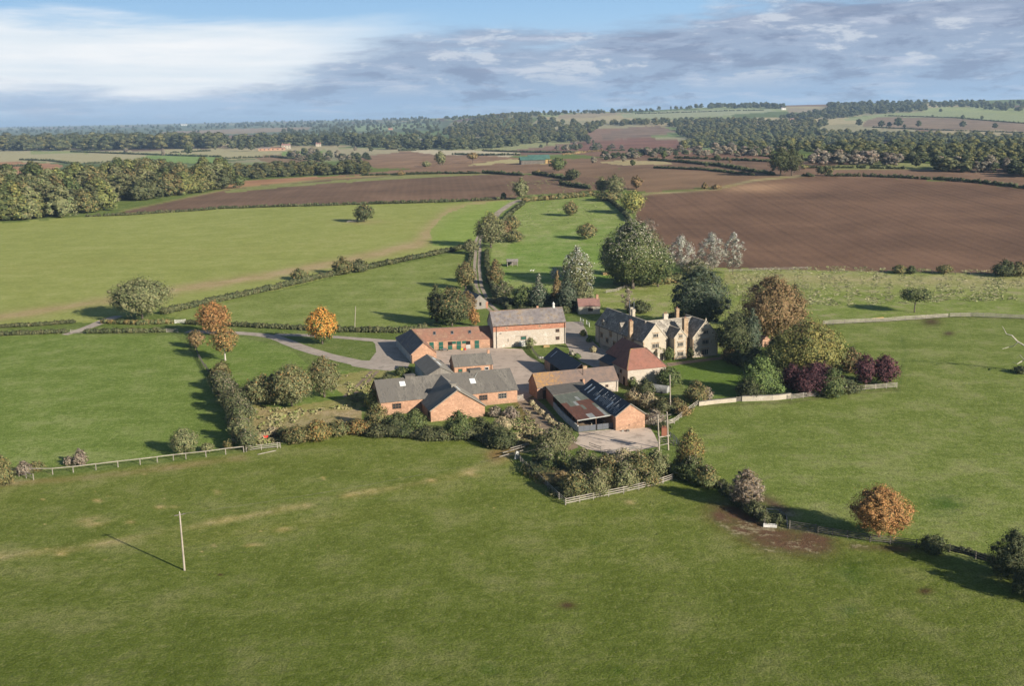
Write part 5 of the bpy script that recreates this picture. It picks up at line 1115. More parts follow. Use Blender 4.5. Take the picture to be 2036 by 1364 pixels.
# pond enclosure shrubs
encl = [(1098, 902, 848, 70, 'olive', 'grey olive bush left of the concrete apron'), (1118, 885, 842, 56, 'olive', 'tall olive bush touching the left of the concrete apron'), (1082, 922, 878, 50, 'hedge', 'bush inside the left corner of the rail enclosure'), (1095, 938, 903, 44, 'green', 'green bush behind the left rail of the enclosure'), (1160, 950, 890, 66, 'olive', 'pale willow bush in the middle of the enclosure'), (1205, 965, 900, 76, 'mixed', 'largest brown green bush behind the front rail'), (1145, 985, 935, 70, 'mixed', 'scrub behind the front rail near the corner'), (1185, 985, 930, 60, 'olive', 'olive scrub behind the front rail'), (1240, 972, 915, 60, 'olive', 'willow scrub behind the middle of the front rail'), (1270, 950, 895, 64, 'mixed', 'brownish bush in the right half of the enclosure'), (1305, 945, 892, 56, 'olive', 'olive bush at the right end of the enclosure'), (1240, 925, 890, 50, 'straw', 'straw topped scrub below the concrete apron'), (1118, 965, 935, 38, 'brown', 'dark brown dead bramble behind the corner of the rail'), (1120, 925, 895, 50, 'green', 'low green growth in the middle of the enclosure'), (1130, 990, 958, 30, 'hedge', 'small bush right at the corner post of the enclosure'), (1290, 965, 935, 50, 'mixed', 'scrub behind the right end of the front rail'), (1375, 955, 905, 62, 'green', 'green bush at the foot of the golden tree'), (1405, 965, 922, 50, 'mixed', 'olive brown bush right of the golden tree'), (1350, 938, 905, 34, 'dark', 'dark bush by the foot of the transformer poles')]
for px_, by, ty, wd, pl_, lb in encl: bush(px_, by, ty, wd, pl_, lb, n=18, top=('twig', .6, 1, .35))
tree(1372, 940, 851, 54, 'turning', 'golden feathery tree right of the transformer poles', cb=.03, shape='tall', top=('yellow', .1, 1, .7), core=.4, asp=2.5)
# scrub down the lower right fence
for px_, by, ty, wd, lb in ((1445, 985, 960, 34, 'low dark scrub at the top of the lower right fence'), (1470, 1005, 975, 44, 'dark scrub under the bare hawthorn'), (1500, 1025, 995, 48, 'green scrub on the lower right fence above the trough'), (1520, 1040, 1015, 34, 'last green scrub before the white trough'), (1545, 1040, 1020, 40, 'dark clump inside the little fenced corner')):
    bush(px_, by, ty, wd, 'hedge' if 'dark' not in lb else 'dark', lb)
# garden beds by the trailer
for px_, by, ty, wd, pl_, lb in ((1262, 795, 770, 40, 'straw', 'tall dry garden stems beside the lichened building'), (1290, 812, 778, 44, 'straw', 'tall dry reeds in front of the white trailer'), (1315, 820, 788, 40, 'hedge', 'dry herb bed below the white trailer'), (1345, 812, 790, 44, 'mixed', 'brown green bed by the garden pole'), (1360, 826, 806, 36, 'brown', 'brown undergrowth inside the rail fence bend'), (1300, 842, 812, 50, 'twig', 'bare brown thicket beside the brick shed gable'), (1320, 855, 836, 30, 'hedge', 'scrub by the transformer gate'), (1266, 777, 762, 20, 'hedge', 'small green plant by the lichened building end'), (1172, 680, 668, 14, 'lime', 'small shrub in the bed beside the road'), (1160, 668, 655, 14, 'yellow', 'yellow green shrub in the bed beside the road'), (1180, 700, 688, 16, 'straw', 'straw coloured plant beside the dark manor court'), (1148, 712, 702, 16, 'lime', 'rose bush beside the black shed roof'), (1138, 706, 696, 14, 'pale', 'white flowered shrub beside the black shed roof'), (1204, 722, 708, 22, 'olive', 'round garden plant in front of the coach house')):
    bush(px_, by, ty, wd, pl_, lb, n=12, asp=2.5 if pl_ in ('straw', 'twig') else 1.5)
# hedges
tree(930, 634, 578, 36, 'brown', 'twiggy brown tree standing against the narrow gabled outbuilding', cb=.02, core=.5)
bush(1490, 790, 748, 60, 'dark', 'dark green shrub in front of the bright green bush')
bush(1600, 786, 742, 50, 'purple', 'purple leaved bush in the centre of the row along the fence', cat='shrub', name='shrub', shape='round', n=22)
hedge([(436, 742), (446, 775), (458, 805), (474, 835), (484, 868), (490, 892)], 2.8, 4.6, 'mixed', 'long dark thicket dividing the left paddock from the rough grass', rag=.45)
hedge([(700, 862), (750, 866), (800, 866), (850, 872), (900, 872), (950, 870), (990, 888), (1008, 894)], 1.8, 5, 'hedge', 'low bramble mass along the field edge below the cowshed', rag=.4)
hedge([(1075, 935), (1110, 955), (1150, 960), (1200, 948), (1250, 935), (1300, 925)], 1.3, 9, 'mixed', 'tangled undergrowth filling the pond enclosure', rag=.5, name='undergrowth', cat='undergrowth')
hedge([(1110, 980), (1150, 975), (1220, 962), (1300, 945)], 1.6, 6, 'hedge', 'tangled undergrowth just behind the bleached front rail', rag=.5, name='undergrowth', cat='undergrowth')
hedge([(1262, 800), (1300, 806), (1345, 815), (1365, 815)], 1.2, 7, 'mixed', 'overgrown garden bed between the trailer and the rail fence', rag=.5, name='undergrowth', cat='undergrowth')
hedge([(980, 600), (1000, 604), (1040, 606), (1100, 604), (1150, 600)], 2.6, 6, 'hedge', 'mixed shrubbery between the track and the cottage', rag=.5)
hedge([(1225, 566), (1290, 566), (1360, 560)], 2.5, 6, 'mixed', 'scrub belt at the foot of the giant poplar and birches', rag=.5)
tree(1500, 742, 690, 60, 'dark', 'dark rounded shrub tree under the gap between holly and brown tree', cb=.0, shape='dome')
tree(1545, 750, 668, 70, 'green', 'green understorey tree between the brown tree and the yellow maple', cb=.0, top=('yellow', .3, 1, .4))
hedge([(1456, 716), (1500, 735), (1560, 760), (1640, 772), (1700, 762)], 2.2, 6, 'dark', 'dark shrub border under the garden trees', rag=.5)
hedge([(-60, 672), (0, 668), (60, 665), (136, 662)], 1.5, 1.6, 'hedge', 'clipped hedge along the paddock left of the field gateway')
hedge([(-60, 656), (0, 652), (80, 648), (150, 642)], 1.4, 1.5, 'hedge', 'clipped hedge on the far side of the left farm track')
hedge([(172, 663), (250, 662), (330, 661)], 1.6, 1.8, 'hedge', 'clipped hedge between the two gateways at the top of the paddock')
hedge([(204, 643), (280, 646), (345, 643)], 1.6, 1.8, 'mixed', 'hedge under the big olive tree')
hedge([(372, 645), (440, 648), (520, 652), (600, 656), (660, 660)], 1.7, 1.8, 'hedge', 'clipped hedge behind the drive left of the amber tree')
hedge([(668, 660), (740, 661), (800, 662), (850, 656)], 2.0, 1.9, 'hedge', 'clipped hedge behind the drive right of the amber tree')
hedge([(325, 625), (380, 612), (470, 592), (560, 572), (640, 553), (740, 533), (840, 512), (925, 494)], 2.3, 3.2, 'hedge', 'long slanting hedge between the two left fields', dens=1.1)
hedge([(948, 590), (935, 565), (932, 530), (938, 505)], 1.6, 1.6, 'hedge', 'ragged hedge on the left side of the rutted track')
hedge([(1012, 618), (985, 590), (975, 560), (968, 525), (968, 500)], 1.8, 2.0, 'hedge', 'hedge on the right side of the rutted track', dens=.8)
hedge([(992, 455), (1005, 436), (1022, 420), (1042, 405)], 2.2, 2.6, 'hedge', 'hedge on the right side of the gravel lane')
hedge([(1042, 402), (1075, 398), (1110, 396), (1150, 392), (1190, 388)], 3.4, 5, 'mixed', 'dense dark thicket across the top of the meadow')
hedge([(1196, 390), (1215, 402), (1240, 424), (1252, 440)], 2.4, 2.4, 'dark', 'dark hedge down the right side of the meadow')
hedge([(1165, 612), (1120, 624), (1070, 622), (1030, 618)], 2.0, 4, 'dark', 'shadowed shrubbery behind the barn')
hedge([(470, 882), (510, 872), (560, 862)], 1.6, 3.5, 'straw', 'dry bramble bank above the red machine', rag=.4)
hedge([(560, 870), (600, 862), (700, 852), (740, 846)], 1.8, 3.0, 'mixed', 'bramble hedge joining the front fence to the cowshed', rag=.35)
hedge([(1064, 918), (1096, 944), (1122, 966), (1142, 984)], .9, 1.1, 'hedge', 'low bramble inside the left rail of the enclosure', rag=.35)
hedge([(1150, 990), (1200, 976), (1260, 963), (1325, 945)], 1.0, 1.4, 'mixed', 'low bramble inside the front rail of the enclosure', rag=.35)
hedge([(1340, 945), (1390, 962), (1425, 972)], 2.2, 3.5, 'green', 'bramble bank between the enclosure and the lower right fence', rag=.35)
hedge([(1434, 966), (1475, 1000), (1510, 1026), (1530, 1038)], 1.2, 1.8, 'dark', 'dark bramble along the lower right fence', rag=.3)
hedge([(1885, 1092), (1940, 1106), (2000, 1126), (2060, 1150)], .9, 1.2, 'dark', 'dark bramble under the fence at the lower right edge', rag=.3)
# old stacks of cut straw coloured weeds beside the sheds
for i, (px_, by, wd) in enumerate(((1058, 806, 14), (1066, 815, 16), (1076, 824, 18), (1088, 834, 18), (1096, 842, 16), (1104, 848, 14), (1115, 852, 14))):
    bush(px_, by, by - 11, wd, 'straw', ('golden dead weed clump beside the open shed, ' + ('at the top end of the row', 'second from the top of the row', 'third from the top of the row', 'in the middle of the row', 'third from the bottom of the row', 'second from the bottom of the row', 'at the bottom end of the row')[i]), n=8, group='golden weed clumps beside the open shed', name='weed_clump', cat='weeds')

# tufts of longer grass and seed heads over the pastures
def tufts(name, poly, n, cols, hh, label, ww=.45):
    rng = np.random.RandomState(len(label)); poly = np.array(poly, float); lo, hi = poly.min(0), poly.max(0)
    q_ = rng.uniform(lo, hi, (n, 2)); q_ = q_[inpoly(q_[:, 0], q_[:, 1], [tuple(p) for p in poly])]
    d0 = fbm(q_[:, 0] / 13, q_[:, 1] / 13, 21, 3); q_ = q_[d0 + rng.uniform(-.12, .12, len(d0)) > .5]
    p0 = np.array([ray(a, b) for a, b in q_]); l = -CAM_H / p0[:, 2]; x, y = p0[:, 0] * l, p0[:, 1] * l; z = terrain(x, y); m = len(x)
    k3 = 4; a = rng.rand(m, k3) * 6.28; s_ = rng.uniform(.5, 1.3, (m, 1)) * np.ones((1, k3)); c = np.stack([x, y, z], 1)[:, None, :] + np.concatenate([rng.normal(size=(m, k3, 2)) * ww * .6, np.zeros((m, k3, 1))], 2)
    t_ = np.stack([np.cos(a), np.sin(a), 0 * a], 2) * (s_ * ww / 2)[..., None]; u_ = np.stack([rng.normal(size=(m, k3)) * .3, rng.normal(size=(m, k3)) * .3, np.ones((m, k3))], 2) * (s_ * hh)[..., None]
    V = np.stack([c - t_ * .7, c + t_ * .7, c + t_ * 1.1 + u_, c - t_ * 1.1 + u_], 2).reshape(-1, 3); cc = np.array(cols)[rng.randint(0, len(cols), m)] * rng.uniform(.75, 1.25, (m, 1)); cc = np.repeat(cc, 4 * k3, 0)
    return tag(leafobj(name, V, cc), label, 'grass', kind='stuff')
GC = [(.115, .155, .044), (.13, .17, .05), (.10, .14, .04), (.15, .175, .06)]
tufts('grass', [(1450, 545), (1640, 541), (2036, 552), (2036, 600), (1650, 610), (1460, 600)], 9000, [(.25, .24, .13), (.21, .22, .10), (.16, .19, .07), (.30, .28, .17)], .16, 'pale rough grass along the top of the right pasture', .5)
tufts('grass', [(1010, 402), (1180, 392), (1235, 410), (1270, 460), (1010, 480)], 2600, [(.22, .23, .11), (.18, .21, .08), (.15, .19, .06)], .2, 'rough pale grass on the upper meadow', .5)
tufts('grass', [(470, 850), (510, 812), (730, 815), (740, 745), (690, 745), (690, 800), (560, 850), (560, 880), (470, 890)], 6000, [(.25, .22, .12), (.21, .20, .09), (.16, .18, .06)], .35, 'tall dry grass on the waste ground before the cowshed', .4)
tufts('grass', [(990, 830), (1040, 806), (1075, 850), (1110, 895), (1040, 890), (1000, 870)], 1600, [(.25, .21, .12), (.20, .18, .09), (.14, .17, .06)], .3, 'dry grass bank below the yard entrance', .4)
# ---------------------------------------------------------------- fences, gates and poles
def fence(pts, label, h_=1.15, rails=3, sp=2.4, pm='wood_pale', rm='wood_pale', name='fence', cat='fence', jit=.03, pw=.13, rh=.11, ends=None, offs=0.0):
    ps = [P(*p) for p in pts]; o0 = ps[0]; o = empty(name, o0); tag(o, label, cat); rr = random.Random(len(label))
    path = []
    for a_, b_ in zip(ps[:-1], ps[1:]):
        n = max(1, round((b_ - a_).length / sp))
        for i in range(n): path.append(a_.lerp(b_, i / n))
    path.append(ps[-1]); path = path[:100]
    tops = []
    for i, p in enumerate(path):
        z = tz(p.x, p.y); q_ = Vector((p.x - o0.x, p.y - o0.y, z - o0.z)); lx, ly = rr.uniform(-jit, jit), rr.uniform(-jit, jit); hh = h_ * (1 + rr.uniform(-jit, jit)) + .08
        MB().bar(q_ + Vector((0, 0, -.3)), q_ + Vector((lx, ly, hh)), pw).build('post', pm, o); tops.append((q_, hh, lx, ly))
    for k_ in range(rails):
        b_ = MB(); f = 1 - k_ / max(rails, 1) * .92 - (.0 if rails == 1 else .04)
        for (p, h1, a1, c1), (q_, h2, a2, c2) in zip(tops[:-1], tops[1:]):
            s_ = rr.uniform(-jit, jit)
            b_.bar(p + Vector((a1, c1 - .09, (h1 - .08) * f + s_ * .5)), q_ + Vector((a2, c2 - .09, (h2 - .08) * f + rr.uniform(-jit, jit) * .5)), .045, rh)
        b_.build('rail', rm, o)
    return o
def gate(a_, b_, label, h_=1.15, m='wood_pale', bars=5, brace=True):
    a_, b_ = P(*a_), P(*b_); o = empty('gate', a_); tag(o, label, 'gate'); d_ = b_ - a_; z = Vector((0, 0, 1))
    for i in range(bars): zz = .15 + (h_ - .15) * i / (bars - 1); MB().bar(z * zz, d_ + z * zz, .05, .09).build('bar', m, o)
    for t in (0.0, 1.0): MB().bar(d_ * t - z * .2, d_ * t + z * (h_ + .15), .14).build('post', m, o)
    if brace: MB().bar(z * .2 + Vector((0, -.05, 0)), d_ + z * h_ + Vector((0, -.05, 0)), .05, .08).build('brace', m, o)
    return o
fence([(24, 944), (67, 955)], 'short end of the pale front fence turning the corner at the left', rails=2)
fence([(60, 944), (105, 944), (146, 940), (191, 935), (235, 929.5), (279, 924.5), (313, 920), (345, 916), (370, 913.5), (410, 909), (449, 904), (485, 900)], 'long pale single rail fence across the left foreground', rails=1, sp=3.6, h_=1.25, rh=.16)
fence([(490, 899), (520, 895), (552, 892), (558, 891)], 'broken pale rail fence with fallen rails right of the corner post', rails=3, sp=2.6, jit=.12)
MB().bar(P(512, 904, .1) + Vector((0, 0, .1)), P(549, 896, .1) + Vector((0, 0, .12)), .12).build('fallen_rail', 'wood_pale'); tag(bpy.data.objects['fallen_rail'], 'long pale rail lying on the grass below the broken fence', 'rail')
MB().bar(P(700, 860) + Vector((0, 0, .5)), P(733, 856) + Vector((0, 0, .9)), .14).build('loose_rail', 'wood_pale'); tag(bpy.data.objects['loose_rail'], 'pale rail sticking out of the bramble left of the cowshed gable', 'rail')
fence([(1030, 912), (1040, 925), (1062, 945), (1080, 962), (1098, 980), (1112, 993), (1124, 1003)], 'weathered left side fence of the pond enclosure', rails=3, sp=2.4)
fence([(1125, 1005), (1180, 994), (1240, 982), (1300, 968), (1336, 956)], 'bleached rail fence along the front of the pond enclosure', rails=3, sp=3.0, h_=1.25, rh=.14)
fence([(1338, 951), (1380, 962)], 'short single rail by the right end of the enclosure', rails=1, h_=1.2, sp=4)
fence([(1310, 852), (1341, 842), (1362, 825), (1388, 806)], 'bleached rail fence curving up to the garden wall', rails=3, sp=2.6, h_=1.2, rh=.14)
fence([(1280, 846), (1300, 848), (1341, 843)], 'low rail fence joining the brick shed to the curving fence', rails=3, h_=1.0)
fence([(1574, 795), (1620, 789), (1662, 782)], 'pale rail fence from the end of the garden wall', rails=4, sp=2.6, h_=1.3)
fence([(1664, 781), (1720, 776), (1783, 771)], 'pale rail fence below the purple shrubs to the garden corner', rails=4, sp=2.6, h_=1.3)
fence([(1636, 646), (1700, 643), (1760, 640), (1820, 636), (1885, 631)], 'long bleached fence with leaning panels across the right paddock', rails=4, sp=3.6, h_=1.35, pm='wood_dark', rh=.17, jit=.08)
fence([(1888, 631), (1930, 630), (1980, 632), (2036, 634), (2120, 638)], 'bleached fence running level to the right edge of the picture', rails=4, sp=3.6, h_=1.35, pm='wood_dark', rh=.17, jit=.05)
MB().bar(P(1732, 640) + Vector((0, -.25, 1.1)), P(1756, 638) + Vector((0, -.25, 1.15)), .06, .24).build('replacement_rail', 'wood_new', None); tag(bpy.data.objects['replacement_rail'], 'new yellow board fixed across the long bleached fence', 'rail')
fence([(1423, 966), (1445, 985), (1470, 1008), (1500, 1030), (1520, 1046)], 'dark weathered fence down through the bramble to the trough', rails=3, sp=2.6, pm='wood_dark', rm='wood_dark')
fence([(1524, 1024), (1550, 1026), (1562, 1036), (1566, 1050)], 'curved metal rail fence closing the little fenced corner', rails=2, sp=2.0, pm='steel', rm='steel', h_=1.1)
gate((1570, 1052), (1622, 1060), 'grey wooden field gate in the shade of the orange chestnut', m='wood_dark', h_=1.3)
fence([(1626, 1061), (1685, 1070), (1730, 1078), (1770, 1082), (1822, 1088)], 'grey rail fence in front of the orange chestnut', rails=4, sp=2.6, h_=1.2, pm='wood_dark', rm='wood_dark')
fence([(1888, 1098), (1940, 1112), (2000, 1132), (2080, 1160)], 'dark rail fence running out of the frame at the lower right', rails=3, sp=2.6, pm='wood_dark', rm='wood_dark')
fence([(388, 692), (396, 712), (408, 732), (420, 748)], 'leaning dark fence between the left paddock and the orange trees', rails=3, sp=2.0, jit=.18, pm='wood_dark', rm='wood_dark')
fence([(1056, 694), (1062, 704), (1070, 713), (1080, 720), (1088, 727)], 'wooden fence between the yard and the grass in front of the barn', rails=3, sp=1.8, pm='wood_dark', rm='wood_dark')
fence([(1205, 583), (1225, 580), (1245, 572), (1252, 570)], 'pale rail fence below the giant poplar', rails=3, sp=2.6)
fence([(1318, 560), (1336, 556), (1352, 552)], 'short pale rail fence right of the giant poplar', rails=3, sp=2.6)
fence([(1450, 541), (1520, 538), (1606, 536)], 'thin rail fence along the foot of the ploughed field', rails=2, sp=5, h_=1.1)
fence([(1312, 882), (1340, 886), (1356, 890)], 'low pale rail behind the transformer poles', rails=2, h_=1.0)
fence([(1326, 866), (1340, 876), (1350, 888)], 'dark metal fence behind the transformer poles', rails=3, pm='steel', rm='steel', h_=1.2)
fence([(1195, 902), (1230, 899), (1275, 893)], 'low timber edge fence below the concrete apron', rails=2, h_=.7, pm='wood_dark')
fence([(2020, 549), (1900, 546), (1830, 544)], 'wire stock fence with thin posts beside the field edge bushes', rails=1, sp=5, rh=.04, h_=1.0, pm='wood_dark', rm='wood_dark')
gate((141, 663), (169, 663), 'pale gate in the gap between the two clipped paddock hedges')
gate((331, 661), (354, 661), 'pale field gate where the drive starts by the paddock corner')
gate((348, 643), (369, 642), 'white gate in the hedge behind the drive', m='frame_white')
gate((1154, 640), (1160, 644), 'white garden gate standing open by the road', m='frame_white', h_=1.3)
gate((1166, 645), (1172, 650), 'white garden gate leaf nearest the manor', m='frame_white', h_=1.3)
gate((1464, 799), (1474, 798), 'small boarded gate in the garden wall', m='wood_dark', h_=1.1, bars=7)
gate((1029, 795), (1040, 793), 'pale hurdle gate at the corner of the cowshed', h_=1.0)
fence([(1172, 889), (1195, 897)], 'pale post and rail stub at the left of the apron', rails=2, h_=.9)
# sheep hurdles by the enclosure corner
for i, (a_, b_, lb) in enumerate((((993, 915), (1040, 903), 'grey rail of the collapsed pen, nearest the grass'), ((1000, 908), (1045, 896), 'grey rail of the collapsed pen, middle one'), ((1015, 900), (1052, 891), 'grey rail of the collapsed pen, nearest the thicket'))):
    o = MB().bar(P(*a_) + Vector((0, 0, .7 + .1 * i)), P(*b_) + Vector((0, 0, .8 + .1 * i)), .12).build('pen_rail', 'wood_pale'); tag(o, lb, 'rail', 'rails of the collapsed pen')
o = MB().box(-.5, .5, -.08, .08, 0, 1.6).build('pen_board', 'white_board'); o.location = P(1026, 913); o.rotation_euler = (.1, .25, .8); tag(o, 'tilted pale board standing at the end of the collapsed pen', 'board')

def pole(base, topx, topy, label, r=.16, arm=True, name='utility_pole'):
    p = P(*base); h_ = hgt(p, topy); o = empty(name, p); tag(o, label, 'pole')
    k_ = ppm(p); lx = (topx - float(proj(p.x, p.y, p.z + h_)[0])) / k_
    MB().tube([(0, 0, -.3), (lx * .5, 0, h_ * .5), (lx, 0, h_)], [r * 1.1, r * .95, r * .75], 10).build('shaft', 'pole_wood', o)
    if arm: MB().bar((lx - .7, -.4, h_ - .3), (lx + .7, .4, h_ - .3), .12).build('crossarm', 'wood_dark', o); MB().tube([(lx + .0, 0, h_ - .05), (lx, 0, h_ + .2)], [.05, .04], 6).build('insulator', 'frame_white', o)
    return o, h_, lx
po, ph, plx = pole((367, 1135), 357, 1020, 'lone grey wooden pole with its long shadow in the foreground field', .14)
pole((705, 656), 707, 609, 'thin leaning wooden pole beside the hedge behind the drive', .12, False)
pole((1333, 816), 1332, 745, 'bare wooden pole standing in the garden beds', .15, False)
p1, p2 = P(1311, 899), P(1329, 895); o = empty('transformer_pole', p1); tag(o, 'twin wooden poles carrying a red brown transformer box', 'pole')
d_ = p2 - p1; h1, h2 = hgt(p1, 824), hgt(p2, 819)
lx1 = -4.2 / ppm(p1); lx2 = -4.0 / ppm(p2)
MB().tube([(0, 0, -.2), (lx1, 0, h1)], [.17, .13], 9).build('shaft', 'pole_wood', o); MB().tube([d_ - Vector((0, 0, .2)), d_ + Vector((lx2, 0, h2))], [.17, .13], 9).build('shaft', 'pole_wood', o)
MB().bar((-.8 + lx1, -.1, h1 - .5), d_ + Vector((lx2 + .8, -.1, h2 - .5)), .14).build('crossarm', 'wood_dark', o)
m_ = d_ * .5; bz = 3.1
MB().bar((-.2, -.25, bz), d_ + Vector((.2, -.25, bz)), .16, .2).build('platform', 'wood_pale', o)
MB().box(m_.x - .55, m_.x + .45, m_.y - .55, m_.y + .35, bz + .15, bz + 1.75).build('transformer', 'rustbox', o)
for k_ in (-.3, 0, .3): MB().tube([(m_.x - .05 + k_, m_.y - .1, bz + 1.75), (m_.x - .05 + k_, m_.y - .1, bz + 2.15)], [.08, .05], 7).build('bushing', 'rustbox', o)
MB().bar((0, -.15, 1.4), d_ + Vector((0, -.15, 1.4)), .1).build('brace', 'wood_pale', o)
# overhead lines from the transformer to the lone pole
A0 = po.location + Vector((plx, 0, ph - .2)); B0 = p1 + Vector((lx1, 0, h1 - .45))
for k_, lb in ((-.6, 'thin overhead wire from lone pole to transformer, left strand'), (.6, 'thin overhead wire from lone pole to transformer, right strand')):
    off = Vector((k_ * .8, k_ * .5, 0)); w_ = MB(); pts = [A0.lerp(B0, t / 16) + off - Vector((0, 0, 7.0 * (t / 16) * (1 - t / 16))) for t in range(17)]
    w_.tube([tuple(p) for p in pts], [.007] * 17, 4); tag(w_.build('overhead_wire', 'wood_dark'), lb, 'wire')
# ---------------------------------------------------------------- small things
# covered trailer in the garden
p = P(1316, 781); o = empty('trailer', p, R(-32)); o.scale = (.78, .85, .85); tag(o, 'old round topped trailer under a grey white cover in the garden', 'trailer')
b_ = MB(); n = 10; prof = [(math.cos(math.pi * i / n) * 1.25, 1.0 + math.sin(math.pi * i / n) * 1.2) for i in range(n + 1)]; prof = [(1.25, .3)] + prof + [(-1.25, .3)]
b_.hexa([(-3.4, y, z) for y, z in prof], [(2.2, y, z) for y, z in prof]); b_.build('cover', 'tarp', o)
for x in (-1.4, .6):
    for y in (-1.3, 1.3): MB().tube([(x, y - .1, .35), (x, y + .1, .35)], [.35, .35], 12).build('wheel', 'black', o)
MB().box(2.2, 3.0, -.06, .06, .35, .45).build('drawbar', 'steel', o)
# feed trough
p = P(1531, 1048); o = empty('trough', p, R(-10)); o.scale = (.8, .8, .75); tag(o, 'white water trough at the edge of the trodden mud', 'trough')
b_ = MB(); b_.box(-1.25, 1.25, -.35, -.28, 0, .6); b_.box(-1.25, 1.25, .28, .35, 0, .6); b_.box(-1.32, -1.25, -.35, .35, 0, .6); b_.box(1.25, 1.32, -.35, .35, 0, .6); b_.box(-1.25, 1.25, -.28, .28, .02, .1); b_.build('basin', 'frame_white', o); MB().box(-1.24, 1.24, -.27, .27, .42, .45).build('water', 'glass', o)
# round bundles on the shed gate
for (px_, py_), lb in (((1176, 851), 'round beige feed bundle hanging on the left shed gate'), ((1202, 846), 'round beige feed bundle hanging on the right shed gate')):
    p = P(px_, py_ + 4); o = empty('feed_bundle', p); tag(o, lb, 'bundle', 'feed bundles on the shed gate'); b_ = MB()
    b_.tube([(0, 0, .45), (0, 0, .6), (0, 0, .85), (0, 0, 1.1), (0, 0, 1.25)], [.08, .3, .38, .28, .06], 10); b_.build('net', 'straw', o); MB().tube([(0, 0, 1.25), (.02, .1, 1.5)], [.03, .03], 5).build('cord', 'frame_white', o)
# wheelbarrow and buckets before the stables
p = P(884, 698); o = empty('wheelbarrow', p, R(15)); tag(o, 'dark wheelbarrow parked in front of the stable doors', 'wheelbarrow')
MB().hexa([(-.5, -.3, .35), (.35, -.3, .3), (.35, .3, .3), (-.5, .3, .35)], [(-.75, -.45, .75), (.6, -.42, .7), (.6, .42, .7), (-.75, .45, .75)]).build('tray', 'lead', o); MB().tube([(.8, -.06, .22), (.8, .06, .22)], [.22, .22], 10).build('wheel', 'black', o)
for y in (-.3, .3): MB().bar((-1.3, y, .6), (.8, y * .3, .25), .05).build('handle', 'wood_pale', o); MB().bar((-.4, y, .35), (-.4, y, 0), .05).build('leg', 'lead', o)
def bucket(px_, py_, m, lb):
    p = P(px_, py_); o = empty('bucket', p); tag(o, lb, 'bucket'); MB().tube([(0, 0, 0), (0, 0, .5)], [.22, .32], 12).build('body', m, o); MB().tube([(-.3, 0, .5), (-.15, 0, .72), (.15, 0, .72), (.3, 0, .5)], [.02] * 4, 5).build('handle', 'steel', o)
bucket(918, 696, 'yellowplastic', 'yellow bucket in front of the stable doors'); bucket(925, 696, 'redplastic', 'red bucket beside the yellow bucket'); bucket(1076, 790, 'frame_white', 'white bucket on the ground by the lichened building corner')
# red machine in the scrub
p = P(529, 873); o = empty('machine', p, R(20)); tag(o, 'small red machine hidden in the dry scrub', 'machine')
MB().box(-.5, .45, -.3, .3, .35, .75).box(-.7, -.5, -.2, .2, .45, .6).build('body', 'redplastic', o)
for x in (-.6, .6): MB().tube([(x, -.5, .3), (x, .5, .3)], [.3, .3], 10).build('wheel', 'black', o)
# pallet on the grass before the barn and stacks
def crate(px_, py_, sx, sy, sz, m, lb, cat, rz=.25):
    p = P(px_, py_); o = empty(cat.replace(' ', '_'), p, rz); tag(o, lb, cat)
    for k_ in range(3): z = k_ * sz / 3; MB().box(-sx / 2 + .02 * k_, sx / 2 - .02 * k_, -sy / 2, sy / 2, z, z + sz / 3 - .03).build('board', m, o)
crate(1086, 690, 1.8, 1.0, .6, 'straw', 'yellow timber stack on the grass by the barn wall', 'stack'); crate(1076, 712, 1.4, .8, .3, 'frame_white', 'white pallet lying on the grass behind the yard fence', 'pallet')
crate(1238, 858, .5, .4, .3, 'pale_metal', 'little green grey block on the apron by the shed gable', 'block'); crate(1248, 858, .7, .5, .4, 'wood_dark', 'brown feed box on the apron by the shed gable', 'box')
crate(700, 441, 6, 1.2, .9, 'wood_pale', 'pale timber stack beside the solitary dark tree', 'stack', 0.1); crate(1205, 546, 3.2, 2.2, 1.0, 'straw', 'brown garden heap beside the giant poplar', 'heap')
# oil tank
p = P(1101, 739); o = empty('oil_tank', p); tag(o, 'white upright tank at the open side of the black roofed shed', 'tank'); MB().tube([(0, 0, 0), (0, 0, 1.2), (0, 0, 1.5)], [.45, .45, .2], 12).build('body', 'frame_white', o); MB().tube([(0, 0, 1.5), (0, 0, 1.75)], [.12, .12], 8).build('cap', 'lead', o)
# geese on the meadow
for px_, lb in ((1055, 'white goose on the shaded meadow, left one'), (1060, 'white goose on the shaded meadow, right one')):
    p = P(px_, 540); o = MB().tube([(-.4, 0, .45), (-.2, 0, .5), (.15, 0, .5), (.35, 0, .6), (.4, 0, .95), (.55, 0, .98), (.65, 0, .95)], [.04, .2, .22, .1, .07, .08, .02], 8).tube([(0, .08, .35), (0, .08, 0)], [.03, .03], 5).tube([(0, -.08, .35), (0, -.08, 0)], [.03, .03], 5).build('goose', 'frame_white'); o.location = p; tag(o, lb, 'goose', 'geese on the meadow')
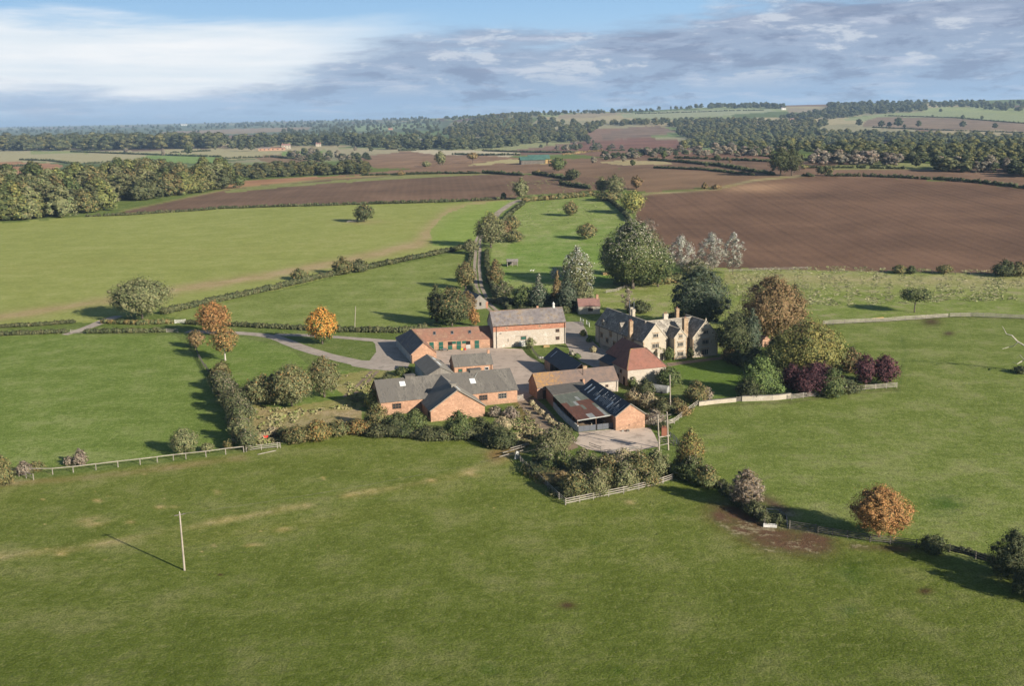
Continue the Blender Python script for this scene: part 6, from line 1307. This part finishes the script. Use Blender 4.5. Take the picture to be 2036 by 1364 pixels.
# dead bleached tree at the right edge
p = P(2062, 742); o = empty('dead_tree', p); tag(o, 'bleached dead tree with bare forking branches at the right edge', 'tree')
def wp(px_, py_, y_off=0.0):
    a_, b2, c_ = ray(px_, py_); t = (p.y + y_off) / b2; return Vector((a_ * t, b2 * t, CAM_H + c_ * t)) - p
MB().tube([(0, 0, -.3), (-.1, 0, 2.0), wp(2058, 700), wp(2050, 685)], [.55, .42, .3, .2], 9).build('trunk', 'bark_pale', o)
for pts, rr_2 in (([(2050, 690), (2036, 687), (2022, 678), (2012, 667), (2001, 664), (1996, 654), (1992, 648)], [.22, .2, .17, .14, .11, .08, .03]), ([(2024, 680), (2016, 688), (2006, 690), (1993, 694)], [.12, .09, .07, .03]), ([(2056, 716), (2042, 712), (2032, 718), (2022, 724), (2014, 720)], [.2, .16, .12, .07, .03]), ([(2036, 715), (2028, 706), (2021, 712)], [.08, .06, .02]), ([(2052, 690), (2062, 672), (2070, 655)], [.2, .14, .05])):
    MB().tube([wp(*q_, (i % 3 - 1) * .8) for i, q_ in enumerate(pts)], rr_2, 7).build('branch', 'bark_pale', o)
bush(2030, 742, 726, 36, 'dark', 'dark bramble round the foot of the dead tree')
# ---------------------------------------------------------------- far woods, hedgerows and farms
def PV(xs, ys):
    xs = np.asarray(xs, float); ys = np.asarray(ys, float); u = (xs - 1018) / F; v = (682 - ys) / F
    a = u * cr + v * sr; b0 = -u * sr + v * cr; b = cp + b0 * sp; c_ = -sp + b0 * cp; l = np.hypot(a, b); a, b, c_ = a / l, b / l, c_ / l
    f = CAM_H + c_[:, None] * RS - terrain(a[:, None] * RS, b[:, None] * RS); i = np.argmax(f < 0, 1); i = np.where(f[np.arange(len(xs)), i] >= 0, len(RS) - 1, np.maximum(i, 1))
    f1 = f[np.arange(len(xs)), i]; f0 = f[np.arange(len(xs)), i - 1]; t = np.clip(f0 / (f0 - f1 + 1e-9), 0, 1); r = RS[i - 1] * (1 - t) + RS[i] * t
    x, y = a * r, b * r; return np.stack([x, y, terrain(x, y)], 1)
frng = np.random.RandomState(77)
def template(pal, nl, nleaf, ls, shape, seed, h_=1.0, w_=1.0, core=.82, cb=.05, asp=1.4):
    rng = np.random.RandomState(seed); C, R_ = lobes(rng, w_, h_, shape, cb, nl, (.3, .46)); return foliage(rng, C, R_, nleaf, ls, PAL[pal], core, (0, 0, h_ * .45), asp, up=.3, jit=.15)
FT = [template('far', 9, 240, .11, 'dome', 900 + i, core=.9, cb=.0) for i in range(5)] + [template('far', 8, 170, .12, 'tall', 910 + i, w_=.6) for i in range(2)]
def mass(name, pts, hts, label, pal_tints, wk=1.5, cat='wood', kind='stuff', tall=.1):
    """one canopy object made of many whole trees"""
    Vs, Cs = [], []; o0 = pts.mean(0)
    for p, h_ in zip(pts, hts):
        T = FT[frng.randint(5) if frng.rand() > tall else 5 + frng.randint(2)]; a = frng.rand() * 6.28; ca, sa = math.cos(a), math.sin(a); s_ = h_ * wk * frng.uniform(.85, 1.25)
        v = T[0]; x = v[:, 0] * ca - v[:, 1] * sa; y = v[:, 0] * sa + v[:, 1] * ca
        Vs.append(np.stack([x * s_ + p[0] - o0[0], y * s_ + p[1] - o0[1], v[:, 2] * h_ + p[2] - o0[2] - .3], 1)); Cs.append(T[1] * np.array(pal_tints[frng.randint(len(pal_tints))]) * frng.uniform(.8, 1.2))
    o = leafobj(name, np.concatenate(Vs), np.concatenate(Cs)); o.location = o0; return tag(o, label, cat, None, kind)
def sample(poly, n):
    poly = np.array(poly, float); lo, hi = poly.min(0), poly.max(0); out = []
    while len(out) < n:
        q_ = frng.uniform(lo, hi, (n * 2, 2)); m = inpoly(q_[:, 0], q_[:, 1], [tuple(p) for p in poly]); out += list(q_[m])
    return np.array(out[:n])
G0 = [(1, 1, 1), (1.15, 1.05, .9), (.85, .9, .9), (1.25, 1.12, .9), (1.0, 1.05, .9)]; G1 = G0[:3] + [(1.2, 1.1, .9), (.9, .95, .9), (1.35, 1.2, .85)]; GD = [(.8, .85, .9), (1, 1, 1), (.7, .78, .85)]; GP = [(2.1, 1.6, 2.9), (1.8, 1.45, 2.5), (2.4, 1.85, 3.4)]
def wood(name, poly, n, hpx, label, tints, hmax=16, tall=.1, kind='stuff'):
    q_ = sample(poly, n); p = PV(q_[:, 0], q_[:, 1]); k_ = F / np.hypot(p[:, 0], p[:, 1]); h_ = np.minimum(hpx / k_, hmax) * frng.uniform(.75, 1.2, n)
    return mass(name, p, h_, label, tints, tall=tall, kind=kind)
wood('woodland', [(1352, 298), (1372, 284), (1400, 270), (1470, 262), (1560, 256), (1700, 268), (1850, 272), (2036, 276), (2260, 280), (2260, 352), (2036, 338), (1960, 326), (1820, 324), (1700, 316), (1640, 306), (1560, 298), (1440, 296)], 1500, 18, 'broad autumn wood of green and yellow crowns filling the valley on the right', G1, 15)
wood('woodland', [(878, 264), (905, 248), (960, 236), (1010, 231), (1060, 236), (1130, 246), (1196, 250), (1170, 266), (1150, 276), (1060, 280), (960, 284), (900, 280)], 420, 11, 'dark wooded hill in the middle of the horizon', G0, 18)
wood('woodland', [(1180, 250), (1240, 244), (1300, 242), (1420, 240), (1560, 244), (1640, 240), (1660, 250), (1560, 262), (1440, 268), (1380, 280), (1350, 268), (1340, 256), (1310, 248), (1250, 250)], 420, 12, 'belt of mixed wood between the middle hill and the right hand valley', G0, 16)
wood('woodland', [(1290, 216), (1330, 212), (1440, 209), (1560, 211), (1560, 216), (1440, 215), (1300, 219)], 170, 8, 'dark wood along the skyline above the pale fields', GD, 22)
wood('woodland', [(1550, 236), (1600, 228), (1650, 222), (1640, 212), (1700, 210), (1780, 214), (1860, 216), (1830, 222), (1720, 228), (1660, 237)], 240, 10, 'dark wood left of the pale green hill field', GD, 20)
wood('woodland', [(1640, 212), (1700, 206), (1850, 204), (2036, 203), (2200, 206), (2200, 232), (2036, 222), (1900, 214), (1780, 215)], 330, 8, 'skyline wood at the upper right above the hill field', GD, 20)
wood('woodland', [(-260, 300), (0, 301), (180, 299), (330, 297), (450, 294), (460, 285), (300, 284), (0, 286), (-260, 286)], 520, 30, 'long dark wood across the left distance', GD + G0[:2], 32)
wood('woodland', [(450, 296), (470, 284), (620, 282), (760, 284), (860, 288), (930, 292), (920, 298), (800, 298), (640, 290)], 230, 20, 'parkland trees around the far mansion', GD, 28, .35)
wood('woodland', [(930, 298), (950, 284), (1060, 278), (1160, 276), (1180, 282), (1080, 284), (980, 296)], 90, 15, 'line of park trees right of the far mansion', GD, 22)
wood('woodland', [(430, 356), (450, 344), (560, 336), (690, 334), (740, 336), (725, 345), (690, 347), (560, 352), (470, 358)], 190, 17, 'belt of trees between the orange brown strip and the far brown hill', G0, 14)
wood('woodland', [(560, 312), (600, 306), (640, 310), (740, 316), (740, 322), (660, 322), (600, 320)], 40, 14, 'scattered trees beyond the tree belt on the left', GP[1:2] + GD, 14)
wood('woodland', [(400, 240), (600, 236), (850, 234), (880, 244), (870, 256), (600, 254), (400, 256)], 460, 5, 'hazy hedgerow trees over the left hand hills', GD, 22)
wood('woodland', [(-200, 254), (0, 252), (400, 246), (400, 272), (200, 280), (0, 282), (-200, 284)], 420, 5, 'hazy far trees on the plain at the left', GD, 22)
wood('woodland', [(560, 256), (870, 256), (880, 276), (700, 282), (560, 276)], 230, 7, 'hazy parkland trees beyond the mansion', GD, 20)
wood('woodland', [(880, 236), (1000, 228), (1120, 222), (1300, 218), (1300, 222), (1130, 228), (1010, 234), (900, 240)], 170, 6, 'thin line of trees along the middle skyline', GD, 20)
wood('scrub', [(1380, 300), (1460, 298), (1560, 300), (1560, 310), (1460, 312), (1380, 310)], 50, 15, 'pale willow scrub below the right hand wood', GP + GD[:1], 11)
wood('scrub', [(1600, 322), (1640, 314), (1740, 318), (1790, 322), (1780, 330), (1620, 328)], 44, 20, 'pale grey willows along the foot of the right hand wood', GP, 12)
wood('scrub', [(1180, 312), (1260, 304), (1360, 300), (1375, 308), (1280, 314), (1200, 318)], 46, 12, 'brownish scrub along the stream in the middle distance', GP[:2] + GD, 10)
wood('scrub', [(1060, 290), (1180, 284), (1240, 296), (1200, 300), (1090, 298)], 22, 11, 'small round trees on the pale parkland', GD + GP[1:2], 10)
wood('scrub', [(1820, 340), (1900, 332), (2036, 338), (2200, 350), (2200, 366), (2036, 350), (1900, 342)], 46, 24, 'pale bushes under the right end of the valley wood', GP[1:2] + GD, 13)

# dense wood at the left edge: every tree an object, sharing a few meshes
KT = [('green', 'dark green'), ('woodyellow', 'yellow green'), ('olive', 'olive'), ('mixed', 'brownish green'), ('hedge', 'dull green')]
KM = []
for i, (pl_, nm) in enumerate(KT):
    for j in range(2):
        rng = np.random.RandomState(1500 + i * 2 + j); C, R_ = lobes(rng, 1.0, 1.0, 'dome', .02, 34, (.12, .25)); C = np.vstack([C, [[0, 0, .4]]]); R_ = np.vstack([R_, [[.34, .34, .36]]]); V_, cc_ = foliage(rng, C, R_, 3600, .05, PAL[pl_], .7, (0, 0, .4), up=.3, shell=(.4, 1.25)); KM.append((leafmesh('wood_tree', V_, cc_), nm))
q_ = sample([(-190, 458), (0, 441), (60, 437), (112, 434), (180, 428), (215, 414), (250, 404), (330, 392), (390, 384), (447, 378), (447, 366), (300, 368), (200, 374), (120, 384), (0, 398), (-190, 404)], 200); q_ = np.concatenate([q_, sample([(230, 408), (330, 392), (447, 378), (447, 364), (330, 366), (230, 376)], 75)])
pp = PV(q_[:, 0], q_[:, 1]); lown = {'front': 'on the front edge', 'middle': 'in the middle rows', 'back': 'in the back rows'}
for (qx_, qy_), p in zip(q_, pp):
    hx = np.interp(qx_, [-190, 0, 200, 445], [72, 66, 54, 46]); h_ = hx / (F / math.hypot(p[0], p[1])) * frng.uniform(.7, 1.15)
    front = np.interp(qx_, [-190, 0, 112, 250, 447], [458, 441, 434, 404, 378]) - qy_; row_ = 'front' if front < 8 else ('middle' if front < 22 else 'back')
    side = 'left end' if qx_ < 130 else ('centre' if qx_ < 300 else 'right end')
    me_, nm = KM[frng.randint(len(KM))]; o = bpy.data.objects.new('wood_tree', me_); COL.objects.link(o); o.location = (p[0], p[1], p[2] - .2); o.rotation_euler = (0, 0, frng.rand() * 6.28); o.scale = (h_ * frng.uniform(1.05, 1.4), h_ * frng.uniform(1.05, 1.4), h_)
    tag(o, f'{nm} tree {lown[row_]}, {side} of the left hand wood', 'tree', 'trees of the dense wood at the left edge')
# field trees one can tell apart
FTM = {}
for pl_, sh in (('dark', 'round'), ('green', 'round'), ('farpale', 'round'), ('dark', 'tall'), ('brown', 'round'), ('farpale', 'tall')):
    rng = np.random.RandomState(1700 + len(FTM)); C, R_ = lobes(rng, 1.0, 1.0, sh, .12, 14, (.24, .38)); V_, cc_ = foliage(rng, C, R_, 700, .1, PAL[pl_], .8, (0, 0, .4), up=.3); FTM[(pl_, sh)] = leafmesh('field_tree', V_, cc_)
ftl = [(1708, 251, 16, 'dark', 'round', 'dark tree at the left end of the brown hill field'), (1752, 253, 15, 'dark', 'round', 'dark tree, left one of the clump on the brown hill field'), (1768, 253, 12, 'dark', 'round', 'small dark tree in the clump on the brown hill field'), (1786, 253, 21, 'dark', 'round', 'tallest dark tree of the clump on the brown hill field'), (1798, 254, 8, 'dark', 'round', 'tiny dark tree right of the clump on the brown hill field'), (1826, 253, 15, 'dark', 'round', 'single round dark tree in the middle of the brown hill field'), (1914, 254, 15, 'dark', 'round', 'wide dark tree towards the right of the brown hill field'), (1978, 256, 13, 'dark', 'round', 'low dark tree at the right of the brown hill field'), (1870, 223, 8, 'dark', 'round', 'small tree on the crest of the pale green hill'), (1914, 238, 11, 'green', 'round', 'green tree on the pale green hill, left of two'), (1952, 238, 9, 'green', 'round', 'green tree on the pale green hill, right of two'), (1854, 234, 7, 'green', 'round', 'tiny tree at the left of the pale green hill'),
 (1822, 333, 22, 'dark', 'round', 'dark tree standing before the valley wood, left of three'), (1860, 335, 26, 'dark', 'round', 'dark tree standing before the valley wood, middle of three'), (1896, 336, 20, 'dark', 'round', 'dark tree standing before the valley wood, right of three'), (1966, 340, 34, 'farpale', 'round', 'large pale willow before the valley wood'), (2000, 342, 30, 'farpale', 'round', 'pale willow right of the large pale one'), (2030, 352, 30, 'dark', 'round', 'dark tree on the right edge below the valley wood'), (1425, 322, 16, 'dark', 'round', 'dark bush like tree on the far red brown strip'), (1404, 332, 10, 'dark', 'round', 'low dark tree on the hedge left of the huge poplars'), (1452, 324, 8, 'brown', 'round', 'tiny brown tree on the far red brown strip'), (1320, 316, 18, 'green', 'round', 'green tree at the left foot of the valley wood'), (1300, 314, 14, 'farpale', 'round', 'pale shrub left of the green tree by the valley wood'),
 (428, 300, 26, 'dark', 'tall', 'upright dark tree right of the far left fields'), (375, 308, 22, 'dark', 'round', 'dark tree in front of the long far wood'), (251, 305, 12, 'farpale', 'round', 'pale small tree on the far left fields'), (325, 312, 18, 'farpale', 'tall', 'bare looking tree on the far left fields'), (480, 300, 17, 'dark', 'round', 'dense block of dark trees left of the far farm, left half'), (500, 300, 17, 'dark', 'round', 'dense block of dark trees left of the far farm, right half'), (738, 302, 12, 'dark', 'round', 'dark tree on the pale strip left of the mansion'), (706, 300, 10, 'farpale', 'round', 'pale tree on the pale strip left of the mansion'), (620, 312, 20, 'farpale', 'round', 'grey willow right of the far farm'), (672, 314, 16, 'farpale', 'round', 'grey willow further right of the far farm'), (155, 330, 10, 'dark', 'round', 'dark bush at the corner of the orange brown far field'), (1128, 300, 14, 'farpale', 'round', 'pale tree at the edge of the far parkland, left one'), (1108, 300, 9, 'farpale', 'round', 'small pale tree on the far parkland'), (942, 297, 16, 'dark', 'tall', 'dark tree at the left of the far parkland'), (1118, 278, 15, 'dark', 'round', 'dark round tree in the far parkland, left of three'), (1062, 276, 15, 'dark', 'round', 'dark round tree beside the wooded hill'), (1155, 282, 18, 'dark', 'round', 'dark round tree in the far parkland, middle of three'), (1168, 284, 18, 'dark', 'round', 'dark round tree in the far parkland, right of three'), (1040, 276, 12, 'dark', 'round', 'smaller dark tree beside the wooded hill'), (900, 308, 5, 'dark', 'round', 'tiny hedge tree below the mansion, left one'), (1258, 330, 14, 'green', 'round', 'green tree right of the hay barn on the hedge'), (1180, 326, 16, 'farpale', 'round', 'pale shrub cluster right of the hay barn, left one'), (1240, 322, 13, 'farpale', 'round', 'pale shrub cluster right of the hay barn, right one')]
for px_, by, hx, pl_, sh, lb in ftl:
    p = P(px_, by); h_ = hx / ppm(p); o = bpy.data.objects.new('field_tree', FTM[(pl_, sh)]); COL.objects.link(o); o.location = p - Vector((0, 0, .2)); wk_ = .6 if sh == 'tall' else 1.1; o.scale = (h_ * wk_, h_ * wk_, h_); o.rotation_euler = (0, 0, px_ % 6); tag(o, lb, 'tree', 'single trees in the far fields')
# hedgerows
fh = [([(172, 431), (250, 428), (345, 422), (430, 416)], 1.9, 'hedge', 'dark hedge at the foot of the left brown field, left part'), ([(436, 415), (560, 411), (640, 409), (730, 406)], 1.9, 'hedge', 'dark hedge at the foot of the left brown field, middle part'), ([(735, 406), (850, 403), (995, 397)], 2.0, 'hedge', 'dark hedge at the foot of the left brown field, right part'),
 ([(1003, 392), (1000, 396)], 3, 'hedge', 'squared hedge end where the lane enters the brown field'), ([(720, 349), (800, 347), (880, 345), (955, 345)], 2.0, 'dark', 'hedge across the back of the left brown field'), ([(960, 344), (1005, 347), (1040, 349)], 2.6, 'dark', 'dark hedge below the hay barn, left part'), ([(1060, 346), (1100, 352), (1140, 358)], 2.6, 'dark', 'dark hedge below the hay barn, right part'), ([(1112, 366), (1140, 371), (1175, 376)], 3.0, 'dark', 'short dark hedge above the meadow thicket'),
 ([(1596, 350), (1618, 351)], 2.2, 'dark', 'stub of hedge right of the huge poplars'), ([(1640, 350), (1720, 351), (1800, 354), (1850, 357)], 2.2, 'hedge', 'broken hedge across the top of the big ploughed field'), ([(1856, 357), (1950, 364), (2036, 374), (2120, 384)], 2.2, 'hedge', 'hedge across the top right of the big ploughed field'), ([(1290, 318), (1350, 322), (1430, 330), (1490, 340), (1540, 348)], 2.2, 'dark', 'hedge left of the huge poplars slanting down the brown field'), ([(1300, 334), (1400, 338), (1500, 349)], 1.8, 'dark', 'lower hedge left of the huge poplars'), ([(1340, 314), (1440, 318), (1530, 322)], 2.0, 'dark', 'hedge between the two far red brown strips'), ([(1600, 334), (1700, 334), (1800, 336)], 2.0, 'dark', 'far hedge behind the huge poplars'), ([(1500, 309), (1640, 322)], 2.0, 'dark', 'far hedge along the foot of the valley wood'),
 ([(140, 302), (250, 306), (360, 310), (440, 312)], 3.4, 'dark', 'far dark hedge across the left pale fields'), ([(165, 326), (250, 322), (330, 318)], 3.0, 'dark', 'broken hedge right of the orange brown far field'), ([(0, 331), (60, 330)], 3.0, 'dark', 'hedge on the orange brown far field'), ([(40, 318), (100, 320), (150, 326)], 3.0, 'dark', 'hedge along the top of the orange brown far field'), ([(440, 316), (540, 312), (620, 318)], 3.0, 'dark', 'scrubby hedge below the far farm'), ([(340, 304), (420, 300)], 3.0, 'dark', 'short far hedge in front of the long wood'),
 ([(905, 307), (960, 309), (1035, 308)], 2.6, 'dark', 'row of small hedge bushes below the pale parkland'), ([(790, 300), (830, 299)], 3, 'dark', 'hedge stub left of the parkland'), ([(960, 300), (1060, 303), (1160, 304)], 2.6, 'dark', 'long dark hedge under the parkland'), ([(1210, 300), (1290, 298), (1360, 300)], 2.4, 'dark', 'hedge on the reddish far field'), ([(1120, 308), (1200, 300)], 2.4, 'brown', 'brown hedge left of the reddish far field'), ([(1735, 253), (1850, 258), (2036, 264)], 2.4, 'dark', 'hedge along the foot of the brown hill field'), ([(1760, 230), (1900, 234), (2036, 245), (2150, 252)], 2.6, 'dark', 'hedge between the green and brown hill fields'), ([(1260, 226), (1400, 222), (1520, 219)], 3, 'dark', 'far hedge across the pale skyline field')]
for pts, h_, pl_, lb in fh:
    p = P(*pts[0]); hedge(pts, h_, max(1.6, 1.2 * h_ if p.y > 1000 else 1.6), pl_, lb, group='far hedgerows', step=max(1.6, 1.3 / ppm(p) * 2.0), rag=.35, gapp=.04 if p.y < 1100 else .15)

# hay barn with green roofs
p = P(1036, 327); k_ = ppm(p); o = empty('hay_barn', p, R(6)); tag(o, 'open hay barn with green roofs and golden bales behind the brown fields', 'barn'); L = 62 / k_; D = 16.0; hh = 8.5 / k_
sc = L / 26.0
MB().box(0, L * .78, 0, D, 0, hh).build('wall', 'wood_dark', o)
for i in range(7): x = L * (.03 + .12 * i); MB().bar((x, -.15, 0), (x, -.15, hh), .25).build('post', 'wood_dark', o)
r_ = MB(); slab(r_, [(-.8, -.8, hh), (L * .8, -.8, hh), (L * .8, D / 2, hh + 3.2), (-.8, D / 2, hh + 3.2)], .2); slab(r_, [(-.8, D / 2, hh + 3.2), (L * .8, D / 2, hh + 3.2), (L * .8, D + .8, hh), (-.8, D + .8, hh)], .2); r_.build('roof', 'teal_roof', o)
r_ = MB(); slab(r_, [(L * .3, D + 1, hh + .6), (L * 1.02, D + 1, hh + .6), (L * 1.02, D + 9, hh + 4.2), (L * .3, D + 9, hh + 4.2)], .2); r_.build('rear_roof', 'teal_roof', o)
for i in range(4):
    for j in range(3): MB().box(L * .8 + i * L * .06, L * .8 + (i + 1) * L * .06 - .15, 2 + (i % 2), 7, j * hh / 3, (j + 1) * hh / 3 - .12).build('bale', 'straw', o)
def house(px_, by, wpx, hpx, wm, rm, lb, name='farmhouse', cat='house', az_=5, rows=1, cols=3, chim=1, depth=8, rise=.6):
    p = P(px_, by); k_ = ppm(p); o = empty(name, p - Vector((0, 0, .5)), R(az_)); tag(o, lb, cat); L = wpx / k_; h_ = hpx / k_ * (1 - rise * .45) + .5; hr_ = hpx / k_ + .5
    gwall(o, 0, L, 0, depth, h_, hr_, 'x', wm, 0); groof(o, 0, L, 0, depth, h_, hr_, 'x', rm, .3, .2)
    for i in range(cols):
        for j in range(rows): panel(o, 'window', L * (i + .5) / cols, 0, .5 + (h_ - .5) * (j + .35) / rows, L * .12, (h_ - .5) * .35 / rows, '-y', 'glass', .05)
    for i in range(chim): chimney(o, L * (.12 + .76 * i), depth / 2, hr_ - 1, hr_ + 1.8, 1, 1, 'brick', 0)
    return o
house(514, 300, 24, 7, 'brick', 'slate', 'far farm barn with grey roof, left of the far brick farm', 'farm_barn', 'barn', chim=0, depth=14)
house(538, 299, 28, 6, 'brick', 'redtile', 'long low brick range of the far farm', 'farm_barn', 'barn', chim=0, depth=10)
house(560, 296, 17, 10, 'stone', 'pinktile', 'tall pale farmhouse with pink roof on the far farm', rows=2, cols=3, chim=2)
house(628, 291, 10, 7, 'stone', 'pinktile', 'small far house between the trees right of the far farm', rows=2, cols=2, chim=2)
house(862, 283, 38, 5, 'stone', 'pinktile', 'long low stable range right of the far mansion', 'mansion_stables', 'building', cols=5, chim=1)
house(1554, 218, 9, 5, 'frame_white', 'slate', 'white house on the skyline fields', rows=2, cols=2, chim=1)
house(772, 258, 9, 4, 'brick', 'pinktile', 'small far brick house on the hazy hillside', chim=0)
house(1571, 239, 14, 4, 'brick', 'pinktile', 'low far farmstead below the skyline wood', chim=0)
house(357, 249, 14, 3, 'frame_white', 'pale_metal', 'row of white sheds far on the left plain', 'far_shed', 'shed', chim=0, depth=30)
# far mansion with spires
p = P(814, 291); k_ = ppm(p); o = empty('mansion', p, R(8)); tag(o, 'large pale stone mansion with turrets and spires among the far trees', 'mansion'); L = 30 / k_; h1 = 10 / k_; gwall(o, 0, L, 0, 18, h1, h1 + 5, 'x', 'stone', -1); groof(o, 0, L, 0, 18, h1, h1 + 5, 'x', 'slate', .2, .1)
for i, (f, e_) in enumerate(((.02, 1.0), (.3, 1.5), (.62, 1.25), (.98, 1.0))):
    x = L * f; w2 = 2.0; z = h1 * 1.05 + e_ * 2; t_ = MB(); t_.box(x - w2, x + w2, -2.5, 1.5, -1, z); t_.hexa([(x - w2, -2.5, z), (x + w2, -2.5, z), (x + w2, 1.5, z), (x - w2, 1.5, z)], [(x - .1, -.6, z + 5 * e_), (x + .1, -.6, z + 5 * e_), (x + .1, -.4, z + 5 * e_), (x - .1, -.4, z + 5 * e_)]); t_.build('turret', 'stone', o)
for i in range(6):
    for j in range(2): panel(o, 'window', L * (.12 + .15 * i), 0, 2 + j * h1 * .45, 1.4, h1 * .25, '-y', 'glass', .05)
# ---------------------------------------------------------------- air
hz = MB(); hz.box(-46000, 46000, -46000, 46000, -12, 160)
hm = bpy.data.materials.new('haze_air'); hm.use_nodes = True; t = NT(hm.node_tree); t.n.remove(t.n['Principled BSDF'])
pv = t.new('ShaderNodeVolumePrincipled'); pv.inputs['Color'].default_value = (.50, .72, 1.0, 1); pv.inputs['Density'].default_value = .000062; pv.inputs['Anisotropy'].default_value = .1
t.l.new(pv.outputs[0], t.n['Material Output'].inputs['Volume']); MT['haze'] = hm
tag(hz.build('haze', 'haze'), 'thin blue air between the farm and the far hills', 'haze', kind='stuff')
